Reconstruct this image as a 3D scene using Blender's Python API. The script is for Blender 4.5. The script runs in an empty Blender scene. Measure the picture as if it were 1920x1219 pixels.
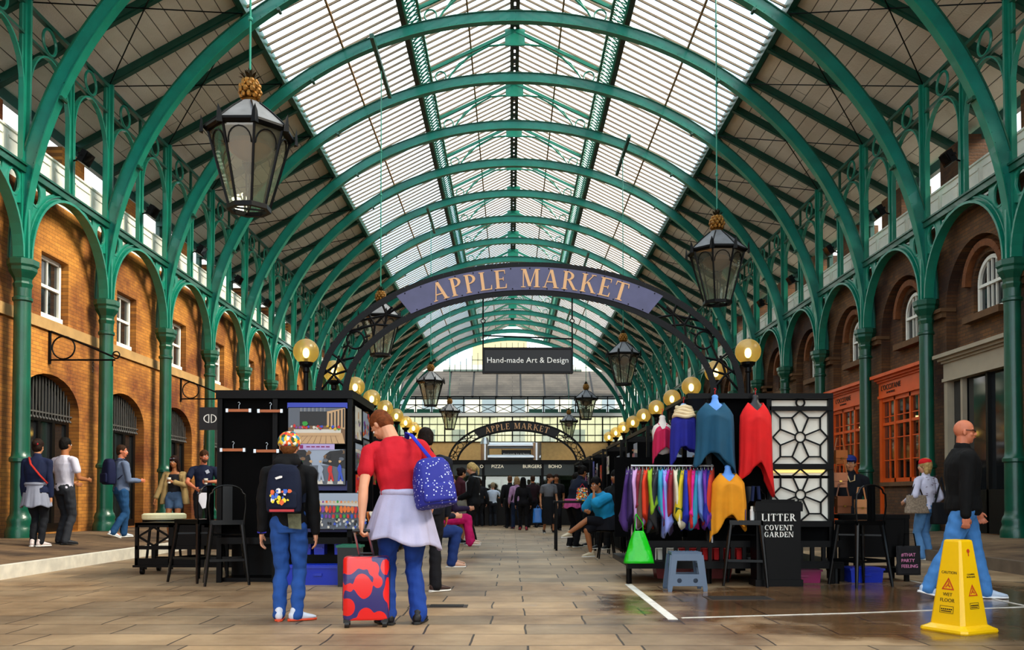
import bpy, math, random, numpy as np
from mathutils import Vector, Matrix, noise
from mathutils.geometry import tessellate_polygon
PI = math.pi
S = bpy.context.scene
COL = S.collection
random.seed(7)

# ------------------------------------------------------------------ camera
F = 1650.0; CAMX = -0.12; CAMZ = 1.05; TILT = math.radians(1.2)
HX, HY = 958.0, 932.0                       # vanishing point of the nave in the photograph
cam = bpy.data.cameras.new('camera'); camo = bpy.data.objects.new('camera', cam); COL.objects.link(camo)
cam.sensor_width = 36; cam.lens = F / 1920 * 36; cam.clip_end = 600
camo.rotation_mode = 'XYZ'
CY = HY - F * math.tan(TILT)
cam.shift_y = (CY - 609.5) / 1920; cam.shift_x = (960 - HX) / 1920
camo.location = (CAMX, 0, CAMZ); camo.rotation_euler = (PI / 2 + TILT, 0, 0)
S.camera = camo

def at(px, py, d):
    """world point on the ray of photo pixel px,py at depth y = d"""
    u = (px - HX) / F; v = (CY - py) / F
    dy = math.cos(TILT) - v * math.sin(TILT); dz = math.sin(TILT) + v * math.cos(TILT)
    k = d / dy
    return Vector((CAMX + u * k, d, CAMZ + dz * k))
def ground(px, py, z=0.0):
    u = (px - HX) / F; v = (CY - py) / F
    dy = math.cos(TILT) - v * math.sin(TILT); dz = math.sin(TILT) + v * math.cos(TILT)
    k = (z - CAMZ) / dz
    return Vector((CAMX + u * k, dy * k, z))

# ------------------------------------------------------------------ sky, sun, exposure
S.view_settings.view_transform = 'Standard'; S.view_settings.look = 'None'
S.view_settings.gamma = 1.0; S.view_settings.use_curve_mapping = False
S.view_settings.exposure = 0.0
W = bpy.data.worlds.new('sky'); S.world = W; W.use_nodes = True
nt = W.node_tree; nt.nodes.clear()
wo = nt.nodes.new('ShaderNodeOutputWorld'); bg = nt.nodes.new('ShaderNodeBackground')
tc = nt.nodes.new('ShaderNodeTexCoord'); nz = nt.nodes.new('ShaderNodeTexNoise'); nz.inputs['Scale'].default_value = 3.2
nz.inputs['Detail'].default_value = 5
cr = nt.nodes.new('ShaderNodeValToRGB')
cr.color_ramp.elements[0].position = .40; cr.color_ramp.elements[0].color = (.50, .78, 1.0, 1)
cr.color_ramp.elements[1].position = .56; cr.color_ramp.elements[1].color = (1, .98, .95, 1)
nt.links.new(tc.outputs['Generated'], nz.inputs['Vector']); nt.links.new(nz.outputs['Fac'], cr.inputs['Fac'])
nt.links.new(cr.outputs['Color'], bg.inputs['Color']); nt.links.new(bg.outputs[0], wo.inputs[0])
bg.inputs['Strength'].default_value = 2.9
sun = bpy.data.lights.new('sun', 'SUN'); sun.energy = 12.0; sun.angle = math.radians(25); sun.color = (1.0, .88, .70)
suno = bpy.data.objects.new('sun', sun); COL.objects.link(suno)
suno.rotation_euler = Vector((-1.0, .22, -.80)).to_track_quat('-Z', 'Y').to_euler()
S.cycles.max_bounces = 7; S.cycles.diffuse_bounces = 4; S.cycles.transparent_max_bounces = 24
S.cycles.glossy_bounces = 3; S.cycles.transmission_bounces = 4
S.cycles.caustics_reflective = False; S.cycles.caustics_refractive = False
S.cycles.sample_clamp_indirect = 6

# ------------------------------------------------------------------ object helpers
def tag(o, label=None, cat=None, group=None, kind=None):
    if label: o['label'] = label
    if cat: o['category'] = cat
    if group: o['group'] = group
    if kind: o['kind'] = kind
    return o
def empty(name, loc=(0, 0, 0), rz=0, label=None, cat=None, group=None, kind=None):
    o = bpy.data.objects.new(name, None); COL.objects.link(o)
    o.location = loc; o.rotation_euler = (0, 0, rz)
    return tag(o, label, cat, group, kind)
def kids(o): return [c for c in bpy.data.objects if c.parent == o]
KIDS = {}
def link_child(o, parent):
    o.parent = parent; KIDS.setdefault(parent.name, []).append(o)
def copy_tree(o, parent=None, loc=None, rz=None, label=None, group=None, scale=None):
    c = o.copy(); COL.objects.link(c)
    if parent: link_child(c, parent)
    for ch in list(KIDS.get(o.name, [])): copy_tree(ch, c)
    if loc is not None: c.location = loc
    if rz is not None: c.rotation_euler = (0, 0, rz)
    if scale is not None: c.scale = scale
    if label: c['label'] = label
    if group: c['group'] = group
    return c
ORD = ['first', 'second', 'third', 'fourth', 'fifth', 'sixth', 'seventh', 'eighth', 'ninth', 'tenth', 'eleventh', 'twelfth',
       'thirteenth', 'fourteenth', 'fifteenth', 'sixteenth', 'seventeenth', 'eighteenth', 'nineteenth', 'twentieth']

class MB:
    def __init__(s): s.v = []; s.f = []; s.m = []; s.mi = 0
    def add(s, vs, fs):
        n = len(s.v); s.v += [tuple(v) for v in vs]
        s.f += [tuple(i + n for i in f) for f in fs]; s.m += [s.mi] * len(fs); return s
    def box(s, c, d, M=None):
        x, y, z = c; a, b, h = d[0] / 2, d[1] / 2, d[2] / 2
        vs = [Vector((i * a, j * b, k * h)) for i in (-1, 1) for j in (-1, 1) for k in (-1, 1)]
        if M is not None: vs = [M @ v for v in vs]
        vs = [v + Vector(c) for v in vs]
        return s.add(vs, [(0, 1, 3, 2), (4, 6, 7, 5), (0, 4, 5, 1), (2, 3, 7, 6), (0, 2, 6, 4), (1, 5, 7, 3)])
    def bb(s, x0, x1, y0, y1, z0, z1):
        return s.box(((x0 + x1) / 2, (y0 + y1) / 2, (z0 + z1) / 2), (abs(x1 - x0), abs(y1 - y0), abs(z1 - z0)))
    def bar(s, p0, p1, w, h=None, up=(0, 0, 1)):
        h = h or w; p0 = Vector(p0); p1 = Vector(p1); d = (p1 - p0)
        if d.length < 1e-6: return s
        d.normalize(); u = Vector(up)
        if abs(d.dot(u)) > .98: u = Vector((0, 1, 0)) if abs(d.y) < .9 else Vector((1, 0, 0))
        r = d.cross(u).normalized() * w / 2; u2 = r.cross(d).normalized() * h / 2
        vs = [p + a * r + b * u2 for p in (p0, p1) for a, b in ((-1, -1), (1, -1), (1, 1), (-1, 1))]
        return s.add(vs, [(0, 1, 2, 3), (7, 6, 5, 4), (0, 4, 5, 1), (1, 5, 6, 2), (2, 6, 7, 3), (3, 7, 4, 0)])
    def cyl(s, p0, p1, r0, r1=None, n=12, cap=True):
        r1 = r0 if r1 is None else r1
        p0 = Vector(p0); p1 = Vector(p1); d = (p1 - p0).normalized()
        u = Vector((0, 0, 1)) if abs(d.z) < .9 else Vector((1, 0, 0))
        a = d.cross(u).normalized(); b = d.cross(a)
        vs = []; fs = []
        for p, r in ((p0, r0), (p1, r1)):
            for i in range(n):
                t = 2 * PI * i / n; vs.append(p + a * math.cos(t) * r + b * math.sin(t) * r)
        for i in range(n): fs.append((i, (i + 1) % n, n + (i + 1) % n, n + i))
        if cap: fs += [tuple(range(n))[::-1], tuple(range(n, 2 * n))]
        return s.add(vs, fs)
    def tube(s, pts, r, n=8, closed=False, rs=None, flat=1.0):
        pts = [Vector(p) for p in pts]; m = len(pts); vs = []; fs = []
        pu = None
        for i, p in enumerate(pts):
            if closed: d = pts[(i + 1) % m] - pts[i - 1]
            else: d = pts[min(i + 1, m - 1)] - pts[max(i - 1, 0)]
            d.normalize()
            if pu is None:
                pu = Vector((0, 0, 1)) if abs(d.z) < .9 else Vector((1, 0, 0))
            a = d.cross(pu).normalized(); b = a.cross(d).normalized(); pu = b
            rr = rs[i] if rs else r
            for k in range(n):
                t = 2 * PI * k / n; vs.append(p + a * math.cos(t) * rr + b * math.sin(t) * rr * flat)
        for i in range(m if closed else m - 1):
            j = (i + 1) % m
            for k in range(n): fs.append((i * n + k, i * n + (k + 1) % n, j * n + (k + 1) % n, j * n + k))
        if not closed: fs += [tuple(range(n))[::-1], tuple(range((m - 1) * n, m * n))]
        return s.add(vs, fs)
    def strip(s, pts, w, t, up):
        """band of rectangular section w (along up x dir) by t following pts"""
        for a, b in zip(pts[:-1], pts[1:]): s.bar(a, b, w, t, up)
        return s
    def lathe(s, prof, c=(0, 0, 0), n=16, cap=True, ph=0.0):
        vs = []; fs = []; c = Vector(c)
        for r, z in prof:
            for k in range(n):
                t = 2 * PI * k / n + ph; vs.append(c + Vector((r * math.cos(t), r * math.sin(t), z)))
        for i in range(len(prof) - 1):
            for k in range(n): fs.append((i * n + k, i * n + (k + 1) % n, (i + 1) * n + (k + 1) % n, (i + 1) * n + k))
        if cap: fs += [tuple(range(n))[::-1], tuple(range((len(prof) - 1) * n, len(prof) * n))]
        return s.add(vs, fs)
    def ball(s, c, r, n=12, m=8, M=None, sc=(1, 1, 1)):
        vs = []; fs = []; c = Vector(c)
        for i in range(1, m):
            t = PI * i / m
            for k in range(n):
                a = 2 * PI * k / n
                v = Vector((math.sin(t) * math.cos(a) * r * sc[0], math.sin(t) * math.sin(a) * r * sc[1], math.cos(t) * r * sc[2]))
                vs.append(v)
        vs += [Vector((0, 0, r * sc[2])), Vector((0, 0, -r * sc[2]))]
        if M is not None: vs = [M @ v for v in vs]
        vs = [v + c for v in vs]
        for i in range(m - 2):
            for k in range(n): fs.append((i * n + k, (i + 1) * n + k, (i + 1) * n + (k + 1) % n, i * n + (k + 1) % n))
        T = (m - 1) * n; B = T + 1
        for k in range(n):
            fs.append((T, k, (k + 1) % n)); fs.append((B, (m - 2) * n + (k + 1) % n, (m - 2) * n + k))
        return s.add(vs, fs)
    def ring(s, c, R, r, axis='x', n=24, k=6, sq=False, rz=None):
        pts = []
        for i in range(n):
            t = 2 * PI * i / n; a = R * math.cos(t); b = (rz or R) * math.sin(t)
            pts.append(Vector(c) + (Vector((0, a, b)) if axis == 'x' else Vector((a, 0, b)) if axis == 'y' else Vector((a, b, 0))))
        return s.tube(pts, r, k, closed=True)
    def plate(s, outer, holes, t, mp, caps=True):
        """flat plate with holes; outlines are 2D, mp(u,v,w) -> 3D, w in 0..t"""
        loops = [outer] + list(holes)
        flat = [p for l in loops for p in l]
        tris = tessellate_polygon([[Vector((p[0], p[1], 0)) for p in l] for l in loops])
        n = len(flat)
        vs = [mp(p[0], p[1], 0) for p in flat] + [mp(p[0], p[1], t) for p in flat]
        fs = [tuple(tr) for tr in tris] + [tuple(i + n for i in reversed(tr)) for tr in tris]
        o = 0
        for l in loops:
            m = len(l)
            for i in range(m):
                a = o + i; b = o + (i + 1) % m; fs.append((a, b, b + n, a + n))
            o += m
        return s.add(vs, fs)
    def build(s, name, mats, parent=None, smooth=False, label=None, cat=None, group=None, kind=None, loc=None):
        me = bpy.data.meshes.new(name); me.from_pydata([tuple(v) for v in s.v], [], s.f)
        if not isinstance(mats, (list, tuple)): mats = [mats]
        for m in mats: me.materials.append(m)
        if len(mats) > 1: me.polygons.foreach_set('material_index', s.m)
        if smooth: me.polygons.foreach_set('use_smooth', [True] * len(me.polygons))
        import bmesh
        bm = bmesh.new(); bm.from_mesh(me); bmesh.ops.recalc_face_normals(bm, faces=bm.faces)
        if smooth is True or smooth == 1:
            for e in bm.edges:
                if len(e.link_faces) == 2 and e.calc_face_angle(0) > .7: e.smooth = False
        bm.to_mesh(me); bm.free()
        o = bpy.data.objects.new(name, me); COL.objects.link(o)
        if parent: link_child(o, parent)
        if loc is not None: o.location = loc
        return tag(o, label, cat, group, kind)

# ------------------------------------------------------------------ materials
def srgb(h):
    if isinstance(h, str):
        h = h.lstrip('#'); c = [int(h[i:i + 2], 16) / 255 for i in (0, 2, 4)]
    else: c = h
    return tuple(x / 12.92 if x < .04045 else ((x + .055) / 1.055) ** 2.4 for x in c) + (1,)
MATS = {}
def mat(name, col, rough=.6, metal=0, var=0.0, vs=4.0, bump=0.0, bs=40.0, col2=None, emit=None, es=0, spec=.5, coat=0):
    if name in MATS: return MATS[name]
    m = bpy.data.materials.new(name); m.use_nodes = True; N = m.node_tree.nodes; L = m.node_tree.links
    b = N['Principled BSDF']; c = srgb(col)
    b.inputs['Base Color'].default_value = c; b.inputs['Roughness'].default_value = rough; b.inputs['Metallic'].default_value = metal
    b.inputs['Specular IOR Level'].default_value = spec; b.inputs['Coat Weight'].default_value = coat
    tcn = N.new('ShaderNodeTexCoord')
    if var or col2:
        n = N.new('ShaderNodeTexNoise'); n.inputs['Scale'].default_value = vs; n.inputs['Detail'].default_value = 6
        L.new(tcn.outputs['Object'], n.inputs['Vector'])
        r = N.new('ShaderNodeValToRGB'); r.color_ramp.elements[0].position = .35; r.color_ramp.elements[1].position = .68
        d = srgb(col2) if col2 else tuple(x * (1 - var) for x in c[:3]) + (1,)
        r.color_ramp.elements[0].color = d; r.color_ramp.elements[1].color = c
        L.new(n.outputs['Fac'], r.inputs['Fac']); L.new(r.outputs['Color'], b.inputs['Base Color'])
    if bump:
        n2 = N.new('ShaderNodeTexNoise'); n2.inputs['Scale'].default_value = bs; n2.inputs['Detail'].default_value = 4
        L.new(tcn.outputs['Object'], n2.inputs['Vector'])
        bp = N.new('ShaderNodeBump'); bp.inputs['Strength'].default_value = bump; bp.inputs['Distance'].default_value = .02
        L.new(n2.outputs['Fac'], bp.inputs['Height']); L.new(bp.outputs['Normal'], b.inputs['Normal'])
    if emit:
        b.inputs['Emission Color'].default_value = srgb(emit); b.inputs['Emission Strength'].default_value = es
    MATS[name] = m; return m
def glass(name, tint='#ffffff', refl=.12, rough=.03, opac=0.0, oc='#ffffff'):
    if name in MATS: return MATS[name]
    m = bpy.data.materials.new(name); m.use_nodes = True; N = m.node_tree.nodes; L = m.node_tree.links; N.clear()
    o = N.new('ShaderNodeOutputMaterial'); t = N.new('ShaderNodeBsdfTransparent'); t.inputs[0].default_value = srgb(tint)
    g = N.new('ShaderNodeBsdfGlossy'); g.inputs['Roughness'].default_value = rough
    mx = N.new('ShaderNodeMixShader'); fr = N.new('ShaderNodeLayerWeight'); pw = N.new('ShaderNodeMath'); pw.operation = 'POWER'; pw.inputs[1].default_value = 8
    L.new(fr.outputs['Facing'], pw.inputs[0])
    mt = N.new('ShaderNodeMath'); mt.operation = 'MULTIPLY_ADD'; mt.inputs[1].default_value = 1 - refl; mt.inputs[2].default_value = refl; mt.use_clamp = True
    L.new(pw.outputs[0], mt.inputs[0]); L.new(mt.outputs[0], mx.inputs[0]); L.new(t.outputs[0], mx.inputs[1]); L.new(g.outputs[0], mx.inputs[2])
    last = mx
    if opac:
        df = N.new('ShaderNodeBsdfTranslucent'); df.inputs[0].default_value = srgb(oc)
        d2 = N.new('ShaderNodeBsdfDiffuse'); d2.inputs[0].default_value = srgb(oc)
        m0 = N.new('ShaderNodeMixShader'); m0.inputs[0].default_value = .5; L.new(df.outputs[0], m0.inputs[1]); L.new(d2.outputs[0], m0.inputs[2])
        m2 = N.new('ShaderNodeMixShader'); m2.inputs[0].default_value = opac
        L.new(mx.outputs[0], m2.inputs[1]); L.new(m0.outputs[0], m2.inputs[2]); last = m2
    L.new(last.outputs[0], o.inputs[0]); MATS[name] = m; return m
def brick(name, c1, c2, mortar, big, axis='yz', scale=1.0, bump=.5, stain=None, bw=.225, bh=.075, ms=.01, bigs=.55):
    m = bpy.data.materials.new(name); m.use_nodes = True; N = m.node_tree.nodes; L = m.node_tree.links; b = N['Principled BSDF']
    b.inputs['Roughness'].default_value = .85
    t = N.new('ShaderNodeTexCoord'); sp = N.new('ShaderNodeSeparateXYZ'); cb = N.new('ShaderNodeCombineXYZ')
    L.new(t.outputs['Object'], sp.inputs[0])
    L.new(sp.outputs['XYZ'.index(axis[0].upper())], cb.inputs[0]); L.new(sp.outputs['XYZ'.index(axis[1].upper())], cb.inputs[1])
    br = N.new('ShaderNodeTexBrick'); br.inputs['Scale'].default_value = 1
    br.inputs['Brick Width'].default_value = bw; br.inputs['Row Height'].default_value = bh; br.inputs['Mortar Size'].default_value = ms
    br.inputs['Mortar Smooth'].default_value = .4
    br.inputs['Color1'].default_value = srgb(c1); br.inputs['Color2'].default_value = srgb(c2); br.inputs['Mortar'].default_value = srgb(mortar)
    L.new(cb.outputs[0], br.inputs['Vector'])
    n = N.new('ShaderNodeTexNoise'); n.inputs['Scale'].default_value = bigs; n.inputs['Detail'].default_value = 9; n.inputs['Roughness'].default_value = .62
    L.new(t.outputs['Object'], n.inputs['Vector'])
    r = N.new('ShaderNodeValToRGB'); r.color_ramp.elements[0].position = .38; r.color_ramp.elements[1].position = .62
    r.color_ramp.elements[0].color = srgb(big); r.color_ramp.elements[1].color = (1, 1, 1, 1)
    L.new(n.outputs['Fac'], r.inputs['Fac'])
    mx = N.new('ShaderNodeMixRGB'); mx.blend_type = 'MULTIPLY'; mx.inputs[0].default_value = 1
    L.new(br.outputs['Color'], mx.inputs[1]); L.new(r.outputs['Color'], mx.inputs[2]); L.new(mx.outputs[0], b.inputs['Base Color'])
    bp = N.new('ShaderNodeBump'); bp.inputs['Strength'].default_value = bump; bp.inputs['Distance'].default_value = .02; bp.invert = True
    n3 = N.new('ShaderNodeTexNoise'); n3.inputs['Scale'].default_value = 25; L.new(t.outputs['Object'], n3.inputs['Vector'])
    ad = N.new('ShaderNodeMath'); ad.operation = 'MULTIPLY_ADD'; ad.inputs[1].default_value = .6
    L.new(n3.outputs['Fac'], ad.inputs[0]); L.new(br.outputs['Fac'], ad.inputs[2])
    L.new(ad.outputs[0], bp.inputs['Height']); L.new(bp.outputs[0], b.inputs['Normal'])
    MATS[name] = m; return m

GREEN = mat('green_paint', '#06523d', .32, var=.3, vs=3, bump=.15, bs=60, coat=.2)
GREEN2 = mat('green_paint_light', '#0c7e66', .34, var=.2, vs=3, bump=.1, bs=60, coat=.2)
DGREEN = mat('dark_green_paint', '#0b4a3c', .4, var=.3, vs=3)
BLACK = mat('black_paint', '#020203', .42, var=.3, vs=6, spec=.14)
IRON = mat('black_iron', '#050507', .42, metal=0, spec=.16)
WHITE = mat('white_paint', '#f2f0e4', .5, var=.08, vs=5)
BOARD = mat('grey_roof_board', '#b0a494', .7, var=.25, vs=1.2)
GOLD = mat('gilded_bronze', '#9a6a2c', .35, metal=.8, var=.5, vs=20)
STONE = mat('stone', '#b08a55', .8, var=.25, vs=3, bump=.3)
DSTONE = mat('dark_brown_stone', '#6b4a2a', .8, var=.3, vs=3, bump=.3)
CREAM = mat('cream_paint', '#a89a84', .5, var=.1, vs=3)
ORANGE = mat('orange_paint', '#e0560f', .4, var=.12, vs=3)
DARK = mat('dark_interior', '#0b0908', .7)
DARKWOOD = mat('dark_painted_wood', '#0a0807', .4, var=.3, spec=.3)
CLEAR = glass('clear_glass', '#eef2f0', .10)
ROOFGLASS = glass('roof_glass', '#fafdfd', .03, .05, opac=.03)
# ================================================================== BUILDING
BAY = 3.375; Y1 = 16.2; NF = 17                # frames 0..NF
def fy(k): return Y1 + BAY * (k - 1)
YA = -4.0; YEND = 72.5; WX = 9.5; CX = 9.15

def floor_mat():
    m = bpy.data.materials.new('flagstone_paving'); m.use_nodes = True; N = m.node_tree.nodes; L = m.node_tree.links; b = N['Principled BSDF']
    t = N.new('ShaderNodeTexCoord')
    nd = N.new('ShaderNodeTexNoise'); nd.inputs['Scale'].default_value = 1.1; nd.inputs['Detail'].default_value = 2
    L.new(t.outputs['Object'], nd.inputs['Vector'])
    vm = N.new('ShaderNodeVectorMath'); vm.operation = 'SCALE'; vm.inputs['Scale'].default_value = .07
    vs = N.new('ShaderNodeVectorMath'); vs.operation = 'SUBTRACT'; vs.inputs[1].default_value = (.5, .5, .5)
    L.new(nd.outputs['Color'], vs.inputs[0]); L.new(vs.outputs[0], vm.inputs[0])
    va = N.new('ShaderNodeVectorMath'); L.new(t.outputs['Object'], va.inputs[0]); L.new(vm.outputs[0], va.inputs[1])
    br = N.new('ShaderNodeTexBrick'); br.inputs['Scale'].default_value = 1; br.offset = .37; br.squash = 1.35; br.squash_frequency = 3
    br.inputs['Brick Width'].default_value = .80; br.inputs['Row Height'].default_value = .52; br.inputs['Mortar Size'].default_value = .009
    br.inputs['Mortar Smooth'].default_value = .3; br.inputs['Bias'].default_value = 0
    br.inputs['Color1'].default_value = srgb('#c4a47c'); br.inputs['Color2'].default_value = srgb('#9c876c'); br.inputs['Mortar'].default_value = srgb('#41352a')
    L.new(va.outputs[0], br.inputs['Vector'])
    # worn, blotchy stone
    n = N.new('ShaderNodeTexNoise'); n.inputs['Scale'].default_value = .55; n.inputs['Detail'].default_value = 10; n.inputs['Roughness'].default_value = .65
    L.new(t.outputs['Object'], n.inputs['Vector'])
    r = N.new('ShaderNodeValToRGB'); r.color_ramp.elements[0].position = .33; r.color_ramp.elements[1].position = .66
    r.color_ramp.elements[0].color = srgb('#8f8072'); r.color_ramp.elements[1].color = (1, 1, 1, 1)
    L.new(n.outputs['Fac'], r.inputs['Fac'])
    mx = N.new('ShaderNodeMixRGB'); mx.blend_type = 'MULTIPLY'; mx.inputs[0].default_value = 1
    L.new(br.outputs['Color'], mx.inputs[1]); L.new(r.outputs['Color'], mx.inputs[2])
    # wet patch washed over the slabs in front of the clothes stall
    sp = N.new('ShaderNodeSeparateXYZ'); L.new(t.outputs['Object'], sp.inputs[0])
    mp = N.new('ShaderNodeMapping'); mp.inputs['Location'].default_value = (-4.2, -8.5, 0); mp.vector_type = 'POINT'
    L.new(t.outputs['Object'], mp.inputs['Vector'])
    sc = N.new('ShaderNodeVectorMath'); sc.operation = 'MULTIPLY'; sc.inputs[1].default_value = (.25, .36, 0)
    L.new(mp.outputs[0], sc.inputs[0])
    ln = N.new('ShaderNodeVectorMath'); ln.operation = 'LENGTH'; L.new(sc.outputs[0], ln.inputs[0])
    nw = N.new('ShaderNodeTexNoise'); nw.inputs['Scale'].default_value = 1.7; nw.inputs['Detail'].default_value = 6; L.new(t.outputs['Object'], nw.inputs['Vector'])
    ad = N.new('ShaderNodeMath'); ad.operation = 'MULTIPLY_ADD'; ad.inputs[1].default_value = 1.3; L.new(nw.outputs['Fac'], ad.inputs[0]); L.new(ln.outputs['Value'], ad.inputs[2])
    wr = N.new('ShaderNodeMapRange'); wr.inputs['From Min'].default_value = 1.30; wr.inputs['From Max'].default_value = 1.65
    wr.inputs['To Min'].default_value = 1; wr.inputs['To Max'].default_value = 0; L.new(ad.outputs[0], wr.inputs['Value'])
    m2 = N.new('ShaderNodeMixRGB'); m2.blend_type = 'MULTIPLY'; L.new(wr.outputs[0], m2.inputs[0]); m2.inputs[2].default_value = (.42, .33, .26, 1)
    L.new(mx.outputs[0], m2.inputs[1]); L.new(m2.outputs[0], b.inputs['Base Color'])
    rr = N.new('ShaderNodeMapRange'); rr.inputs['To Min'].default_value = .55; rr.inputs['To Max'].default_value = .16; L.new(wr.outputs[0], rr.inputs['Value'])
    L.new(rr.outputs[0], b.inputs['Roughness'])
    bp = N.new('ShaderNodeBump'); bp.inputs['Strength'].default_value = .5; bp.inputs['Distance'].default_value = .012; bp.invert = True
    n3 = N.new('ShaderNodeTexNoise'); n3.inputs['Scale'].default_value = 9; n3.inputs['Detail'].default_value = 8; L.new(t.outputs['Object'], n3.inputs['Vector'])
    a2 = N.new('ShaderNodeMath'); a2.operation = 'MULTIPLY_ADD'; a2.inputs[1].default_value = .5; L.new(n3.outputs['Fac'], a2.inputs[0]); L.new(br.outputs['Fac'], a2.inputs[2])
    L.new(a2.outputs[0], bp.inputs['Height']); L.new(bp.outputs[0], b.inputs['Normal'])
    return m
FLOOR = floor_mat()
b = MB(); b.add([(-6.57, -6, 0), (6.75, -6, 0), (6.75, 90, 0), (-6.57, 90, 0)], [(0, 1, 2, 3)]); b.build('floor', FLOOR, kind='structure')
WALK = brick('walkway_paving', '#8a6c4c', '#70583f', '#3a2c1f', '#8f8072', 'xy', bw=.9, bh=.6, ms=.01, bigs=.8)
for s, nm in ((-1, 'left'), (1, 'right')):
    x0 = 6.57 if s < 0 else 6.75
    b = MB(); ys = [-6, 90]
    b.add([(s * (x0 + .12), -6, .175), (s * (x0 + .12), 90, .175), (s * 8.5, -6, .3), (s * 8.5, 90, .3), (s * 16, -6, .3), (s * 16, 90, .3)],
          [(0, 1, 3, 2), (2, 3, 5, 4)])
    b.build('floor_walkway_' + nm, WALK, kind='structure')
    b = MB(); b.bb(s * x0, s * (x0 + .3), -6, 90, -.05, .176)
    b.build('trim_kerb_' + nm, mat('whitewashed_kerb', '#f6eedc', .7, var=.2, vs=6) if s < 0 else mat('kerb_stone', '#6f5e4c', .8, var=.3), kind='structure')
# far ground outside
b = MB(); b.add([(-60, -40, -.02), (60, -40, -.02), (60, 140, -.02), (-60, 140, -.02)], [(0, 1, 2, 3)]); b.build('floor_street', mat('street_paving', '#8a7f72', .8, var=.2), kind='structure')

# ---- walls
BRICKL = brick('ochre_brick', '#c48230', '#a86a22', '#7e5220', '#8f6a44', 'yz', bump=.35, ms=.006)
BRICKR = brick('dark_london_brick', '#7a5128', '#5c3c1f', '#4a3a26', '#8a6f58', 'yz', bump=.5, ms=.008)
def arc(cy, z0, a, rise, n=14):
    return [(cy + a * math.cos(PI * i / n), z0 + rise * math.sin(PI * i / n)) for i in range(n + 1)]
def wmap(s, x0): return lambda u, v, w: Vector((s * (x0 + w), u, v))
NB = NF
mids = [fy(k) + BAY / 2 for k in range(-2, NF)]
def outer(y0, y1, z0, z1): return [(y0, z0), (y1, z0), (y1, z1), (y0, z1)]
dh, dz, dr = 1.2, 2.8, .75
holes = []
for y in mids:
    holes.append([(y - dh, .32), (y + dh, .32)] + arc(y, dz, dh, dr))
    holes.append(outer(y - .40, y + .68, 4.66, 5.98))
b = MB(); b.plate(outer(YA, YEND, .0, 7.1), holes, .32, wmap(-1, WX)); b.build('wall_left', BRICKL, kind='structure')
holes = []
for y in mids: holes.append([(y - 1.28, .32), (y + 1.28, .32)] + arc(y, 5.15, 1.28, 1.25, 20))
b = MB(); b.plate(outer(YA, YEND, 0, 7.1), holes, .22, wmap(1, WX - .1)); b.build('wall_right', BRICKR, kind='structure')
holes = [[(y - .55, 4.84), (y + .55, 4.84)] + arc(y, 5.5, .55, .56) for y in mids]
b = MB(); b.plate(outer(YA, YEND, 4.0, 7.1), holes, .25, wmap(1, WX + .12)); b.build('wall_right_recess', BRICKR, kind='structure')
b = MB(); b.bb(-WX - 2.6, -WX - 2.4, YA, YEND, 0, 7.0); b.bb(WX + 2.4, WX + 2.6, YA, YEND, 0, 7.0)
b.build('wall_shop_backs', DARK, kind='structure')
for s, nm in ((-1, 'left'), (1, 'right')):
    b = MB(); b.bb(s * (WX + .05), s * 12.1, YA, YEND, 7.1, 7.2); b.build('ceiling_shop_' + nm, mat('lead_flat', '#55524e', .7), kind='structure')
b = MB(); b.bb(-WX + .05, -WX - .05, YA, YEND, 4.42, 4.64)
b.build('trim_sill_course', STONE, kind='structure')
# brick arches and imposts over the right bays
b = MB(); b2 = MB(); b3 = MB()
for y in mids[1:]:
    pts = arc(y, 5.5, .72, .74, 16)
    b.strip([Vector((WX + .09, p[0], p[1])) for p in pts], .14, .2, (1, 0, 0))
    b2.bb(WX - .2, WX + .1, y + 1.28, y + 1.7, 4.98, 5.18); b2.bb(WX - .25, WX + .1, y + 1.24, y + 1.74, 5.1, 5.18)
    b2.bb(WX - .2, WX + .1, y - 1.7, y - 1.28, 4.98, 5.18); b2.bb(WX - .25, WX + .1, y - 1.74, y - 1.24, 5.1, 5.18)
    b3.bb(WX - .06, WX + .2, y - .7, y + .7, 4.7, 4.84)
b.build('trim_brick_arches', mat('rubbed_brick', '#7a4318', .8, var=.35, vs=9, bump=.4), kind='structure')
b2.build('trim_imposts', DSTONE, kind='structure'); b3.build('trim_right_sills', DSTONE, kind='structure')

# ---- windows
PANE = mat('window_pane', '#1a1c1e', .06, spec=.9)
def window_left():
    r = empty('window_1', kind='structure')
    x = -.18; b = MB(); y0, y1, z0, z1 = -.46, .46, .06, 1.25
    for a in (y0, y1): b.bb(x - .06, x + .04, a - .04, a + .04, z0, z1)
    b.bb(x - .06, x + .04, y0, y1, z1 - .06, z1 + .02); b.bb(x - .08, x + .08, y0 - .05, y1 + .05, z0 - .06, z0 + .03)
    b.bb(x - .05, x + .05, y0, y1, (z0 + z1) / 2 - .03, (z0 + z1) / 2 + .03)
    b.build('sash_frame', WHITE, r)
    b = MB(); b.bb(x - .03, x + .02, -.015, .015, z0, z1)
    b.build('glazing_bars', WHITE, r)
    b = MB(); b.bb(x - .02, x - .01, y0, y1, z0, z1); b.build('pane', PANE, r)
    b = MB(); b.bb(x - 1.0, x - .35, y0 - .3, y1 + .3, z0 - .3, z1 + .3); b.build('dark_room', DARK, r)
    return r
wl = window_left(); n = 1
for i, y in enumerate(mids[1:]):
    c = wl if i == 0 else copy_tree(wl); c.name = 'window_%d' % n; n += 1; c.location = (-WX, y + .14, 4.7)
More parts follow.
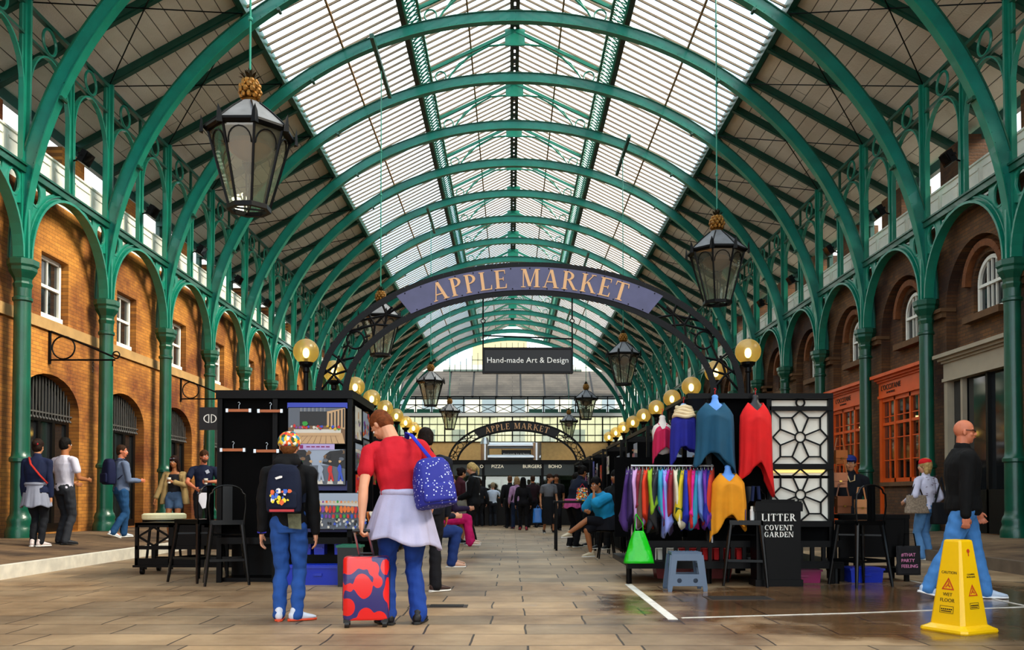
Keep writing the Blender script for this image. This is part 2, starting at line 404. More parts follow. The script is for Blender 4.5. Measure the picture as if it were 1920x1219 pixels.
def window_right():
    r = empty('window_30', kind='structure'); x = .24; b = MB()
    pts = [Vector((x, -.47, 4.88)), Vector((x, -.47, 5.5))] + [Vector((x, p[0], p[1])) for p in arc(0, 5.5, -.47, .47)] + [Vector((x, .47, 4.88))]
    b.strip(pts, .08, .07, (1, 0, 0)); b.bb(x - .06, x + .06, -.5, .5, 4.84, 4.92); b.bb(x - .05, x + .05, -.47, .47, 5.40, 5.46); b.build('sash_frame', WHITE, r)
    b = MB(); b.bb(x - .02, x + .02, -.175, -.15, 4.9, 5.92); b.bb(x - .02, x + .02, .15, .175, 4.9, 5.92); b.bb(x - .02, x + .02, -.012, .012, 4.9, 5.95) 
    b.build('glazing_bars', WHITE, r)
    b = MB(); b.plate([(-.47, 4.88), (.47, 4.88)] + arc(0, 5.5, .47, .47), [], .01, wmap(1, x + .02)); b.build('pane', PANE, r)
    return r
wr_ = window_right(); n = 30
for i, y in enumerate(mids[1:]):
    c = wr_ if i == 0 else copy_tree(wr_); c.name = 'window_%d' % n; n += 1; c.location = (WX - .02, y, 0)

# ---- doors of the left shops
def door_left():
    r = empty('door_1', kind='structure'); x = -.22
    o = [(-dh, .3), (dh, .3)] + arc(0, dz, dh, dr)
    hs = [[(-dh + .1, dz + .02), (-.03, dz + .02)] + [(p[0], p[1]) for p in arc(0, dz, dh - .1, dr - .1) if p[0] < -.03][0:] ,
          [(.03, dz + .02), (dh - .1, dz + .02)] + [(p[0], p[1]) for p in arc(0, dz, dh - .1, dr - .1) if .03 < p[0] < dh - .12],
          outer(-dh + .12, -.62, .5, 2.6), outer(-.5, -.04, .5, 2.6), outer(.04, .5, .5, 2.6), outer(.62, dh - .12, .5, 2.6)]
    b = MB(); b.plate(o, hs, .08, wmap(-1, .22)); b.build('door_frame', DARKWOOD, r)
    b = MB()
    for i in range(-9, 10):
        y = i * .12; zt = dz + (dr - .05) * math.sqrt(max(0, 1 - (y / dh) ** 2)); b.bb(x + .05, x + .07, y - .012, y + .012, dz - .12, zt)
        b.cyl((x + .07, y, dz - .12), (x + .10, y, dz - .16), .022, n=6)
    b.bb(x + .04, x + .07, -dh, dh, dz - .04, dz - .01); b.build('fanlight_bars', mat('grey_iron', '#4e4c4a', .4), r)
    b = MB(); b.plate([(-dh, .3), (dh, .3)] + arc(0, dz, dh, dr), [], .01, wmap(-1, .27)); b.build('glass', PANE, r)
    b = MB(); b.bb(x + .02, x + .06, -.07, -.05, 1.2, 1.5); b.bb(x + .02, x + .06, .05, .07, 1.2, 1.5); b.build('door_handle', mat('brass', '#b08a40', .3, metal=.9), r)
    return r
dl = door_left(); n = 1
for i, y in enumerate(mids[1:]):
    c = dl if i == 0 else copy_tree(dl); c.name = 'door_%d' % n; n += 1; c.location = (-WX, y, 0)

# ---- shopfronts of the right bays
def text_mesh(body, size, ext=.004, align='CENTER', spacing=1.0):
    cu = bpy.data.curves.new('t', 'FONT'); cu.body = body; cu.size = size; cu.extrude = ext; cu.align_x = align; cu.align_y = 'CENTER'
    cu.space_character = spacing; cu.resolution_u = 3
    o = bpy.data.objects.new('t', cu); COL.objects.link(o); dg = bpy.context.evaluated_depsgraph_get(); dg.update()
    me = bpy.data.meshes.new_from_object(o.evaluated_get(dg)); bpy.data.objects.remove(o); bpy.data.curves.remove(cu)
    return me
def text(body, size, loc, m, parent, name='lettering', rx=PI / 2, ry=0, rz=0, sx=1, ext=.004, align='CENTER', spacing=1.0, mw=None):
    me = text_mesh(body, size, ext, align, spacing); me.materials.clear(); me.materials.append(m)
    o = bpy.data.objects.new(name, me); COL.objects.link(o)
    if parent: link_child(o, parent)
    o.location = loc; o.rotation_euler = (rx, ry, rz); o.scale = (sx, 1, 1)
    if mw is not None: o.matrix_basis = mw
    return o
INK = mat('black_lettering', '#140a06', .6)
def shopfront(y, kind, idx):
    m = {'cream': CREAM, 'orange': ORANGE}[kind]
    lab = {0: 'cream shopfront with moulded cornice and dark tall doorway, right of the bald man', 1: 'orange shopfront with big paned window behind the woman in the red hat',
           2: 'orange shopfront with glazed orange door, just right of the flower lattice panel'}.get(idx, 'cream shopfront in the right-hand arcade, %s bay from the front' % ORD[idx])
    r = empty('shopfront', (WX - .12, y, 0), 0, lab, 'shopfront', 'shopfronts along the right arcade')
    b = MB(); b.bb(-.06, .1, -1.27, 1.27, 3.62, 3.95); b.bb(-.10, .1, -1.3, 1.3, 3.95, 4.0); b.bb(-.16, .1, -1.34, 1.34, 4.0, 4.06)
    b.bb(-.24, .1, -1.4, 1.4, 4.06, 4.14); b.bb(-.09, .1, -1.29, 1.29, 3.55, 3.62); b.build('fascia', m, r)
    b = MB()
    for a in (-1.2, 1.2): b = MB(); b.bb(-.05, .1, a - .07, a + .07, .3, 3.6); b.build('pilaster', m, r)
    if idx == 1 or idx == 2:
        z0 = 1.42 if idx == 1 else .32
        b = MB(); b.bb(-.03, .08, -1.2, 1.2, z0, z0 + .1); b.bb(-.03, .08, -1.2, 1.2, 3.45, 3.6)
        for a in (-.42, .42): b.bb(-.03, .08, a - .04, a + .04, z0, 3.6)
        b.bb(-.02, .08, -1.2, 1.2, 2.85, 2.92)
        for a in (-.8, 0, .8): b.bb(0, .05, a - .015, a + .015, z0, 3.6)
        for zz in np.arange(z0 + .55, 3.4, .55): b.bb(0, .05, -1.2, 1.2, zz - .012, zz + .012)
        if idx == 2:
            b.bb(-.02, .07, -1.15, 1.15, .3, 1.1)
        b.build('window_frame', m, r)
        b = MB(); b.bb(.03, .04, -1.15, 1.15, z0, 3.55); b.build('glass', glass('shop_glass', '#d8dcd8', .12), r)
        b = MB()
        for zz in (1.5, 1.95, 2.4): b.bb(.5, .75, -1.05, 1.05, zz, zz + .03)
        b.build('shelf', mat('shop_shelf', '#8a5a28', .6), r)
        b = MB(); rng = random.Random(idx)
        for zz in (1.53, 1.98, 2.43):
            for q in range(11): b.mi = rng.randrange(3); yy = -1 + q * .19; b.lathe([(.04, 0), (.04, .14), (.015, .18), (.015, .24)], (.6, yy, zz), 8)
        b.build('jars_on_shelves', [mat('amber_jar', '#d08a2a', .3), mat('white_jar', '#e8dcc0', .4), mat('brown_jar', '#6a3a18', .3)], r)
        b = MB(); b.bb(1.0, 1.05, -1.2, 1.2, .3, 3.6); b.build('back_panel', mat('shop_back', '#5a3214', .7, var=.4, vs=2), r)
        b = MB(); b.bb(.4, .7, -.5, -.3, 3.0, 3.05); b.bb(.4, .7, .3, .5, 3.0, 3.05); b.build('shop_light', mat('shop_light', '#ffd9a0', .5, emit='#ffcf90', es=4), r)
        Mx = Matrix.Translation((-.07, .55 if idx == 1 else .3, 3.80)) @ Matrix.Rotation(-PI / 2, 4, 'Z') @ Matrix.Rotation(PI / 2, 4, 'X')
        text("L'OCCITANE", .19, (0, 0, 0), INK, r, 'shop_name', mw=Mx, spacing=1.05)
        Mx = Matrix.Translation((-.07, .55 if idx == 1 else .3, 3.67)) @ Matrix.Rotation(-PI / 2, 4, 'Z') @ Matrix.Rotation(PI / 2, 4, 'X')
        text("EN PROVENCE", .07, (0, 0, 0), INK, r, 'shop_subtitle', mw=Mx, spacing=1.05)
    else:
        b = MB(); b.bb(-.02, .08, .55, .63, .3, 3.6); b.build('door_post', m, r)
        b = MB(); b.bb(.10, .12, -1.2, 1.2, .3, 3.6); b.build('glass', PANE, r)
        b = MB(); b.bb(.02, .1, -1.1, .5, .3, 1.2); b.bb(.02, .1, -.35, -.27, .3, 3.6); b.build('door', DARKWOOD, r)
    if idx == 1:
        b = MB(); b.bb(-.0, .25, -1.27, 1.27, .3, 1.34); b.build('stall_riser', BRICKR, r)
        b = MB(); b.bb(-.06, .25, -1.27, 1.27, 1.32, 1.42); b.build('sill', DSTONE, r)
for i, y in enumerate(mids[3:]): shopfront(y, 'orange' if i in (1, 2) else 'cream', i)

# ---- cast-iron column, upper post
def column(s):
    r = empty('iron_column', (s * CX, 0, .3), 0, 'x', 'column')
    b = MB(); b.lathe([(.17, .5), (.165, 1.38), (.2, 1.40), (.2, 1.46), (.165, 1.5), (.155, 1.6), (.145, 4.2), (.15, 4.6)], n=20, cap=False)
    b.lathe([(.15, 4.35), (.175, 4.37), (.175, 4.42), (.15, 4.44)], n=20, cap=False); b.build('shaft', GREEN, r, smooth=True)
    b = MB(); b.lathe([(.25, 0), (.25, .12), (.23, .18), (.21, .24), (.225, .30), (.20, .38), (.175, .42), (.17, .5)], n=20); b.build('base', GREEN, r, smooth=True)
    b = MB(); b.lathe([(.15, 4.6), (.17, 4.68), (.15, 4.72), (.16, 4.78), (.22, 4.88), (.24, 4.92), (.24, 4.98), (.27, 5.02), (.27, 5.12), (.22, 5.14)], n=8, ph=PI / 8)
    b.build('capital', GREEN, r)
    b = MB(); b.bb(-.05, .05, -.10, .10, 5.14, 10.0); b.bb(-.11, .11, -.03, .03, 5.14, 10.0); b.bb(-.04, .04, -.14, .14, 5.14, 7.0)
    for a in (-.1, .1): b.cyl((0, a, 5.14), (0, a, 10.0), .022, n=6)
    b.build('upper_post', GREEN2, r)
    return r
LEFTC = {}
for s, nm in ((-1, 'left'), (1, 'right')):
    p = column(s)
    for k in range(-1, NF + 1):
        c = p if k == -1 else copy_tree(p)
        c.location = (s * CX, fy(k), .3); c['label'] = 'green cast-iron column, %s from the front in the %s-hand row' % (ORD[max(0, k)], nm) if k > 0 else 'green cast-iron column of the %s-hand row, nearest the viewer%s' % (nm, '' if k == 0 else ' and out of the frame')
        c['group'] = 'green columns of the %s arcade' % nm
# ---- great arched ribs
AE, BE, ZE = 9.1, 8.1, 5.46
def ell(t, off=0): return ((AE + off) * math.cos(t), ZE + (BE + off) * math.sin(t))
def ribmesh():
    r = empty('roof_arch', (0, 0, 0), 0, 'x', 'arch'); n = 72
    def sweep(o0, o1, w):
        b = MB(); vs = []; fs = []
        for i in range(n + 1):
            t = PI * i / n
            for o, y in ((o0, -w / 2), (o0, w / 2), (o1, w / 2), (o1, -w / 2)):
                x, z = ell(t, o); vs.append((x, y, z))
        for i in range(n):
            for j in range(4): fs.append((i * 4 + j, i * 4 + (j + 1) % 4, (i + 1) * 4 + (j + 1) % 4, (i + 1) * 4 + j))
        fs += [(0, 1, 2, 3), (n * 4, n * 4 + 1, n * 4 + 2, n * 4 + 3)]
        return b.add(vs, fs)
    wb = sweep(.02, .27, .14)
    for i in range(1, 130):
        t = PI * i / 130
        for o in (.055, .235):
            x, z = ell(t, o); wb.add([(x + dx, -.07 - dd, z + dz_) for dx, dz_, dd in ((-.012, 0, 0), (0, -.012, 0), (.012, 0, 0), (0, .012, 0), (0, 0, .012))],
                                    [(0, 1, 4), (1, 2, 4), (2, 3, 4), (3, 0, 4)])
    wb.build('web', mat('teal_arch_paint', '#0b7668', .34, var=.25, vs=3, coat=.2), r)
    sweep(0, .022, .2).build('lower_flange', GREEN2, r); sweep(.268, .29, .2).build('upper_flange', GREEN, r)
    for t in (PI * .12, PI * .3, PI * .7, PI * .88):
        b = MB(); x, z = ell(t, -.03); b.cyl((x, -.1, z), (x, .1, z), .04, n=8); b.build('lug', GREEN, r)
    return r
ra = ribmesh()
for k in range(0, NF + 1):
    c = ra if k == 0 else copy_tree(ra)
    c.location = (0, fy(k), 0); c['label'] = 'green riveted iron arch spanning the hall, %s from the front' % ORD[k]; c['group'] = 'green roof arches'
# ---- arcade screens between the columns
def screen(s):
    r = empty('arcade_screen', (s * CX, 0, 0), 0, 'x', 'arcade'); H = BAY / 2; R = 1.55
    o = [(.06, 5.46), (.12, 5.46)] + [(H - R * math.cos(PI * i / 24), 5.46 + R * math.sin(PI * i / 24)) for i in range(25)] + [(BAY - .06, 5.46), (BAY - .06, 7.1), (.06, 7.1)]
    hs = []
    for f in (lambda y: y, lambda y: BAY - y):
        hs.append([(f(.36 + .17 * math.cos(t)), 6.79 + .21 * math.sin(t)) for t in np.linspace(0, 2 * PI, 17)[:-1]])
        hs.append([(f(.72), 7.03), (f(1.05), 7.03), (f(.74), 6.88)]); hs.append([(f(.13), 6.46), (f(.13), 6.10), (f(.27), 6.42)])
    mp = lambda u, v, w: Vector((s * (w - .02), u, v))
    b = MB(); b.plate(o, hs, .04, mp); b.build('spandrel_plate', GREEN2, r)
    b = MB(); b.strip([Vector((0, H - R * math.cos(PI * i / 24), 5.46 + R * math.sin(PI * i / 24))) for i in range(25)], .05, .2, (1, 0, 0))
    b.strip([Vector((-s * .03, H - (R + .09) * math.cos(PI * i / 24), 5.46 + (R + .09) * math.sin(PI * i / 24))) for i in range(25)], .02, .06, (1, 0, 0))
    b.build('arch_moulding', GREEN2, r)
    for y in (.36, BAY - .36):
        b = MB(); b.ring((0, y, 6.79), .2, .035, 'x', rz=.24); b.build('oculus_ring', GREEN2, r, smooth=True)
    b = MB(); b.bb(-.08, .08, .05, BAY - .05, 7.1, 7.16); b.bb(-.11, .11, .05, BAY - .05, 7.16, 7.2); b.bb(-.08, .08, .05, BAY - .05, 7.04, 7.1); b.build('beam', GREEN, r)
    b = MB(); b.bb(-.03, .03, H - .07, H + .07, 7.2, 9.6); b.bb(-.07, .07, H - .02, H + .02, 7.2, 9.6); b.build('mullion', GREEN2, r)
    b = MB()
    for c in (H / 2, H * 1.5):
        b.strip([Vector((0, c - .74 * math.cos(PI * i / 16), 8.6 + 1.0 * math.sin(PI * i / 16))) for i in range(17)], .035, .09, (1, 0, 0))
        for e in (-.74, .74): b.bb(-.045, .045, c + e - .02, c + e + .02, 7.2, 8.6)
    b.build('upper_arches', GREEN2, r)
    for c in (H / 2, H * 1.5):
        b = MB(); b.ring((0, c, 9.94), .24, .028, 'x'); b.build('ring', GREEN2, r, smooth=True)
    b = MB(); b.bb(-.05, .05, 0, BAY, 10.2, 10.28); b.bb(-.04, .04, 0, BAY, 9.62, 9.67); b.bb(-.03, .03, H - .03, H + .03, 9.6, 10.25); b.build('lattice_chord', GREEN, r)
    # white panelled parapet on the wall behind
    x0 = s * .36; b = MB(); b.bb(x0, x0 + s * .06, 0, BAY, 7.1, 7.94)
    for q in range(4):
        ya = .08 + q * BAY / 4; yb = (q + 1) * BAY / 4 - .08
        for e in ((ya, yb, 7.28, 7.3), (ya, yb, 7.78, 7.82), (ya, ya + .02, 7.28, 7.8), (yb - .02, yb, 7.28, 7.8)): b.bb(x0 - s * .02, x0, *e)
    b.bb(x0 - s * .03, x0 + s * .1, 0, BAY, 7.94, 7.98); b.build('parapet_panel', WHITE, r)
    return r
for s, nm in ((-1, 'left'), (1, 'right')):
    p = screen(s)
    for k in range(-1, NF):
        c = p if k == -1 else copy_tree(p)
        c.location = (s * CX, fy(k), 0); c['label'] = 'green iron arcade arch with white parapet above, %s bay from the front on the %s' % (ORD[max(k, 0)], nm)
        if k == -1: c['label'] = 'green iron arcade arch nearest the viewer on the %s, beyond the frame edge' % nm
        c['group'] = 'arcade bays on the ' + nm
# ---- roof boarding, rafters, braces
BOARDS = brick('roof_boarding', '#eee6da', '#ded6ca', '#5a544c', '#e6e0d8', 'yx', bw=9, bh=.30, ms=.010, bump=.8, bigs=.3)
XS, ZS, XP, ZP, XO, ZO = 6.15, 12.05, 9.15, 10.4, 10.75, 9.52
for s, nm in ((-1, 'left'), (1, 'right')):
    b = MB(); n_ = Vector((.495, 0, 1)).normalized() * .08
    vs = []
    for y in (YA, YEND):
        for x, z in ((XS, ZS + .1), (XO, ZO + .1)):
            for o in (0, .08): vs.append((s * x, y, z + o))
    b.add(vs, [(0, 2, 6, 4), (1, 5, 7, 3), (0, 1, 3, 2), (4, 6, 7, 5), (0, 4, 5, 1), (2, 3, 7, 6)])
    c = b.build('ceiling_' + nm, BOARDS, kind='structure')
    for k in range(-9, NF * 2 + 1):
        y = fy(0) + k * BAY / 2
        if y < YA + .2: continue
        b = MB(); b.bar((s * XS, y, ZS), (s * XO, y, ZO), .11, .2); b.bar((s * (XS + .05), y, ZS - .1), (s * XO, y, ZO - .1), .18, .02); b.build('rafter', DGREEN, c)
    b = MB()
    for k in range(0, NF):
        y = fy(k); p = lambda u, yy: Vector((s * (XS + (XP - XS) * u), yy, ZS - .13 + (ZP - ZS) * u))
        b.cyl(p(0, y), p(1, y + BAY), .014, n=5); b.cyl(p(1, y), p(0, y + BAY), .014, n=5)
    b.build('tie_rods', BLACK, c)
    b = MB(); b.bb(s * (XO - .08), s * (XO + .06), YA, YEND, ZO - .2, ZO + .05); b.build('eave_beam', DGREEN, c)
    for k in range(0, NF + 1):
        b = MB(); y = fy(k); b.bb(s * (XO - .1), s * (XO + .02), y - .12, y + .12, 7.2, ZO); b.box((s * (XO - .12), y, ZO - .3), (.2, .34, .14)); b.build('eave_post', DGREEN, c)
    # brick stacks standing behind the parapet
    for k in range(0, NF):
        w = 1.05 if s < 0 else 1.25
        y = fy(k) + (.75 if s < 0 else 1.0)
        b = MB(); b.bb(s * (XO - .45), s * (XO + .35), y - w / 2, y + w / 2, 7.2, 9.0 if s < 0 else 9.35)
        b.build('brick_stack', BRICKL if s < 0 else BRICKR, None, label='brick pier behind the white parapet, %s bay from the front on the %s' % (ORD[k], nm), cat='brick pier', group='brick piers behind the %s parapet' % nm)
    # floodlights on the mullions
def floodlight():
    r = empty('floodlight', (0, 0, 0), 0, 'x', 'floodlight')
    b = MB(); M = Matrix.Rotation(.5, 3, 'Y'); b.box((0, 0, 0), (.12, .34, .26), M); b.box((-.02, 0, .02), (.16, .3, .05), M); b.build('housing', BLACK, r)
    b = MB(); b.box((.07, 0, -.03), (.01, .28, .2), M); b.build('lens', glass('lens', '#99a0a8', .2), r)
    b = MB(); b.cyl((-.05, 0, 0), (-.28, 0, -.06), .018, n=6); b.bar((-.02, -.2, 0), (-.02, .2, 0), .02); b.build('bracket', BLACK, r)
    return r
fl = floodlight()
for i in range(12):
    k = i // 2; s = -1 if i % 2 == 0 else 1
    c = fl if i == 0 else copy_tree(fl)
    c.location = (s * (CX - .32), fy(k) + BAY / 2, 7.99); c.rotation_euler = (0, 0, 0 if s < 0 else PI)
    c['label'] = 'small black floodlight on the %s mullion, %s bay from the front' % ('left' if s < 0 else 'right', ORD[k]); c['group'] = 'floodlights on the arcades'

# ---- glazed roof
BAR = mat('brown_glazing_bar', '#7d6a52', .6, var=.2)
XC, ZC = 2.91, 13.76; XL, ZL, ZR = 2.56, 14.04, 15.36
def slope(nm, x0, z0, x1, z1, purl):
    b = MB(); b.add([(x0, YA, z0), (x0, YEND, z0), (x1, YEND, z1), (x1, YA, z1)], [(0, 1, 2, 3)])
    o = b.build(nm, ROOFGLASS, kind='structure')
    b = MB(); y = YA
    while y < YEND: b.bar((x0, y, z0 - .03), (x1, y, z1 - .03), .038, .05); y += .3375
    b.build('glazing_bars', BAR, o)
    b = MB()
    for u in purl:
        x = x0 + (x1 - x0) * u; z = z0 + (z1 - z0) * u - .08; b.bar((x, YA, z), (x, YEND, z), .05, .05)
    b.build('purlin', mat('purlin_paint', '#8a6a44', .6), o)
slope('window_50', -XS, ZS + .05, -XC, ZC, (.5,)); slope('window_51', XS, ZS + .05, XC, ZC, (.5,))
slope('window_52', -XL - .1, ZL, 0, ZR, (.5,)); slope('window_53', XL + .1, ZL, 0, ZR, (.5,))
b = MB()
for s in (-1, 1): b.bb(s * (XS - .07), s * (XS + .07), YA, YEND, ZS - .1, ZS + .16)
b.build('trim_skylight_edge', DGREEN, kind='structure')
b = MB()
for s in (-1, 1):
    b.bb(s * XC, s * (XC + .14), YA, YEND, ZC - .12, ZC + .12)
b.bb(-.14, -.03, YA, YEND, ZR - .16, ZR - .02); b.bb(.03, .14, YA, YEND, ZR - .16, ZR - .02)
y = YA
while y < YEND: b.bb(-.14, .14, y, y + .04, ZR - .15, ZR - .05); y += .45
b.build('trim_ridge_and_curb', mat('dark_bronze_paint', '#2b2418', .6, var=.3), kind='structure')
b = MB()
for s in (-1, 1):
    b.bb(s * (XL - .02), s * (XL + .05), YA, YEND, ZL - .1, ZL); b.bb(s * (XC - .05), s * XC, YA, YEND, ZC - .12, ZC - .02)
    y = YA
    while y < YEND:
        b.bar((s * XC, y, ZC - .05), (s * XL, y + .22, ZL - .05), .035, .03); b.bar((s * XC, y + .22, ZC - .05), (s * XL, y, ZL - .05), .035, .03); y += .22
b.build('trim_lantern_louvres', GREEN2, kind='structure')
def truss():
    r = empty('lantern_truss', (0, 0, 0), 0, 'x', 'truss')
    for s in (-1, 1):
        b = MB(); b.bar((0, 0, ZR - .2), (s * XL, 0, ZL - .1), .07, .09); b.build('rafter', GREEN2, r)
        b = MB(); b.tube([(s * .16, 0, ZR - .62), (s * .8, 0, ZR - .68), (s * 1.4, 0, ZR - 1.0), (s * 1.9, 0, ZR - 1.5), (s * 2.2, 0, ZR - 2.0)], .03, 6)
        b.tube([(s * 1.15, 0, ZR - .88), (s * 1.7, 0, ZR - 1.22), (s * 2.05, 0, ZR - 1.75)], .022, 6); b.build('curved_brace', GREEN2, r)
        b = MB(); b.ring((s * 2.24, 0, ZR - 1.62), .16, .024, 'y'); b.build('ring', GREEN2, r)
    b = MB(); b.box((0, 0, ZR - .42), (.6, .05, .5)); b.build('gusset_plate', GREEN2, r)
    return r
tr = truss()
for k in range(0, NF + 1):
    c = tr if k == 0 else copy_tree(tr); c.location = (0, fy(k), 0)
    c['label'] = 'light green truss with rings under the ridge lantern, %s from the front' % ORD[k]; c['group'] = 'ridge lantern trusses'

# ---- end wall and cross hall
BEIGE = mat('beige_fascia', '#c9a56a', .7, var=.15)
b = MB(); b.bb(-9.4, 9.4, YEND, YEND + .4, 3.75, 5.55); b.bb(-9.4, 9.4, YEND - .15, YEND + .4, 3.7, 3.85); b.build('wall_far', BEIGE, kind='structure')
b = MB(); b.bb(-9.4, 9.4, YEND + .1, YEND + .4, 0, 3.7); b.build('wall_far_lower', mat('brown_shutter', '#5c3c20', .7, var=.3), kind='structure')
b = MB()
for z in (3.1, 3.4): b.bb(-9.4, 9.4, YEND - .1, YEND + .1, z, z + .1)
b.build('trim_far_bands', mat('brown_band', '#8a6236', .6), kind='structure')
r = empty('window_60', (0, YEND, 0), kind='structure')
b = MB(); x = -9.3
i = 0
while x < 9.35:
    w = .1 if i % 3 == 0 else .04; b.bb(x - w / 2, x + w / 2, -.05, .1, 5.55, 7.7); x += .62; i += 1
for z in (5.55, 6.1, 7.0, 7.62): b.bb(-9.4, 9.4, -.05, .08, z, z + .07)
b.build('window_frame', BLACK, r)
b = MB(); b.bb(-9.4, 9.4, .02, .03, 5.55, 7.7); b.build('glass', glass('far_glass', '#f2f4e4', .06, opac=.15), r)
b = MB(); b.bb(-9.4, 9.4, YEND - .3, YEND + .1, 7.7, 7.95); b.build('trim_gutter', mat('white_gutter', '#cfd0d0', .4), kind='structure')
r = empty('lattice_girder', (0, YEND, 0), 0, 'long black lattice girder crossing the far end of the hall', 'girder')
b = MB()
for z in (7.95, 8.62, 9.1, 9.32): b.bb(-9.4, 9.4, -.06, .06, z, z + .07)
b.build('chord', BLACK, r)
b = MB()
x = -9.3
while x < 9.2:
    b.bar((x, 0, 8.0), (x + 1.32, 0, 8.62), .05); b.bar((x, 0, 8.62), (x + 1.32, 0, 8.0), .05); b.bar((x, 0, 7.95), (x, 0, 9.35), .08); x += 1.32
b.build('cross_braces', BLACK, r)
x = -9.3
while x < 9.2:
    if int(x * 3) % 2: b = MB(); b.bb(x + .1, x + 1.2, -.12, .0, 7.97, 8.3); b.build('planter_box', DGREEN, r)
    x += 1.32
b = MB(); b.bb(-9.4, 9.4, YEND + .1, YEND + .3, 9.15, 9.4); b.build('trim_valley', mat('pale_gutter', '#b8bcc0', .5), kind='structure')
HIP = brick('grey_hip_boards', '#4a453e', '#403b35', '#1c1916', '#bbbbbb', 'xy', bw=9, bh=.35, ms=.02)
b = MB(); b.add([(-9.4, YEND, 9.4), (9.4, YEND, 9.4), (9.4, YEND + 4, 12.0), (-9.4, YEND + 4, 12.0)], [(0, 1, 2, 3)]); hip = b.build('ceiling_far', HIP, kind='structure')
b = MB(); x = -9.3
while x < 9.4: b.bar((x, YEND, 9.33), (x, YEND + 4, 11.93), .14, .14); x += 2.0
b.build('rafter', BLACK, hip)
b = MB(); x = -9.3
while x < 9.2: b.bar((x, YEND, 9.3), (x + 2, YEND + 4, 11.9), .035); b.bar((x + 2, YEND, 9.3), (x, YEND + 4, 11.9), .035); x += 2.0
b.build('tie_rods', BLACK, hip)
b = MB(); x = -7.5
while x <= 7.5:
    zt = min(ZS + (XS - abs(x)) * .495, 14.5) if abs(x) < XS else ZS - (abs(x) - XS) * .495
    if zt > 12.1: b.bb(x - .03, x + .03, YEND + 3.9, YEND + 4, 12.0, zt)
    x += .5
b.bb(-6, 6, YEND + 3.9, YEND + 4, 12.0, 12.15); b.bb(-3.5, 3.5, YEND + 3.9, YEND + 4, 12.95, 13.02)
o = b.build('window_61', mat('gable_mullion', '#5a6a60', .6), kind='structure')
# pale building seen through the far glazing
r = empty('building', (0, 88, 0), 0, 'pale cream building seen through the glazed far end', 'building')
b = MB(); b.bb(-26, 26, 0, 5, 0, 14.3); b.build('facade', mat('cream_facade', '#e8e8d4', .8, var=.1), r)
b = MB()
for x in range(-24, 26, 3):
    for z in (2, 5.6, 9): b.bb(x, x + 1.3, -.06, 0, z, z + 2.2)
b.build('windows', mat('facade_window', '#8a9aa0', .2), r)
b = MB(); b.bb(-4.0, 1.5, .5, 4, 14.3, 16.9); b.build('attic_storey', mat('yellow_facade', '#d9c08a', .8), r)
# ================================================================== SERIF CAPITALS
def _ring(cx, cy, ax, ay, tk, tn, a0, a1, n=18):
    """crescent-stroked ellipse: thick at the sides (tk), thin at top and bottom (tn)"""
    o = []; i = []
    for k in range(n + 1):
        t = a0 + (a1 - a0) * k / n
        o.append((cx + ax * math.cos(t), cy + ay * math.sin(t))); i.append((cx + (ax - tk) * math.cos(t), cy + (ay - tn) * math.sin(t)))
    return o + i[::-1]
def _dg(x0, y0, x1, y1, w): return [(x0 - w / 2, y0), (x0 + w / 2, y0), (x1 + w / 2, y1), (x1 - w / 2, y1)]
def _bx(x0, y0, x1, y1): return [(x0, y0), (x1, y0), (x1, y1), (x0, y1)]
TK, TN, SR = .17, .055, .045
def _stem(x, y0=0, y1=1, w=TK, s=.07, bot=True, top=True):
    r = [_bx(x, y0, x + w, y1)]
    if bot: r.append(_bx(x - s, y0, x + w + s, y0 + SR))
    if top: r.append(_bx(x - s, y1 - SR, x + w + s, y1))
    return r
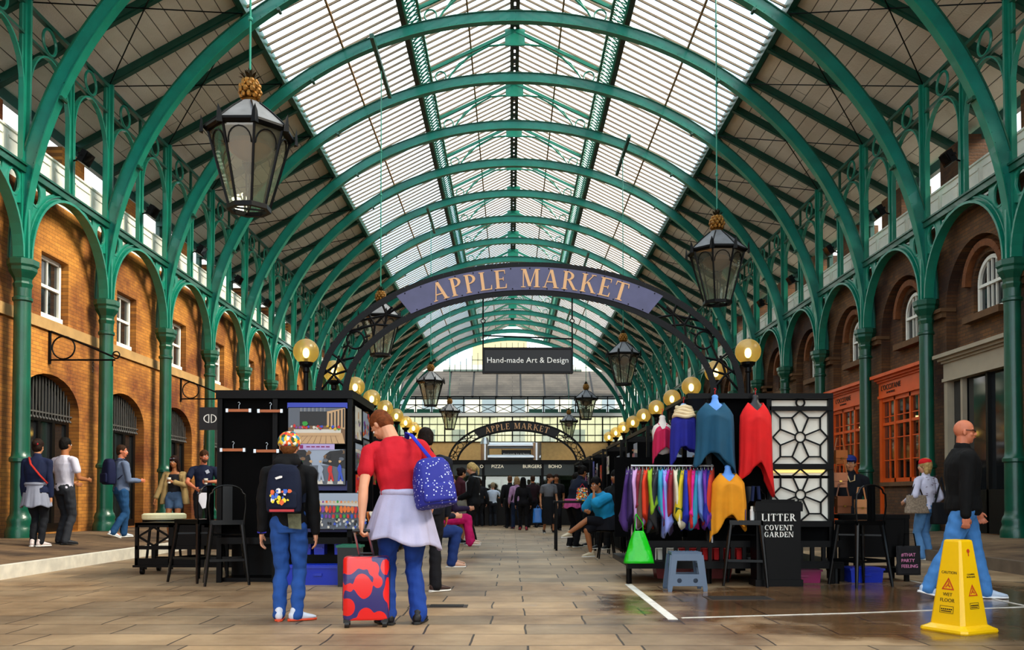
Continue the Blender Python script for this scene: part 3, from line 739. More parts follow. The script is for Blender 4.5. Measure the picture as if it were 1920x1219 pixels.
def glyph(c):
    if c == 'A': return [_dg(.10, 0, .40, 1, TN), _dg(.72, 0, .43, 1, TK), _bx(.2, .3, .62, .36), _bx(0, 0, .22, SR), _bx(.56, 0, .88, SR)], .88
    if c == 'P': return _stem(.08) + [_ring(.24, .74, .38, .26, .16, TN, -PI / 2, PI / 2)], .66
    if c == 'R': return _stem(.08) + [_ring(.24, .75, .38, .25, .16, TN, -PI / 2, PI / 2), _dg(.72, 0, .38, .52, TK), _bx(.62, 0, .88, SR)], .86
    if c == 'L': return _stem(.08) + [_bx(.2, 0, .62, TN), [(.56, 0), (.64, 0), (.66, .24), (.62, .24)]], .68
    if c == 'E': return _stem(.08) + [_bx(.2, 0, .6, TN), _bx(.2, 1 - TN, .58, 1), _bx(.2, .49, .48, .54), [(.55, 0), (.63, 0), (.65, .24), (.61, .24)],
                                      [(.55, 1), (.6, 1), (.6, .78), (.57, .78)], _bx(.46, .42, .5, .62)], .68
    if c == 'M': return [_bx(.10, 0, .155, 1), _bx(0, 0, .25, SR), _bx(0, 1 - SR, .2, 1), _dg(.48, .05, .19, 1, TK), _dg(.48, .05, .80, 1, TN), _bx(.78, 0, .95, 1), _bx(.7, 0, 1.03, SR), _bx(.8, 1 - SR, 1.03, 1)], 1.05
    if c == 'K': return _stem(.08) + [_dg(.24, .42, .64, 1, TN), _dg(.74, 0, .38, .58, TK), _bx(.52, 1 - SR, .78, 1), _bx(.6, 0, .88, SR)], .88
    if c == 'T': return _stem(.29, s=.09, top=False) + [_bx(.02, 1 - TN, .73, 1), [(.0, .76), (.04, .76), (.08, 1), (.02, 1)], [(.71, .76), (.75, .76), (.73, 1), (.67, 1)]], .76
    if c == 'I': return _stem(.08), .33
    if c == 'D': return _stem(.08) + [_ring(.24, .5, .52, .5, TK, TN, -PI / 2, PI / 2)], .8
    if c == 'O': return [_ring(.42, .5, .4, .5, TK, TN, -PI / 2, PI / 2), _ring(.42, .5, .4, .5, TK, TN, PI / 2, PI * 1.5)], .84
    if c == 'C': return [_ring(.42, .5, .4, .5, TK, TN, PI * .28, PI * 1.72), _bx(.66, .64, .7, .95)], .76
    if c == 'G': return [_ring(.42, .5, .4, .5, TK, TN, PI * .28, PI * 1.72), _bx(.66, .64, .7, .95), _bx(.56, .08, .72, .42), _bx(.48, .38, .8, .42)], .84
    if c == 'V': return [_dg(.43, 0, .17, 1, TK), _dg(.46, 0, .74, 1, TN), _bx(0, 1 - SR, .34, 1), _bx(.62, 1 - SR, .86, 1)], .86
    if c == 'N': return [_bx(.10, 0, .155, 1), _bx(0, 0, .25, SR), _bx(0, 1 - SR, .2, 1), _dg(.76, 0, .19, 1, TK), _bx(.78, 0, .835, 1), _bx(.69, 1 - SR, .93, 1)], .93
    return [], .45
def serif(b, s, size, place, sp=.12, th=.01):
    """place(u, v) -> 3D point and outward normal; u is the run along the line centred on 0"""
    W_ = sum(glyph(c)[1] + sp for c in s) - sp; u = -W_ / 2 * size
    for c in s:
        ps, w = glyph(c)
        uc = u + w * size / 2
        for k, p in enumerate(ps):
            b.plate([(x * size, y * size) for x, y in p], [], th + .0006 * k, lambda a, v, t, uc=uc, w=w: place(uc, a - w * size / 2, v - size / 2, t))
        u += (w + sp) * size
    return W_ * size

# ================================================================== ARCHED MARKET SIGN
SLATE = mat('slate_sign', '#52527a', .45, var=.2, vs=4)
SIGNBLK = mat('black_sign', '#08080c', .4, spec=.3)
PEACH = mat('peach_gilt_letters', '#e8b27a', .45); WHT = mat('white_letters', '#f0efe8', .6)
SX, SY, SA, SB, SW = .15, 12.6, 3.03, 1.86, .39
SZ = 4.38 - SB
def market_sign(y, board, letters, label):
    r = empty('market_sign', (SX, y, 0), 0, label, 'sign', 'arched market signs')
    P = lambda t, w, yy=0.0: Vector(((SA - w) * math.cos(t), yy, SZ + (SB - w) * math.sin(t)))
    tE = math.acos(1.93 / SA)
    for nm, w in (('outer_rail', 0), ('inner_rail', SW)):
        b = MB(); pts = [P(PI * i / 60, w) for i in range(61)]
        pts = [Vector((pts[0].x, 0, 0))] + pts + [Vector((pts[-1].x, 0, 0))]
        b.strip(pts, .07, .035, (0, 1, 0)); b.strip([p + Vector((0, -.02, 0)) for p in pts[1:-1]], .09, .015, (0, 1, 0)); b.build(nm, IRON, r)
    b = MB(); n = 40; vs = []; fs = []
    for i in range(n + 1):
        t = tE + (PI - 2 * tE) * i / n
        for w, yy in ((.03, -.045), (SW - .03, -.045), (SW - .03, .045), (.03, .045)): vs.append(P(t, w, yy))
    for i in range(n):
        for j in range(4): fs.append((i * 4 + j, i * 4 + (j + 1) % 4, i * 4 + 4 + (j + 1) % 4, i * 4 + 4 + j))
    fs += [(0, 1, 2, 3), (n * 4, n * 4 + 1, n * 4 + 2, n * 4 + 3)]
    b.add(vs, fs); b.build('board', board, r)
    # arc-length table on the board's middle line
    N = 400; tab = [(0, PI / 2)]; L = 0
    for i in range(1, N):
        t = PI / 2 - (PI / 2 - tE * .8) * i / N
        L += (P(t, SW / 2) - P(tab[-1][1], SW / 2)).length; tab.append((L, t))
    def theta(u):
        a = abs(u); k = min(range(0, N, 1), key=lambda q: abs(tab[q][0] - a)); t = tab[k][1]
        return t if u >= 0 else PI - t
    cache = {}
    def place(uc, x, v, th):
        if uc not in cache:
            t = theta(uc); c = P(t, SW / 2); tn = (P(t - .01, SW / 2) - P(t + .01, SW / 2)).normalized(); cache[uc] = (c, tn, Vector((-tn.z, 0, tn.x)))
        c, tn, up = cache[uc]
        return c + tn * x + up * v + Vector((0, -.046 - th, 0))
    b = MB(); serif(b, 'APPLE MARKET', .262, place, sp=.16); b.build('lettering', letters, r)
    b = MB()
    for i in range(15):
        for w in (.05, SW - .05): b.ball(P(tE + (PI - 2 * tE) * (i + .5) / 15, w, -.05), .01, 6, 4)
    b.build('rivets', IRON, r)
    # wrought infill on both haunches
    for s in (-1, 1):
        Q = lambda t, f: Vector((s * (SA - SW * f) * math.cos(t), 0, SZ + (SB - SW * f) * math.sin(t)))
        b = MB(); tr_ = .52
        def star(t0, n, c=.5, span=.16):
            ctr = Q(t0, c)
            ends = [Q(t0 - span, 0), Q(t0 + span * .2, 0), Q(t0 + span, .35), Q(t0 + span * .5, 1), Q(t0 - span * .7, 1)]
            for e in ends[:n]:
                m_ = ctr.lerp(e, .5); b.tube([ctr, e], .018, 6)
        star(.76, 5); star(.66, 5, .55); star(.30, 5); star(.17, 5, .45)
        cr_ = Q(.49, .5); b.ring(cr_, .125, .016, 'y')
        for a in (0.3, 1.4, 2.6, 3.7, 5.0):
            d = Vector((math.cos(a), 0, math.sin(a))); b.tube([cr_ + d * .125, cr_ + d * .22], .012, 6)
        b.build('wrought_infill', IRON, r)
        b = MB(); b.bb(s * (SA - .04), s * (SA + .04), -.04, .04, 0, SZ); b.bb(s * (SA - SW - .03), s * (SA - SW + .03), -.03, .03, 0, SZ)
        for z in (.4, 1.2, 2.0): b.bb(s * (SA - SW), s * SA, -.02, .02, z, z + .04)
        b.build('leg', IRON, r)
    return r
def hanging_sign(y):
    r = empty('hanging_sign', (SX - .03, y, 2.82), 0, 'x', 'sign', 'hand-made art and design signs')
    b = MB(); b.bb(-.645, .645, -.04, .04, 0, .37); b.build('board', SIGNBLK, r)
    b = MB()
    for e in ((-.65, .65, 0, .03), (-.65, .65, .34, .37)): b.bb(e[0], e[1], -.055, -.035, e[2], e[3])
    for e in ((-.65, -.62), (.62, .65)): b.bb(e[0], e[1], -.055, -.035, 0, .37)
    b.build('frame', IRON, r)
    text('Hand-made Art & Design', .112, (0, -.042, .185), WHT, r, 'lettering', spacing=1.02)
    for x in (-.64, .64):
        b = MB(); b.cyl((x, 0, .37), (x, 0, .72), .012, n=6); b.ring((x, 0, .76), .03, .008, 'y'); b.cyl((x, 0, .79), (x, 0, 1.14), .012, n=6); b.build('hanger', IRON, r)
    b = MB(); b.cyl((-.64, 0, .55), (.64, 0, .5), .012, n=6); b.build('stay_rod', IRON, r)
    return r
market_sign(SY, SLATE, PEACH, 'slate grey arched APPLE MARKET sign with peach letters, nearest over the aisle')
market_sign(38.8, SIGNBLK, PEACH, 'small-looking black arched APPLE MARKET sign far down the aisle before the food counter')
h1 = hanging_sign(SY); h1['label'] = 'black Hand-made Art & Design sign hanging under the near arched sign'
copy_tree(h1, loc=(SX - .03, 38.8, 2.75), label='tiny black Hand-made Art & Design sign hanging under the far arched sign')

# ================================================================== PINEAPPLE LANTERNS
LROOF = mat('lantern_roof', '#6c6e72', .6, var=.3, vs=5); LGLASS = glass('lantern_glass', '#dfe4d8', .14, .02, opac=.12, oc='#e8e6c8')
def lantern():
    r = empty('hanging_lantern', (0, 0, 0), 0, 'x', 'lantern'); n = 8; ph = PI / 8
    def cpt(rr, z, i): t = 2 * PI * i / n + ph; return Vector((rr * math.cos(t), rr * math.sin(t), z))
    b = MB(); b.lathe([(.57, 1.07), (.34, 1.28), (.16, 1.43), (.11, 1.47)], n=n, ph=ph); b.build('roof', LROOF, r)
    b = MB()
    for i in range(n): b.tube([cpt(.575, 1.07, i), cpt(.35, 1.285, i), cpt(.165, 1.435, i)], .012, 5)
    b.build('roof_ribs', BLACK, r)
    b = MB(); b.lathe([(.50, .99), (.56, 1.0), (.59, 1.03), (.59, 1.06), (.56, 1.07)], n=n, ph=ph, cap=False); b.build('rim', IRON, r)
    for i in range(n):
        b = MB(); p = cpt(.59, .97, i); d = cpt(1, 0, i); t = Vector((-d.y, d.x, 0))
        b.add([p - t * .05, p + t * .05, p + d * .05, p + t * .035 + Vector((0, 0, .15)) + d * .01, p - t * .035 + Vector((0, 0, .15)) + d * .01, p + Vector((0, 0, .24)) + d * .03],
              [(0, 1, 3, 4), (0, 2, 5, 4), (2, 1, 3, 5), (4, 3, 5), (0, 2, 1)]); b.build('cresting_leaf', IRON, r)
    b = MB(); b.lathe([(.25, .06), (.525, 1.02)], n=n, ph=ph, cap=False); b.build('glass', LGLASS, r)
    b = MB()
    for i in range(n):
        b.tube([cpt(.26, .04, i), cpt(.54, 1.04, i)], .019, 5)
        a0, a1 = cpt(.50, .92, i), cpt(.50, .92, i + 1)
        def at2(u, v):
            rr = .26 + .28 * v; return cpt(rr, .04 + v, i).lerp(cpt(rr, .04 + v, i + 1), u)
        b.tube([at2(.5 - .42 * math.cos(PI * q / 10), .72 + .2 * math.sin(PI * q / 10)) for q in range(11)], .010, 5)
    b.build('frame_bars', IRON, r)
    b = MB(); b.lathe([(.23, 0), (.29, .0), (.29, .06), (.23, .06), (.23, 0)], n=n, ph=ph, cap=False)
    b.bar(cpt(.24, .03, 0), cpt(.24, .03, 4), .02); b.bar(cpt(.24, .03, 2), cpt(.24, .03, 6), .02); b.build('base_ring', IRON, r)
    b = MB(); b.lathe([(.015, .03), (.015, .5), (.05, .52), (.10, .62), (.02, .66)], n=10); b.build('burner', IRON, r)
    b = MB(); b.lathe([(.10, .98), (.26, .92), (.30, .84), (.24, .78), (.12, .70), (.05, .66)], n=14); b.build('reflector', mat('copper_reflector', '#8a6248', .3, metal=.5), r, smooth=True)
    b = MB(); b.lathe([(.115, 1.42), (.13, 1.44), (.10, 1.47), (.115, 1.49), (.08, 1.52)], n=14)
    for lev in range(4):
        z = 1.53 + lev * .06; rr = (.105, .125, .115, .085)[lev]
        for i in range(9):
            t = 2 * PI * (i + lev * .5) / 9; b.ball((rr * math.cos(t), rr * math.sin(t), z + .02), .042, 6, 4, sc=(1, 1, 1.15))
    b.ball((0, 0, 1.63), .12, 10, 6); b.build('pineapple_finial', GOLD, r)
    b = MB()
    for lev in range(3):
        for i in range(8):
            t = 2 * PI * (i + lev * .5) / 8; d = Vector((math.cos(t), math.sin(t), 0)); q = Vector((-d.y, d.x, 0)); rr = .16 - lev * .05; z = 1.76 + lev * .03
            b.add([d * .03 - q * .022 + Vector((0, 0, z - .02)), d * .03 + q * .022 + Vector((0, 0, z - .02)), d * rr * .7 + q * .02 + Vector((0, 0, z + .05)), d * rr + Vector((0, 0, z + .06 + lev * .02)), d * rr * .7 - q * .02 + Vector((0, 0, z + .05))],
                  [(0, 1, 2, 3, 4)])
    b.build('leaves', mat('dark_bronze', '#2c2410', .5, metal=.5), r)
    b = MB(); b.cyl((0, 0, 1.6), (0, 0, 7.85), .015, n=8)
    for z in (2.6, 4.4, 5.6): b.ball((0, 0, z), .035, 8, 6)
    b.build('hanging_rod', GREEN2, r)
    b = MB(); b.bb(-.05, .05, -1.7, 1.7, 7.83, 7.95); b.build('support_beam', DGREEN, r)
    return r
LP = [(-3.62, 11.69), (3.98, 17.4), (-3.66, 23.8), (3.72, 30.0), (-3.5, 37.0), (3.6, 43.5), (-3.6, 50.0), (3.6, 56.5)]
la = lantern()
for i, (x, y) in enumerate(LP):
    c = la if i == 0 else copy_tree(la)
    c.location = (x, y, 4.87); c['group'] = 'hanging pineapple lanterns'
    c['label'] = ['big black hanging lantern with gilded pineapple top, nearest and highest on the left', 'black hanging lantern with pineapple top, nearest on the right beside the arched sign',
                  'black pineapple lantern seen behind the left end of the slate arched sign', 'black pineapple lantern hanging below the right half of the slate arched sign',
                  'black pineapple lantern, third from the front on the left', 'black pineapple lantern, third from the front on the right',
                  'small distant pineapple lantern, fourth on the left', 'small distant pineapple lantern, fourth on the right'][i]
# ================================================================== GLOBE LAMPS
GL = glass('amber_globe', '#f4e2a4', .08, .32, opac=.2, oc='#f0d48a')
def globe():
    r = empty('globe_lamp', (0, 0, 0), 0, 'x', 'lamp')
    b = MB(); b.ball((0, 0, 3.22), .19, 28, 18); b.build('glass_globe', GL, r, smooth=True)
    b = MB(); b.ball((0, 0, 3.2), .05, 12, 8, sc=(1, 1, 1.5)); b.build('bulb', mat('lit_bulb', '#fff0c8', .5, emit='#ffdf90', es=16), r, smooth=True)
    b = MB(); b.cyl((0, 0, 3.04), (0, 0, 3.12), .03, n=8); b.build('bulb_holder', IRON, r)
    b = MB(); b.lathe([(.09, 0), (.09, .06), (.04, .1), (.036, 2.9), (.05, 2.92), (.05, 2.98), (.10, 3.02), (.11, 3.06), (.03, 3.06)], n=12); b.build('post', IRON, r)
    return r
g0 = globe()
for i in range(20):
    s = -1 if i % 2 == 0 else 1; k = i // 2
    c = g0 if i == 0 else copy_tree(g0)
    c.location = (-3.18 if s < 0 else 3.42, 13.1 + 2.07 * k, 0); c['group'] = 'glass globe lamps along the aisle'
    c['label'] = 'lit amber glass globe lamp on a black post, %s in the %s row' % (ORD[k], 'left' if s < 0 else 'right')

# ================================================================== WALL BRACKETS
def bracket():
    r = empty('sign_bracket', (-WX, 0, 0), 0, 'x', 'bracket')
    b = MB(); b.bb(0, .04, -.03, .03, 3.75, 4.5); b.build('wall_plate', IRON, r)
    b = MB(); b.cyl((0, 0, 3.83), (1.35, 0, 3.83), .02, n=6); b.tube([(.02, 0, 4.42), (.6, 0, 4.2), (1.3, 0, 3.9)], .022, 6); b.cyl((.02, 0, 4.5), (-.1, -.4, 4.6), .012, n=6); b.ring((1.37, 0, 3.93), .07, .014, 'y'); b.build('arm', IRON, r)
    b = MB(); b.ring((.30, 0, 4.08), .23, .016, 'y', n=32); b.build('ring', IRON, r)
    b = MB()
    for q in range(5): b.ring((.9, 0, 3.79 - q * .05), .018, .006, 'y' if q % 2 else 'x', n=8, k=4)
    b.cyl((1.3, 0, 3.83), (1.3, 0, 3.7), .012, n=6); b.build('hook_chain', IRON, r)
    return r
br0 = bracket()
for i, (y, w) in enumerate(((17.8, 'between the first and second columns on the left'), (24.9, 'between the third and fourth columns on the left'), (31.6, 'above the near left stall roof'))):
    c = br0 if i == 0 else copy_tree(br0)
    c.location = (-WX, y, 0); c['label'] = 'black iron wall bracket with a ring, ' + w; c['group'] = 'black wall brackets'
# ================================================================== STALLS AND GOODS
CLOTHB = mat('black_cloth', '#040405', .9, var=.3, vs=8, spec=.1)
WCLOTH = mat('white_cloth', '#efe9da', .8, var=.08, vs=3)
STEEL = mat('steel', '#c4c6c8', .28, metal=.9)
GUN = mat('gunmetal', '#0e1012', .22, metal=.5)
BLUEP = mat('blue_plastic', '#1030b8', .35)
LEATHER = mat('tan_leather', '#a55a24', .5, var=.3)
def fabric(name, col): return mat(name, col, .85, var=.18, vs=5, bump=.15, bs=120)
def xb(b, x0, x1, y0, y1, z0, z1): return b.bb(x0, x1, y0, y1, z0, z1)

def flower(b, cx, cz, h, y, w=.014, hx=None):
    """flower lattice in the plane y: h half height"""
    hx = hx or h
    p = lambda u, v: (cx + u * hx, y, cz + v * h)
    b.ring((cx, y, cz), h * .19, w * .6, 'y', n=20, k=5)
    L = lambda a, c: b.bar(p(*a), p(*c), w, w, (0, 1, 0))
    for sx in (-1, 1):
        for sy in (-1, 1):
            for n1 in ((.3 * sx, .73 * sy), (.73 * sx, .3 * sy)):
                m = math.hypot(*n1); L((n1[0] * .19 / m, n1[1] * .19 / m), n1)
            L((.3 * sx, .73 * sy), (0, sy)); L((.73 * sx, .3 * sy), (sx, 0)); L((.3 * sx, .73 * sy), (.73 * sx, .73 * sy)); L((.73 * sx, .73 * sy), (.73 * sx, .3 * sy)); L((.73 * sx, .73 * sy), (sx, sy))
PAL = ['#c8241c', '#2a9c34', '#2c4fc0', '#e0b020', '#d8d4c8', '#17181c', '#7a3a9a', '#e07020', '#7a5a3c', '#9aa8bc', '#c9a478', '#5c6470']
PM = [mat('print_ink_%d' % i, c, .5) for i, c in enumerate(PAL)]
for i, m_ in enumerate(PM): m_.name = 'print_ink'
def picture(name, w, h, kind, loc, rz, label, seed=1, parent=None, group='prints on the art stall'):
    """flat poster, generic scene built as thin coloured shapes"""
    r = empty(name, loc, rz, label, 'print', group) if label else None
    b = MB(); rng = random.Random(seed); lay = [0]
    def q(x0, z0, x1, z1, mi): poly([(x0, z0), (x1, z0), (x1, z1), (x0, z1)], mi)
    def poly(pts, mi):
        b.mi = mi; lay[0] += 1; y = -.004 - .0004 * lay[0]
        vs = [((x - .5) * w, y, (z - .5) * h) for x, z in pts]; b.add(vs, [tuple(range(len(vs)))])
    def blob(x, z, s, mi, asp=1.0): poly([(x + s * math.cos(a) * rng.uniform(.7, 1.2), z + s * asp * math.sin(a) * rng.uniform(.7, 1.2)) for a in np.linspace(0, 6.28, 9)[:-1]], mi)
    if kind == 'hall':
        q(0, 0, 1, 1, 8); poly([(0, 1), (0, .45), (.2, .5), (.2, .9)], 11); poly([(1, 1), (1, .4), (.68, .5), (.68, .9)], 10); q(.2, .5, .68, .9, 5)
        poly([(0, 1), (1, 1), (.68, .9), (.2, .9)], 11)
        for i in range(5): x = .72 + .06 * i; q(x, .45, x + .025, .85 + .03 * i, 5)
        for i in range(7): q(.22 + .07 * i, .9, .225 + .07 * i, 1, 4)
        poly([(0, 0), (1, 0), (.95, .3), (.1, .3)], 10)
        for i in range(9): poly([(i * .11, 0), (i * .11 + .01, 0), (.25 + i * .07, .3), (.245 + i * .07, .3)], 8)
        q(.1, .3, .93, .40, 4); q(.12, .22, .9, .3, 10)
        for i in range(26): blob(rng.uniform(.05, .93), rng.uniform(.40, .5), rng.uniform(.018, .03), rng.choice([0, 1, 2, 3, 4, 6, 0]), 1.6)
        blob(.3, .56, .055, 1, 1.3)
    elif kind == 'street':
        q(0, 0, 1, 1, 9); q(0, 0, 1, .55, 11); poly([(0, 1), (0, .4), (.35, .55), (.3, .85), (.2, 1)], 5); poly([(1, 1), (1, .45), (.55, .6), (.6, .85), (.7, .95)], 5)
        for i in range(22): blob(rng.choice([rng.uniform(0, .3), rng.uniform(.6, 1)]), rng.uniform(.62, .95), .05, rng.choice([5, 11, 5, 8]), 1.1)
        for i in range(5): x = .05 + .2 * i; poly([(x, .02), (x + .12, .02), (x + .1, .14), (x + .02, .14)], 4)
        for i, c in enumerate((1, 11, 9, 0, 2)):
            x = .14 + .19 * i; blob(x, .45, .05, c, 2.6); blob(x, .66, .03, 10 if i else 1, 1.3); poly([(x - .04, .1), (x, .1), (x + .02, .35), (x - .02, .35)], c); poly([(x + .04, .1), (x + .08, .1), (x + .04, .35), (x, .35)], c)
    elif kind == 'crowd':
        q(0, 0, 1, 1, 11); q(0, .66, 1, 1, 9); poly([(0, .7), (1, .62), (1, .75), (0, .8)], 4)
        for i in range(60): blob(rng.uniform(0, 1), rng.uniform(.02, .32), .025, rng.choice([5, 9, 4, 11, 2]), 1.8)
        for i in range(14): x = .05 + i * .07; c = rng.choice([0, 1, 3, 6, 0, 2, 7]); blob(x, .55, .035, c, 3); blob(x, .76, .022, rng.choice([c, 10]), 1.8); blob(x - .01, .36, .025, rng.choice([1, 2, 6, 0]), 2.5)
    elif kind == 'portrait':
        q(0, 0, 1, 1, rng.choice([9, 4, 11, 2])); blob(.5, .75, .12, 10, 1.2); blob(.5, .4, .2, rng.choice([0, 5, 7, 4]), 1.6); blob(.4, .1, .1, 10, 1.5)
        for i in range(10): blob(rng.random(), rng.random() * .6, .06, rng.choice([4, 9, 5, 6]), 1)
    else:
        q(0, 0, 1, 1, rng.choice([4, 9, 6, 0]))
        for i in range(16): blob(rng.uniform(.05, .95), rng.uniform(.05, .95), rng.uniform(.04, .12), rng.randrange(12), 1.0)
    o = b.build('printed_picture', PM, r if label else parent)
    if label:
        b = MB(); b.bb(-w / 2 - .008, w / 2 + .008, -.004, .012, -h / 2 - .008, h / 2 + .008); b.build('backing_board', BLACK, r)
        return r
    o.location = loc; o.rotation_euler = (0, 0, rz); return o

# ---------------- left art stall
LY = 10.8
t = empty('market_stall', (-2.9, LY, 0), 0, 'tall black art stall covered with comic-style prints on the left of the aisle', 'stall')
b = MB()
for x in (-.80, .80, -.12):
    for y in (0, 1.6): b = MB(); b.bb(x - .03, x + .03, y, y + .06, 0, 2.34); b.build('post', BLACK, t)
b = MB(); b.bb(-.84, .84, -.03, .06, 2.26, 2.36); b.bb(-.84, .84, 1.58, 1.68, 2.26, 2.36); b.bb(-.84, -.76, 0, 1.66, 2.26, 2.36); b.bb(.76, .84, 0, 1.66, 2.26, 2.36); b.bb(-.84, .84, 0, 1.66, 2.33, 2.36); b.build('roof_frame', BLACK, t)
b = MB(); b.bb(-.80, .80, .06, .09, .55, 2.26); b.bb(-.8, -.77, .06, 1.6, .55, 2.26); b.build('back_cloth', CLOTHB, t)
b = MB(); b.bb(-.8, .80, -.12, 1.6, .48, .56); b.bb(-.8, .8, .1, 1.6, .0, .05); b.bb(-.8, .8, .5, .54, 0, .5); b.build('deck', BLACK, t)
b = MB(); b.bb(.03, .78, .0, .05, 2.14, 2.21); b.build('blue_trim', BLUEP, t)
b = MB(); b.bb(.03, .78, .02, .055, 1.13, 1.25); b.bb(.1, .78, .0, .05, .62, .66); b.build('blue_shelf_edge', mat('dark_blue', '#101c5c', .5), t)
def px_pic(kind, x0, y0, x1, y1, Y, label, seed):
    a = at(x0, y0, Y); c = at(x1, y1, Y); return picture('art_print', abs(c.x - a.x), abs(a.z - c.z), kind, ((a.x + c.x) / 2, Y, (a.z + c.z) / 2), 0, label, seed)
px_pic('hall', 541, 765, 647, 832, LY - .005, 'print of a long table in a panelled room full of tiny coloured figures', 3)
px_pic('street', 552, 843, 647, 909, LY - .005, 'print of coloured figures walking over a striped street crossing', 4)
px_pic('crowd', 588, 925, 686, 992, LY - .13, 'wide print of costumed figures sitting in a row above a grey city', 5)
t2 = empty('caption_card', at(593, 838, LY - .01), 0, 'small lavender caption card between the two upper prints', 'card')
b = MB(); b.bb(-.225, .225, -.006, 0, -.035, .035); b.build('card', mat('lavender_card', '#b8a8dc', .6), t2)
b = MB(); b.bb(-.2, -.16, -.009, -.006, -.022, .022)
for i in range(5): b.bb(-.12 + .06 * i, -.075 + .06 * i, -.009, -.006, -.006, .008)
b.build('printed_marks', mat('magenta_ink', '#8a1860', .6), t2)
# hanging wooden clip bars
def clip_hanger():
    r = empty('clip_hanger', (0, 0, 0), 0, 'x', 'hanger')
    b = MB(); b.bb(-.13, .13, -.012, .012, -.022, .012); b.build('wooden_bar', mat('orange_wood', '#b8622c', .45, var=.3), r)
    b = MB(); b.tube([(0, 0, .01), (0, 0, .06), (.015, 0, .08), (0, 0, .1), (-.012, 0, .09)], .003, 5); b.build('hook', STEEL, r)
    b = MB()
    for s in (-1, 1): b.box((s * .14, -.005, -.006), (.03, .035, .045))
    b.build('clips', STEEL, r)
    return r
ch = clip_hanger()
for i, (px, py, w) in enumerate(((448, 769, 'top left'), (507, 770, 'top right'), (437, 843, 'lower left'), (500, 845, 'lower right, behind the cap of the boy'))):
    c = ch if i == 0 else copy_tree(ch); c.location = at(px, py, LY - .06); c['label'] = 'orange wooden clip hanger on the art stall, ' + w; c['group'] = 'clip hangers on the art stall'
# side prints facing the aisle
for i, (y0, z, w, h, k, lb) in enumerate(((11.15, 1.98, .46, .40, 'portrait', 'narrow print of a person on the aisle side of the art stall, topmost'), (11.75, 2.0, .5, .34, 'x', 'print near the back top of the stall side facing the aisle'),
                                         (11.2, 1.55, .5, .34, 'crowd', 'print of a coloured crowd on the stall side, behind the ginger man'), (11.78, 1.6, .5, .4, 'hall', 'dim brown print at the back of the aisle side of the art stall'),
                                         (11.2, 1.2, .46, .26, 'x', 'small mixed print low on the aisle side of the art stall'))):
    picture('art_print', w, h, k, (-2.06, y0, z), PI / 2, lb, 20 + i)
r = empty('print_rack', (-2.3, 11.6, 0), 0, 'slanted rack of blue and orange folders facing the aisle beside the art stall', 'rack')
b = MB(); b.bb(.02, .5, -.6, .5, .5, .56); b.bb(.0, .04, -.6, .5, .5, 1.1); b.build('shelf', BLACK, r)
rng = random.Random(5)
for i in range(8):
    b = MB(); M = Matrix.Rotation(-.35, 3, 'Y'); b.box((.12 + i * .045, -.25 + .02 * (i % 3), .72), (.012, .42, .30), M)
    o = b.build('folder', fabric('folder_%d' % (i % 5), ['#1c6fae', '#d87a2c', '#e8e4dc', '#b03a2c', '#8a98a8'][i % 5]), r)
def crate(name, loc, d, m, label, group='boxes under the stalls', lid=None, cat='box', rz=0):
    r = empty(name, loc, rz, label, cat, group); w, dp, h = d
    b = MB(); b.add([(-w / 2 * .94, -dp / 2 * .94, 0), (w / 2 * .94, -dp / 2 * .94, 0), (w / 2 * .94, dp / 2 * .94, 0), (-w / 2 * .94, dp / 2 * .94, 0), (-w / 2, -dp / 2, h), (w / 2, -dp / 2, h), (w / 2, dp / 2, h), (-w / 2, dp / 2, h)],
                    [(0, 3, 2, 1), (0, 1, 5, 4), (1, 2, 6, 5), (2, 3, 7, 6), (3, 0, 4, 7), (4, 5, 6, 7)])
    b.build('body', m, r)
    b = MB(); b.bb(-w / 2 - .015, w / 2 + .015, -dp / 2 - .015, dp / 2 + .015, h, h + .025); b.bb(-w / 2 + .03, w / 2 - .03, -dp / 2 + .03, dp / 2 - .03, h + .025, h + .035); b.build('lid', lid or m, r)
    b = MB(); b.bb(-.05, .05, -dp / 2 - .02, -dp / 2, h * .55, h * .7); b.build('handle', lid or m, r)
    return r
crate('storage_box', (-2.42, LY - .12, 0), (.78, .35, .2), BLUEP, 'long blue plastic storage box on the floor under the art stall')
for i, px in enumerate((578, 603, 641)):
    crate('storage_tub', (at(px, 1030, LY + .2).x, LY + .15, .34), (.13, .2, .13), BLUEP, 'small blue tub on the art stall ledge, ' + ('leftmost', 'middle', 'rightmost')[i])
crate('storage_box', (at(656, 1040, 10.35).x, 10.38, .0), (.27, .2, .46), mat('black_plastic', '#101012', .3), 'black box with a green lid beside the red suitcase', lid=mat('green_lid', '#0c6a50', .4))

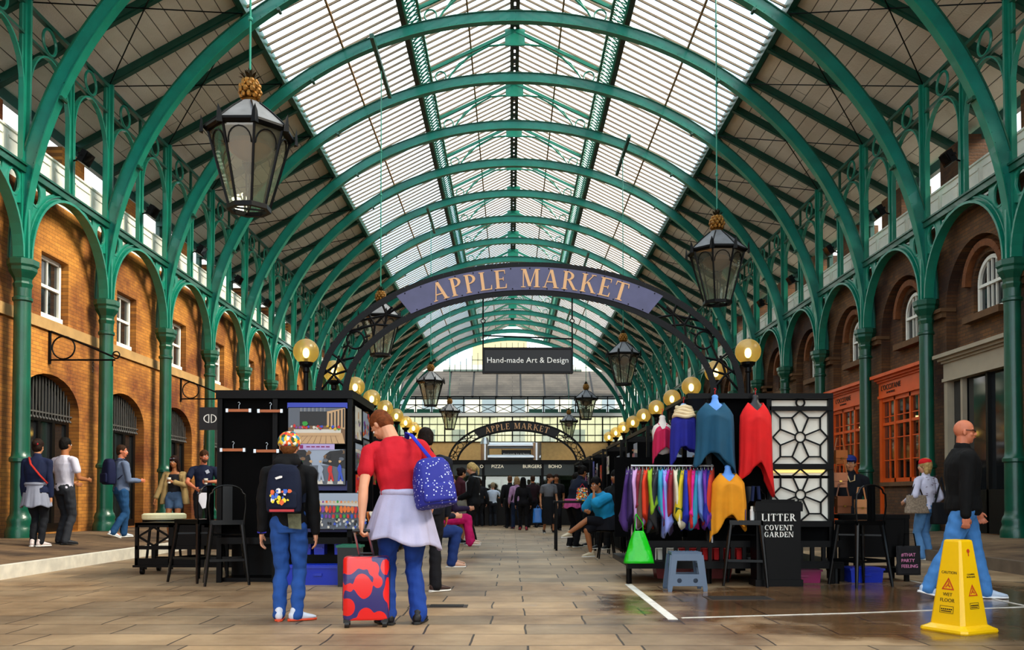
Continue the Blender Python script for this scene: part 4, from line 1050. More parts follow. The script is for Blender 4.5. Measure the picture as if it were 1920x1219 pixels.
# ---------------- low black trolley
def trolley(name, x0, x1, y, z1, dep, label):
    r = empty(name, (x0, y, 0), 0, label, 'trolley'); w = x1 - x0; n = 3; m = w / n
    b = MB(); b.bb(0, w, 0, .05, z1 - .06, z1); b.bb(0, w, 0, dep, z1 - .03, z1); b.bb(0, w, 0, .05, z1 - .36, z1 - .31); b.bb(0, w, 0, .05, .12, .22); b.bb(-.02, w, -.02, .06, .10, .13)
    b.bb(0, w, dep - .05, dep, .12, .2)
    for i in range(n + 1): b.bb(i * m - .03 * (i > 0), i * m + .04, 0, .05, .12, z1)
    b.build('frame', BLACK, r)
    b = MB()
    for i in range(n):
        a, c = i * m + .04, (i + 1) * m - .03; mid = (a + c) / 2
        b.bb(mid - .025, mid + .025, .01, .04, .2, z1 - .33)
        if i == 0:
            h = (z1 - .06 + z1 - .31) / 2
            for p, q_ in (((a, h), (mid, z1 - .06)), ((mid, z1 - .06), (c, h)), ((c, h), (mid, z1 - .31)), ((mid, z1 - .31), (a, h))): b.bar((p[0], .025, p[1]), (q_[0], .025, q_[1]), .025)
        else: b.bb(a, c, .015, .035, z1 - .32, z1 - .05)
    b.build('lattice_panel', BLACK, r)
    for x in (.08, w - .1):
        for yy in (.06, dep - .08):
            b = MB(); b.cyl((x - .02, yy, .045), (x + .02, yy, .045), .045, n=12); b.box((x, yy, .09), (.05, .06, .04)); b.build('castor', IRON, r)
    return r
trolley('stall_trolley', -5.2, -3.75, 11.9, .70, .7, 'low black trolley with diamond lattice and slots left of the art stall')
r = empty('round_stool', at(308, 975, 13.0) * 1, 0, 'round stool top with a cream cushion just behind the black trolley', 'stool'); r.location.z = 0
b = MB(); b.lathe([(.30, .72), (.31, .74), (.31, .79), (.28, .81)], n=28); b.build('cushion', mat('cream_cushion', '#e6e0b4', .7), r)
b = MB(); b.lathe([(.29, .66), (.30, .68), (.30, .72), (.28, .72)], n=28); b.build('seat', BLACK, r)
for i in range(4):
    t_ = PI / 4 + i * PI / 2; b = MB(); b.cyl((.2 * math.cos(t_), .2 * math.sin(t_), .67), (.27 * math.cos(t_), .27 * math.sin(t_), 0), .02, n=8); b.build('leg', BLACK, r)

# ---------------- metal bar stools with hoop backs
def bar_stool():
    r = empty('bar_stool', (0, 0, 0), 0, 'x', 'stool')
    b = MB(); b.bb(-.19, .19, -.19, .19, .755, .775); b.bb(-.20, .20, -.2, -.18, .72, .775); b.bb(-.2, .2, .18, .2, .72, .775); b.bb(-.2, -.18, -.2, .2, .72, .775); b.bb(.18, .2, -.2, .2, .72, .775); b.build('seat', GUN, r)
    for sx in (-1, 1):
        for sy in (-1, 1):
            b = MB(); b.tube([(sx * .17, sy * .17, .75), (sx * .24, sy * .24, .1), (sx * .25, sy * .25, 0)], .02, 8, rs=[.03, .02, .016])
            o = b.build('leg', GUN, r, smooth=True)
    b = MB(); z = .3
    for a, c in (((-1, -1), (1, -1)), ((1, -1), (1, 1)), ((1, 1), (-1, 1)), ((-1, 1), (-1, -1))): b.bar((a[0] * .22, a[1] * .22, z), (c[0] * .22, c[1] * .22, z), .012, .03)
    b.build('footrest', GUN, r)
    b = MB(); b.bar((-.19, -.19, .6), (.19, .19, .6), .012, .02); b.bar((.19, -.19, .6), (-.19, .19, .6), .012, .02); b.build('cross_brace', GUN, r)
    b = MB(); pts = [(-.19, -.19, .76), (-.21, -.2, .95), (-.20, -.2, 1.08)] + [(-.17 * math.cos(PI * i / 10), -.2, 1.10 + .09 * math.sin(PI * i / 10)) for i in range(11)] + [(.20, -.2, 1.08), (.21, -.2, .95), (.19, -.19, .76)]
    b.tube(pts, .011, 8); b.build('back_hoop', GUN, r, smooth=True)
    b = MB(); b.bb(-.055, .055, -.205, -.195, .77, 1.18); b.bb(-.03, -.02, -.215, -.2, .79, 1.17); b.bb(.02, .03, -.215, -.2, .79, 1.17); b.build('back_splat', GUN, r)
    return r
bs = bar_stool()
for i, (px, Y, rz, lb) in enumerate(((425, 10.65, .35, 'gunmetal bar stool with hoop back in front of the art stall, left of the boy'), (1400, 10.55, 2.8, 'gunmetal bar stool with two small cans on its seat, before the litter bin'),
                                     (1612, 10.45, .3, 'gunmetal bar stool at the right end of the clothes stall below the seller'), (372, 11.0, 1.1, 'dark bar stool partly hidden behind the other stool by the trolley'))):
    c = bs if i == 0 else copy_tree(bs); c.location = (at(px, 1000, Y).x, Y, 0); c.rotation_euler = (0, 0, rz); c['label'] = lb; c['group'] = 'gunmetal bar stools'

# ---------------- clothes stall on the right
RY = 10.65
t = empty('market_stall', (1.28, RY, 0), 0, 'black clothes stall with white flower-lattice panels on the right of the aisle', 'stall')
def X(px, Y=RY): return at(px, 900, Y).x - 1.28
def Z(py, Y=RY): return at(958, py, Y).z
b = MB()
for px in (1330, 1443, 1559):
    b = MB(); b.bb(X(px) - .03, X(px) + .03, .0, .06, .0 if px == 1559 else .5, 2.3); b.build('post', BLACK, t)
    b = MB(); b.bb(X(px) - .03, X(px) + .03, 1.5, 1.56, 0, 2.3); b.build('post', BLACK, t)
b = MB(); b.bb(X(1290), X(1562), -.03, .08, Z(748), Z(738)); b.bb(X(1290), X(1562), 0, 1.56, 2.25, 2.29); b.build('roof_frame', BLACK, t)
b = MB(); b.bb(X(1443), X(1562), -.02, .07, Z(770), Z(762)); b.bb(X(1443), X(1562), -.02, .07, Z(880), Z(870)); b.bb(X(1443), X(1562), -.02, .07, Z(988), Z(977)); b.bb(X(1443) - .02, X(1443) + .02, -.02, .05, Z(988), Z(762)); b.build('lattice_frame', BLACK, t)
b = MB(); hx = (X(1553) - X(1450)) / 2; cx = (X(1553) + X(1450)) / 2
flower(b, cx, Z(820), (Z(770) - Z(870)) / 2, .01, .018, hx); flower(b, cx, Z(928), (Z(880) - Z(977)) / 2, .01, .018, hx)
b.ring((cx, .0, Z(755)), .05, .012, 'y')
b.build('flower_lattice', BLACK, t)
b = MB(); b.bb(X(1448), X(1556), .05, .06, Z(892), Z(750)); b.bb(X(1448), X(1556), .05, .06, Z(977), Z(897)); b.build('white_backing', WCLOTH, t)
b = MB(); b.bb(X(1452), X(1548), .03, .045, Z(886), Z(881)); b.build('glowing_gold_trinkets', mat('gold_glow', '#e8c860', .4, emit='#ffdf80', es=1.0), t)  # glow put into the gold colour; the trinkets are no lamp
b = MB(); b.bb(X(1330), X(1559), .10, .14, .5, 2.25); b.build('front_cloth', CLOTHB, t)
b = MB(); b.bb(X(1180), X(1562), 1.5, 1.53, .5, 1.6); b.build('back_cloth', CLOTHB, t)
b = MB(); b.bb(X(1175), X(1578), -.02, 1.5, Z(1062), Z(1052)); b.bb(X(1175), X(1578), -.02, .03, Z(1026), Z(1014)); b.bb(X(1175), X(1578), -.04, .0, Z(1066), Z(1054))
x = X(1178)
while x < X(1575): b.bb(x, x + .045, -.01, .03, Z(1060), Z(1020)); x += .1375
b.build('deck', BLACK, t)
rng = random.Random(3)
b = MB(); x = X(1215); i = 0
while x < X(1400):
    b.mi = 0 if i < 3 else 1
    b.bb(x, x + .115, .12, .3, Z(1051), Z(1030)); x += .1375; i += 1
b.build('folded_stock', [WCLOTH, fabric('red_stock', '#c41414')], t)
for px in (1180, 1330, 1443, 1570):
    b = MB(); b.cyl((X(px), .05, 0), (X(px), .05, Z(1060)), .035, n=8); b.build('leg', BLACK, t)
# rail and garments
rail = empty('clothes_rail', (0, RY - .05, 0), 0, 'steel clothes rail carrying many coloured knitted ponchos', 'rail')
b = MB(); b.cyl((at(1182, 876, RY).x, 0, 1.425), (at(1336, 870, RY).x, 0, 1.425), .012, n=8); b.build('rail', STEEL, rail)
b = MB()
for px in (1184, 1334): b.cyl((at(px, 870, RY).x, .02, 1.44), (at(px, 870, RY).x, .02, .5), .014, n=8)
b.build('upright', STEEL, rail)
def garment(col, h, w, seed, th=.042):
    """hanging knitted garment seen edge on, with its own hanger"""
    rng = random.Random(seed); r = empty('hanging_garment', (0, 0, 0), 0, 'x', 'garment')
    nu, nv = 22, 14; vs = []; fs = []
    for j in range(nv + 1):
        v = j / nv; ww = w * (.35 + .65 * min(1, v * 5)) * (1 + .12 * v) / 2; z = -.04 - h * v
        for i in range(nu):
            a = 2 * PI * i / nu; f = 1 + .35 * math.sin(a * 5 + seed) * v
            hem = -.10 * math.sin(a * 1.5 + seed * 2) * max(0, v - .75) * 4
            vs.append((math.cos(a) * ww + .015 * math.sin(seed + v * 4), math.sin(a) * th * (.6 + .9 * v) * f + .05 * v * math.sin(seed), z + hem + (.06 * (1 - abs(math.cos(a))) if j < 2 else 0)))
    for j in range(nv):
        for i in range(nu): fs.append((j * nu + i, j * nu + (i + 1) % nu, (j + 1) * nu + (i + 1) % nu, (j + 1) * nu + i))
    fs += [tuple(range(nu)), tuple(range(nv * nu, nv * nu + nu))[::-1]]
    b = MB(); b.add(vs, fs); b.build('knit', fabric('knit_' + col, col), r, smooth=2)
    b = MB(); b.tube([(0, 0, -.03), (0, 0, .0), (.01, 0, .02), (0, 0, .03), (-.012, 0, .02)], .003, 5); b.tube([(-w * .3, 0, -.075), (0, 0, -.03), (w * .3, 0, -.075)], .005, 5); b.build('hanger', STEEL, r)
    return r
GC = [('#3c1a66', .62, 'deep purple'), ('#2c1450', .6, 'dark violet'), ('#c79ad0', .60, 'lilac'), ('#7a1626', .5, 'wine red'), ('#5a4232', .58, 'taupe brown'), ('#d8340c', .60, 'bright orange-red'), ('#8ab41c', .42, 'lime green'),
      ('#101012', .66, 'black'), ('#2a2c34', .64, 'charcoal'), ('#2f9cc0', .55, 'turquoise'), ('#8f9ae8', .70, 'periwinkle'), ('#b0209a', .5, 'magenta'), ('#8a1424', .58, 'crimson'), ('#e4dcc0', .60, 'cream'), ('#1c4c20', .54, 'bottle green'),
      ('#d8c020', .5, 'yellow-edged'), ('#1a2cb4', .62, 'royal blue'), ('#c01c20', .58, 'red'), ('#e0188a', .60, 'hot pink'), ('#2a8cb0', .6, 'sea blue'), ('#6a8ad0', .56, 'sky blue'), ('#6c2ca0', .6, 'bright violet'), ('#16208c', .62, 'navy blue'), ('#c4341c', .56, 'brick red')]
x0, x1 = at(1172, 878, RY).x, at(1334, 878, RY).x
for i, (c, h, nm) in enumerate(GC):
    g = garment(c, h, .34, i * 1.7 + 1)
    g.location = (x0 + .03 + (x1 - x0 - .04) * i / (len(GC) - 1), RY - .06, 1.395); g.rotation_euler = (0, 0, PI / 2 - .30 + .1 * math.sin(i * 2.1))
    g['label'] = nm + ' knitted garment hanging on the clothes rail'; g['group'] = 'garments on the clothes rail'
def poncho(name, px0, px1, py0, py1, Y, col, skin, label, side=1, cowl=None, drop=.3, neck=True):
    a = at(px0, py0, Y); c = at(px1, py1, Y); w = c.x - a.x; h = a.z - c.z
    r = empty(name, ((a.x + c.x) / 2, Y, a.z), 0, label, 'garment', 'garments on display torsos')
    nu, nv = 48, 20; vs = []; fs = []
    for j in range(nv + 1):
        v = j / nv
        ww = w / 2 * (.42 + .40 * min(1, v / .10) ** .6 + .18 * v); dd = .075 + .06 * min(1, v * 4)
        for i in range(nu):
            t_ = 2 * PI * i / nu; cx_, sy_ = math.cos(t_), math.sin(t_)
            fold = 1 + .26 * v * math.sin(t_ * 8 + 1) + .12 * v * math.sin(t_ * 15)
            fall = 0.04 * abs(cx_) ** 1.5 * (1 - v) * 1.6
            hem = .64 + ((1.0 if side * cx_ > 0 else .64 + drop * .6) - .64) * abs(cx_) ** 1.5 + .03 * math.sin(t_ * 5 + w * 40)
            zf = -h * v * hem - (.10 * max(0, -sy_) * (1 - abs(cx_)) ** .6 + .02) * max(0, 1 - v / .3) - fall * min(1, v / .08)
            vs.append((cx_ * ww * (1 + .05 * v * math.sin(v * 6 + side)), sy_ * dd * fold, zf))
    for j in range(nv):
        for i in range(nu): fs.append((j * nu + i, j * nu + (i + 1) % nu, (j + 1) * nu + (i + 1) % nu, (j + 1) * nu + i))
    b = MB(); b.add(vs, fs); o = b.build('knit', fabric('knit_' + col, col), r, smooth=2)
    so = o.modifiers.new('thickness', 'SOLIDIFY'); so.thickness = .008
    m = mat('torso_' + skin, skin, .45)
    b = MB(); b.lathe([(.0, -.42), (.08, -.4), (.11, -.25), (.12, -.12), (.10, -.06), (.05, -.02), (.036, .03), (.04, .055), (.025, .072), (.0, .078)], (0, 0, 0), 18)
    b.v = [(x * 1.1 if z < -.03 else x, y * .62, z) for x, y, z in b.v]; b.build('display_torso', m, r, smooth=2)
    if neck:
        b = MB(); b.tube([(0, 0, .07), (0, 0, .12), (.012, 0, .14), (0, 0, .155), (-.012, 0, .145)], .005, 6); b.build('hook', fabric('red_hook', '#c01018'), r)
    if cowl:
        b = MB()
        for q in range(4):
            b.tube([((.085 + .012 * q) * math.cos(s_), (.075 + .01 * q) * math.sin(s_) - .01, .02 - .035 * q + .012 * math.sin(3 * s_ + q)) for s_ in np.linspace(0, 2 * PI, 21)[:-1]], .024, 8, closed=True)
        b.build('scarf', fabric('scarf_' + cowl, cowl), r, smooth=2)
    return r
poncho('poncho', 1300, 1382, 752, 905, RY - .12, '#0a4c6a', '#5a96e8', 'teal blue poncho on a light blue torso, centre of the clothes stall', 1)
poncho('poncho', 1382, 1452, 752, 936, RY - .12, '#e00c10', '#14141a', 'bright red poncho on a black torso beside the white lattice', 1, drop=.42)
poncho('poncho', 1254, 1310, 768, 876, RY + .1, '#151a8c', '#8ab0d8', 'royal blue poncho with a cream scarf at the neck, left of the teal one', -1, cowl='#e8d2a8')
poncho('poncho', 1222, 1262, 790, 868, RY + .35, '#c4104c', '#d8d0c8', 'raspberry pink top hanging at the left end of the clothes stall', -1, drop=.2)
poncho('poncho', 1328, 1402, 884, 1015, RY - .16, '#e8960c', '#5a96e8', 'mustard yellow poncho below the teal one', -1, drop=.35, neck=False)
r = empty('hanging_cardigan', at(1417, 935, RY - .05), 0, 'dark blue trousers hanging below the red poncho', 'garment')
b = MB()
for s in (-1, 1): b.tube([(s * .03, 0, .15), (s * .045, 0, -.05), (s * .05, 0, -.32)], .04, 10, flat=.5)
b.build('leg_cloth', fabric('denim_dark', '#12204a'), r, smooth=2)
# green carrier bag
def bag_mesh(w, d, h, top=.35, n=28, m=12, seed=0):
    vs = []; fs = []
    for j in range(m + 1):
        v = j / m; s_ = top + (1 - top) * (1 - v) ** .8
        for i in range(n):
            a = 2 * PI * i / n; e = 4.0
            c, s2 = math.cos(a), math.sin(a); rr = (abs(c) ** e + abs(s2) ** e) ** (-1 / e) if v < .4 else (abs(c) ** 2.5 + abs(s2) ** 2.5) ** (-1 / 2.5)
            f = 1 + .06 * math.sin(a * 7 + j * .6 + seed) * (.4 + v)
            vs.append((c * rr * w / 2 * s_ * f, s2 * rr * d / 2 * (.35 + .65 * (1 - v)) * f, h * v))
    for j in range(m):
        for i in range(n): fs.append((j * n + i, j * n + (i + 1) % n, (j + 1) * n + (i + 1) % n, (j + 1) * n + i))
    fs += [tuple(range(n))[::-1], tuple(range(m * n, m * n + n))]
    b = MB(); b.add(vs, fs); return b
gb = empty('carrier_bag', (at(1198, 1050, RY - .25).x, RY - .25, .27), 0, 'bright green plastic carrier bag hanging at the left end of the rail', 'bag')
bag_mesh(.36, .16, .38, .3).build('bag_body', mat('green_plastic', '#10c818', .25, var=.15, bump=.4, bs=12), gb, smooth=2)
b = MB()
for s in (-1, 1): b.tube([(s * .05, 0, .36), (s * .045, 0, .47), (s * .01 - .03, 0, .56), (-.03, 0, .58)], .012, 6, flat=.5)
b.build('handle', MATS['green_plastic'], gb)
# litter bin
lb = empty('litter_bin', (at(1460, 1000, 10.35).x, 10.35, 0), 0, 'black square litter bin lettered LITTER and COVENT GARDEN in white', 'bin')
b = MB(); b.bb(-.26, .26, 0, .26, .02, .93); b.bb(-.28, .28, -.02, .28, .88, .98); b.bb(-.28, .28, -.02, .28, 0, .08); b.build('body', mat('bin_black', '#030304', .38, spec=.15), lb)
b = MB(); b.bb(-.27, .27, -.01, .27, .98, 1.0); b.bb(-.2, .2, .02, .2, 1.0, 1.02); b.build('lid', BLACK, lb)
b = MB(); pl = lambda z: (lambda uc, x, v, th: Vector((uc + x, -.002 - th, z + v)))
serif(b, 'LITTER', .085, pl(.81), sp=.14); b.build('litter_lettering', WHT, lb)
b = MB(); serif(b, 'COVENT', .062, pl(.69), sp=.10); serif(b, 'GARDEN', .062, pl(.61), sp=.10); b.build('place_lettering', WHT, lb)
# cans on the stool
for i, (px, c, w) in enumerate(((1394, '#2a3c9c', 'blue'), (1410, '#e8e6e2', 'white'))):
    r = empty('spray_can', (at(px, 960, 10.45).x, 10.44, .775), 0, 'small %s can with a white top standing on the bar stool seat' % w, 'can', 'cans on the bar stool')
    b = MB(); b.lathe([(.025, 0), (.027, .01), (.027, .12), (.022, .13)], n=14); b.build('can', mat('can_' + w, c, .3), r); b = MB(); b.lathe([(.02, .13), (.02, .16), (.012, .165)], n=12); b.build('cap', WHITE, r)
# folding step stool
st = empty('step_stool', (at(1284, 1100, 9.95).x, 9.95, 0), 0, 'grey-blue plastic folding step stool before the clothes stall', 'step stool'); SM = mat('grey_blue_plastic', '#53657c', .45)
b = MB(); b.bb(-.165, .165, -.11, .11, .41, .435); b.bb(-.17, .17, -.115, -.10, .385, .435); b.bb(-.17, .17, .10, .115, .385, .435)
for i in range(7):
    for j in range(4): b.cyl((-.135 + i * .045, -.07 + j * .045, .435), (-.135 + i * .045, -.07 + j * .045, .44), .01, n=6)
b.build('step', SM, st)
for sy in (-1, 1):
    y = lambda z: sy * (.105 + (.435 - z) * .10)
    o = [(-.165, .41), (-.22, 0), (-.175, 0), (-.165, .06), (.165, .06), (.175, 0), (.22, 0), (.165, .41)]
    hs = [[(-.11, .34), (-.13, .19), (.13, .19), (.11, .34)]] + [[(cx_ + .027 * math.cos(a), .12 + .027 * math.sin(a)) for a in np.linspace(0, 6.28, 13)[:-1]] for cx_ in (-.09, .09)]
    b = MB(); b.plate(o, hs, .02, lambda u, v, w: Vector((u, y(v) + sy * w, v)))
    for s in (-1, 1): b.bar((s * .16, y(.4), .4), (s * .2, y(.02), .02), .05, .03)
    b.build('leg_panel', SM, st)
for s in (-1, 1):
    b = MB()
    b.bar((s * .155, -.1, .38), (s * .2, -.13, .03), .02, .02); b.bb(s * .15, s * .17, -.1, .1, .25, .3); b.build('side_hinge', SM, st)
# boxes at the right end
crate('storage_box', (at(1500, 1078, 10.9).x, 10.9, 0), (.42, .3, .14), mat('pink_plastic', '#8a1450', .4), 'dark pink box under the lattice panel')
crate('storage_box', (at(1620, 1080, 10.9).x, 10.95, 0), (.40, .3, .15), BLUEP, 'blue plastic box under the right end of the clothes stall')
crate('storage_box', (at(1300, 1078, 11.4).x, 11.5, 0), (1.0, .3, .17), mat('red_plastic', '#8a1414', .4), 'dark red box under the clothes rail')
# right wing: counter with satchels
cw = empty('display_counter', (at(1646, 1000, 10.9).x, 10.95, 0), 0, 'black counter with leather satchels at the right end of the clothes stall', 'counter')
b = MB(); b.bb(-.45, .42, 0, .5, .78, .83); b.bb(-.45, .42, .02, .06, .3, .8); b.bb(-.45, .42, .1, .5, .1, .16); b.build('top', BLACK, cw)
for x in (-.42, .39):
    for y in (.04, .46): b = MB(); b.bb(x - .025, x + .025, y - .025, y + .025, 0, .8); b.build('leg', BLACK, cw)
def satchel(loc, w, h, rz, label, m=LEATHER):
    r = empty('satchel', loc, rz, label, 'bag', 'satchels on the counter')
    b = MB(); b.bb(-w / 2, w / 2, -.04, .04, -h, 0); b.build('body', m, r)
    b = MB(); b.bb(-w / 2 - .005, w / 2 + .005, -.052, .045, -h * .55, .01); b.build('flap', m, r)
    b = MB(); b.tube([(-w / 2, 0, -.02), (-w / 4, 0, .16), (w / 4, 0, .16), (w / 2, 0, -.02)], .01, 6); b.build('strap', m, r)
    b = MB(); b.bb(-.015, .015, -.06, -.05, -h * .62, -h * .5); b.build('buckle', mat('brass', '#b08a40', .3, metal=.9), r)
    return r
satchel(at(1574, 846, 10.9), .15, .16, .2, 'tan leather satchel hanging highest beside the lattice panel')
satchel(at(1576, 888, 10.8), .15, .17, -.3, 'tan leather satchel hanging just below the topmost one')
satchel(at(1580, 932, 10.75), .17, .2, .1, 'brown leather satchel lowest beside the lattice panel', mat('brown_leather', '#6e3a18', .5, var=.3))
satchel(at(1614, 938, 11.0), .13, .17, 0, 'light tan satchel in front of the seller in the blue cap', mat('light_leather', '#c88450', .5, var=.2))
tb = empty('tote_bag', at(1703, 1022, 10.9), .1, 'black tote bag with pink lettering #THAT PARTY FEELING', 'bag')
b = bag_mesh(.31, .07, .36, .95); b.v = [(x, y, z - .37) for x, y, z in b.v]; b.build('bag_body', fabric('tote_black', '#121014'), tb, smooth=2)
b = MB(); b.tube([(-.08, -.03, -.01), (-.06, -.02, .14), (.06, -.02, .14), (.08, -.03, -.01)], .008, 6); b.build('handle', CLOTHB, tb)
for i, s_ in enumerate(('#THAT', 'PARTY', 'FEELING')): text(s_, .058, (-.125, -.056, -.12 - .07 * i), mat('pink_print', '#e08ab8', .6), tb, 'lettering', align='LEFT')
# further stalls along the aisle
def mini_stall(x, y, w, d, label, goods, seed, top=2.2, face=1):
    r = empty('market_stall', (x, y, 0), 0, label, 'stall', 'stalls further down the aisle'); rng = random.Random(seed)
    for a in (-w / 2, w / 2):
        for c in (0, d): b = MB(); b.bb(a - .025, a + .025, c - .025, c + .025, 0, top); b.build('post', BLACK, r)
    b = MB(); b.bb(-w / 2, w / 2, -.02, .02, top - .06, top); b.bb(-w / 2, w / 2, d - .02, d + .02, top - .06, top); b.bb(-w / 2 - .02, -w / 2 + .02, 0, d, top - .06, top); b.bb(w / 2 - .02, w / 2 + .02, 0, d, top - .06, top); b.build('roof_frame', BLACK, r)
    b = MB(); b.bb(-w / 2, w / 2, 0, d, .74, .78); b.bb(-w / 2, w / 2, -.01, .01, .05, .76); s = -face; b.bb(face * w / 2 - .01, face * w / 2 + .01, 0, d, .05, .76); b.build('table_cloth', CLOTHB, r)
    b = MB(); b.bb(-w / 2, w / 2, d - .05, d - .02, .78, top - .1); b.bb(-face * w / 2 - .01, -face * w / 2 + .01, 0, d, .78, top - .1); b.build('back_cloth', CLOTHB, r)
    xx = face * (w / 2 + .02)
    for q in range(goods):
        picture('hung_goods', rng.uniform(.3, .45), rng.uniform(.3, .5), rng.choice(['portrait', 'x', 'crowd', 'x']), (xx, .3 + (d - .6) * q / max(1, goods - 1), rng.uniform(1.35, 1.75)), PI / 2 if face > 0 else -PI / 2, None, seed * 9 + q, r)
    picture('hung_goods', w * .5, .6, 'x', (0, -.03, 1.5), 0, None, seed + 77, r)
    return r
ys = [13.6, 16.9, 20.2, 23.5, 26.8]
for i, y in enumerate(ys):
    mini_stall(-2.95, y, 1.3, 2.4, 'black frame stall with pictures, %s beyond the art stall on the left' % ORD[i], 3, 31 + i, 2.15, 1)
    mini_stall(2.75, y, 1.5, 2.4, 'black frame stall with hung goods, %s beyond the clothes stall on the right' % ORD[i], 3, 51 + i, 2.15, -1)

# ---------------- food counter
KY = 32.7
k = empty('food_kiosk', (1.0, KY, 0), 0, 'black food kiosk with PIZZA and BURGERS boards closing the aisle', 'kiosk')
b = MB(); b.bb(-4.4, 4.4, 0, .7, 0, .92); b.bb(-4.4, 4.4, -.06, .8, .92, .98); b.build('counter', DARKWOOD, k)
b = MB(); b.bb(-4.4, 4.4, -.1, 2.5, 2.28, 2.42); b.bb(-4.4, 4.4, 2.4, 2.5, 0, 2.4)
for x in (-4.4, -2.2, 0, 2.2, 4.3): b.bb(x, x + .1, 0, .1, 0, 2.3)
b.build('frame', BLACK, k)
b = MB(); b.bb(-4.3, 4.3, .02, .05, 1.85, 2.28); b.build('menu_fascia', mat('menu_board', '#2c3a3a', .4), k)
b = MB(); b.bb(-4.3, 4.3, .9, .93, .98, 1.85)
for x in np.arange(-4.2, 4.3, .7): b.bb(x, x + .6, .6, .62, 1.0, 1.7)
b.build('glass', glass('kiosk_glass', '#c8d8d0', .15), k)
b = MB(); b.bb(-4.2, 4.2, 2.3, 2.35, .9, 2.2); b.build('tiled_back_wall', mat('pale_tiles', '#8a9a8c', .5, var=.4, vs=3), k)
b = MB()
for x in (-3.5, -1.4, 1.3, 3.2): b.bb(x, x + .8, 1.2, 1.25, 2.15, 2.19)
b.build('strip_light', mat('strip_light', '#fff6e0', .5, emit='#fff2d8', es=6), k)
GLT = mat('glowing_cream_letters', '#fff8e0', .6, emit='#fff4d8', es=.5)  # faint glow put into the lettering material so the words look brighter
for s_, x in (('PIZZA', -1.62), ('BURGERS', -.33), ('BOHO', .52), ('O', -2.21)): text(s_, .17, (x, .0, 2.18), GLT, k, 'lettering')
b = MB(); b.cyl((-2.0, .6, 3.0), (-.2, .6, 3.0), .12, n=16); b.cyl((-2.1, .6, 2.4), (-2.1, .6, 3.05), .16, n=16); b.cyl((-.15, .6, 2.4), (-.15, .6, 3.1), .18, n=16); b.cyl((-2.1, .6, 3.05), (-2.1, .6, 3.3), .2, .1, n=16); b.cyl((-2.0, .55, 2.55), (0, .55, 2.55), .1, n=12); b.build('steel_flue', STEEL, k, smooth=True)
for i, (x, y, lb) in enumerate(((-3.0, 32.3, 'first'), (3.7, 32.3, 'second'))):
    crate('trade_bin', (x + 1, y, 0), (.5, .4, .8), BLACK, 'black bin standing at the %s end of the food kiosk' % ('left' if i == 0 else 'right'), 'bins by the kiosk', cat='bin')
for i, (px, Y) in enumerate(((955, 31.2), (1010, 31.0))):
    r = empty('cafe_table', (at(px, 950, Y).x, Y, 0), 0, 'small dark high table before the food kiosk, %s' % ('left' if i == 0 else 'right'), 'table', 'kiosk tables')
    b = MB(); b.lathe([(.3, 1.0), (.3, 1.03)], n=16); b.build('top', DARKWOOD, r); b = MB(); b.cyl((0, 0, .03), (0, 0, 1.0), .03); b.lathe([(.22, 0), (.2, .03), (.04, .05)], n=16); b.build('pedestal', IRON, r)
# sign board with twin C mark on the left of the stall
cb = empty('projecting_sign', at(394, 785, 11.6), 0, 'square black sign with two white back-to-back letter marks beside the art stall', 'sign')
b = MB(); b.bb(-.145, .145, 0, .03, -.15, .15); b.build('board', SIGNBLK, cb)
b = MB(); place = lambda u, v, t: Vector((u, -.002 - t, v))
b.plate(_ring(-.012, 0, .075, .058, .014, .01, PI / 2, PI * 1.5), [], .003, place); b.plate(_ring(.012, 0, .075, .058, .014, .01, -PI / 2, PI / 2), [], .003, place)
for s in (-1, 1): b.plate(_bx(s * .016 - .006, -.055, s * .016 + .006, .055), [], .003, place)
b.build('white_mark', WHT, cb)
b = MB(); b.bar((.145, .015, .1), (.5, .015, .1), .03); b.build('bracket', BLACK, cb)
# little clothes display behind the bar stool on the left
r = empty('lattice_screen', (at(478, 930, 11.1).x, 11.1, 0), 0, 'low black lattice screen with pink and white cloths left of the boy', 'screen')
b = MB(); flower(b, 0, 1.05, .30, 0, .016, .34); b.bb(-.36, .36, -.02, .02, .70, .75); b.bb(-.36, .36, -.02, .02, 1.36, 1.4)
for x in (-.36, .34): b.bb(x, x + .03, -.02, .02, 0, 1.4)
b.build('lattice_panel', BLACK, r)
b = MB(); cols = ['#c84a6a', '#e8e2d8', '#d8d0c4', '#2a8a7a', '#b83030']
for i, c in enumerate(((-.34, .66), (-.2, .3), (.02, .28))):
    b.mi = i; b.bb(-.3 + i * .2, -.12 + i * .2, .04 + .01 * i, .06 + .01 * i, .78, 1.34)
b.build('cloths', [fabric('cloth_' + c, c) for c in cols[:3]], r)

# ---------------- floor markings and drains
def floor_line(pts, w, label, m=None):
    b = MB()
    for a, c in zip(pts[:-1], pts[1:]):
        a = ground(*a); c = ground(*c); d = (c - a).normalized(); n_ = Vector((-d.y, d.x, 0)) * w / 2; up = Vector((0, 0, .004))
        b.add([a - n_ + up, a + n_ + up, c + n_ + up, c - n_ + up, a - n_ - up * .5, a + n_ - up * .5, c + n_ - up * .5, c - n_ - up * .5], [(0, 1, 2, 3), (0, 4, 5, 1), (1, 5, 6, 2), (2, 6, 7, 3), (3, 7, 4, 0)])
    b.build('floor_line', m or mat('worn_white_tape', '#f0ece2', .6, var=.25, vs=9), label=label, cat='floor marking')
floor_line([(1178, 1096), (1262, 1162)], .085, 'worn white tape running from the clothes stall towards the viewer')
floor_line([(1278, 1159), (1600, 1150), (2100, 1132)], .025, 'thin white line across the wet slabs behind the yellow cone')
floor_line([(1697, 1087), (1800, 1110), (2060, 1166)], .03, 'thin white line passing behind the bald man')
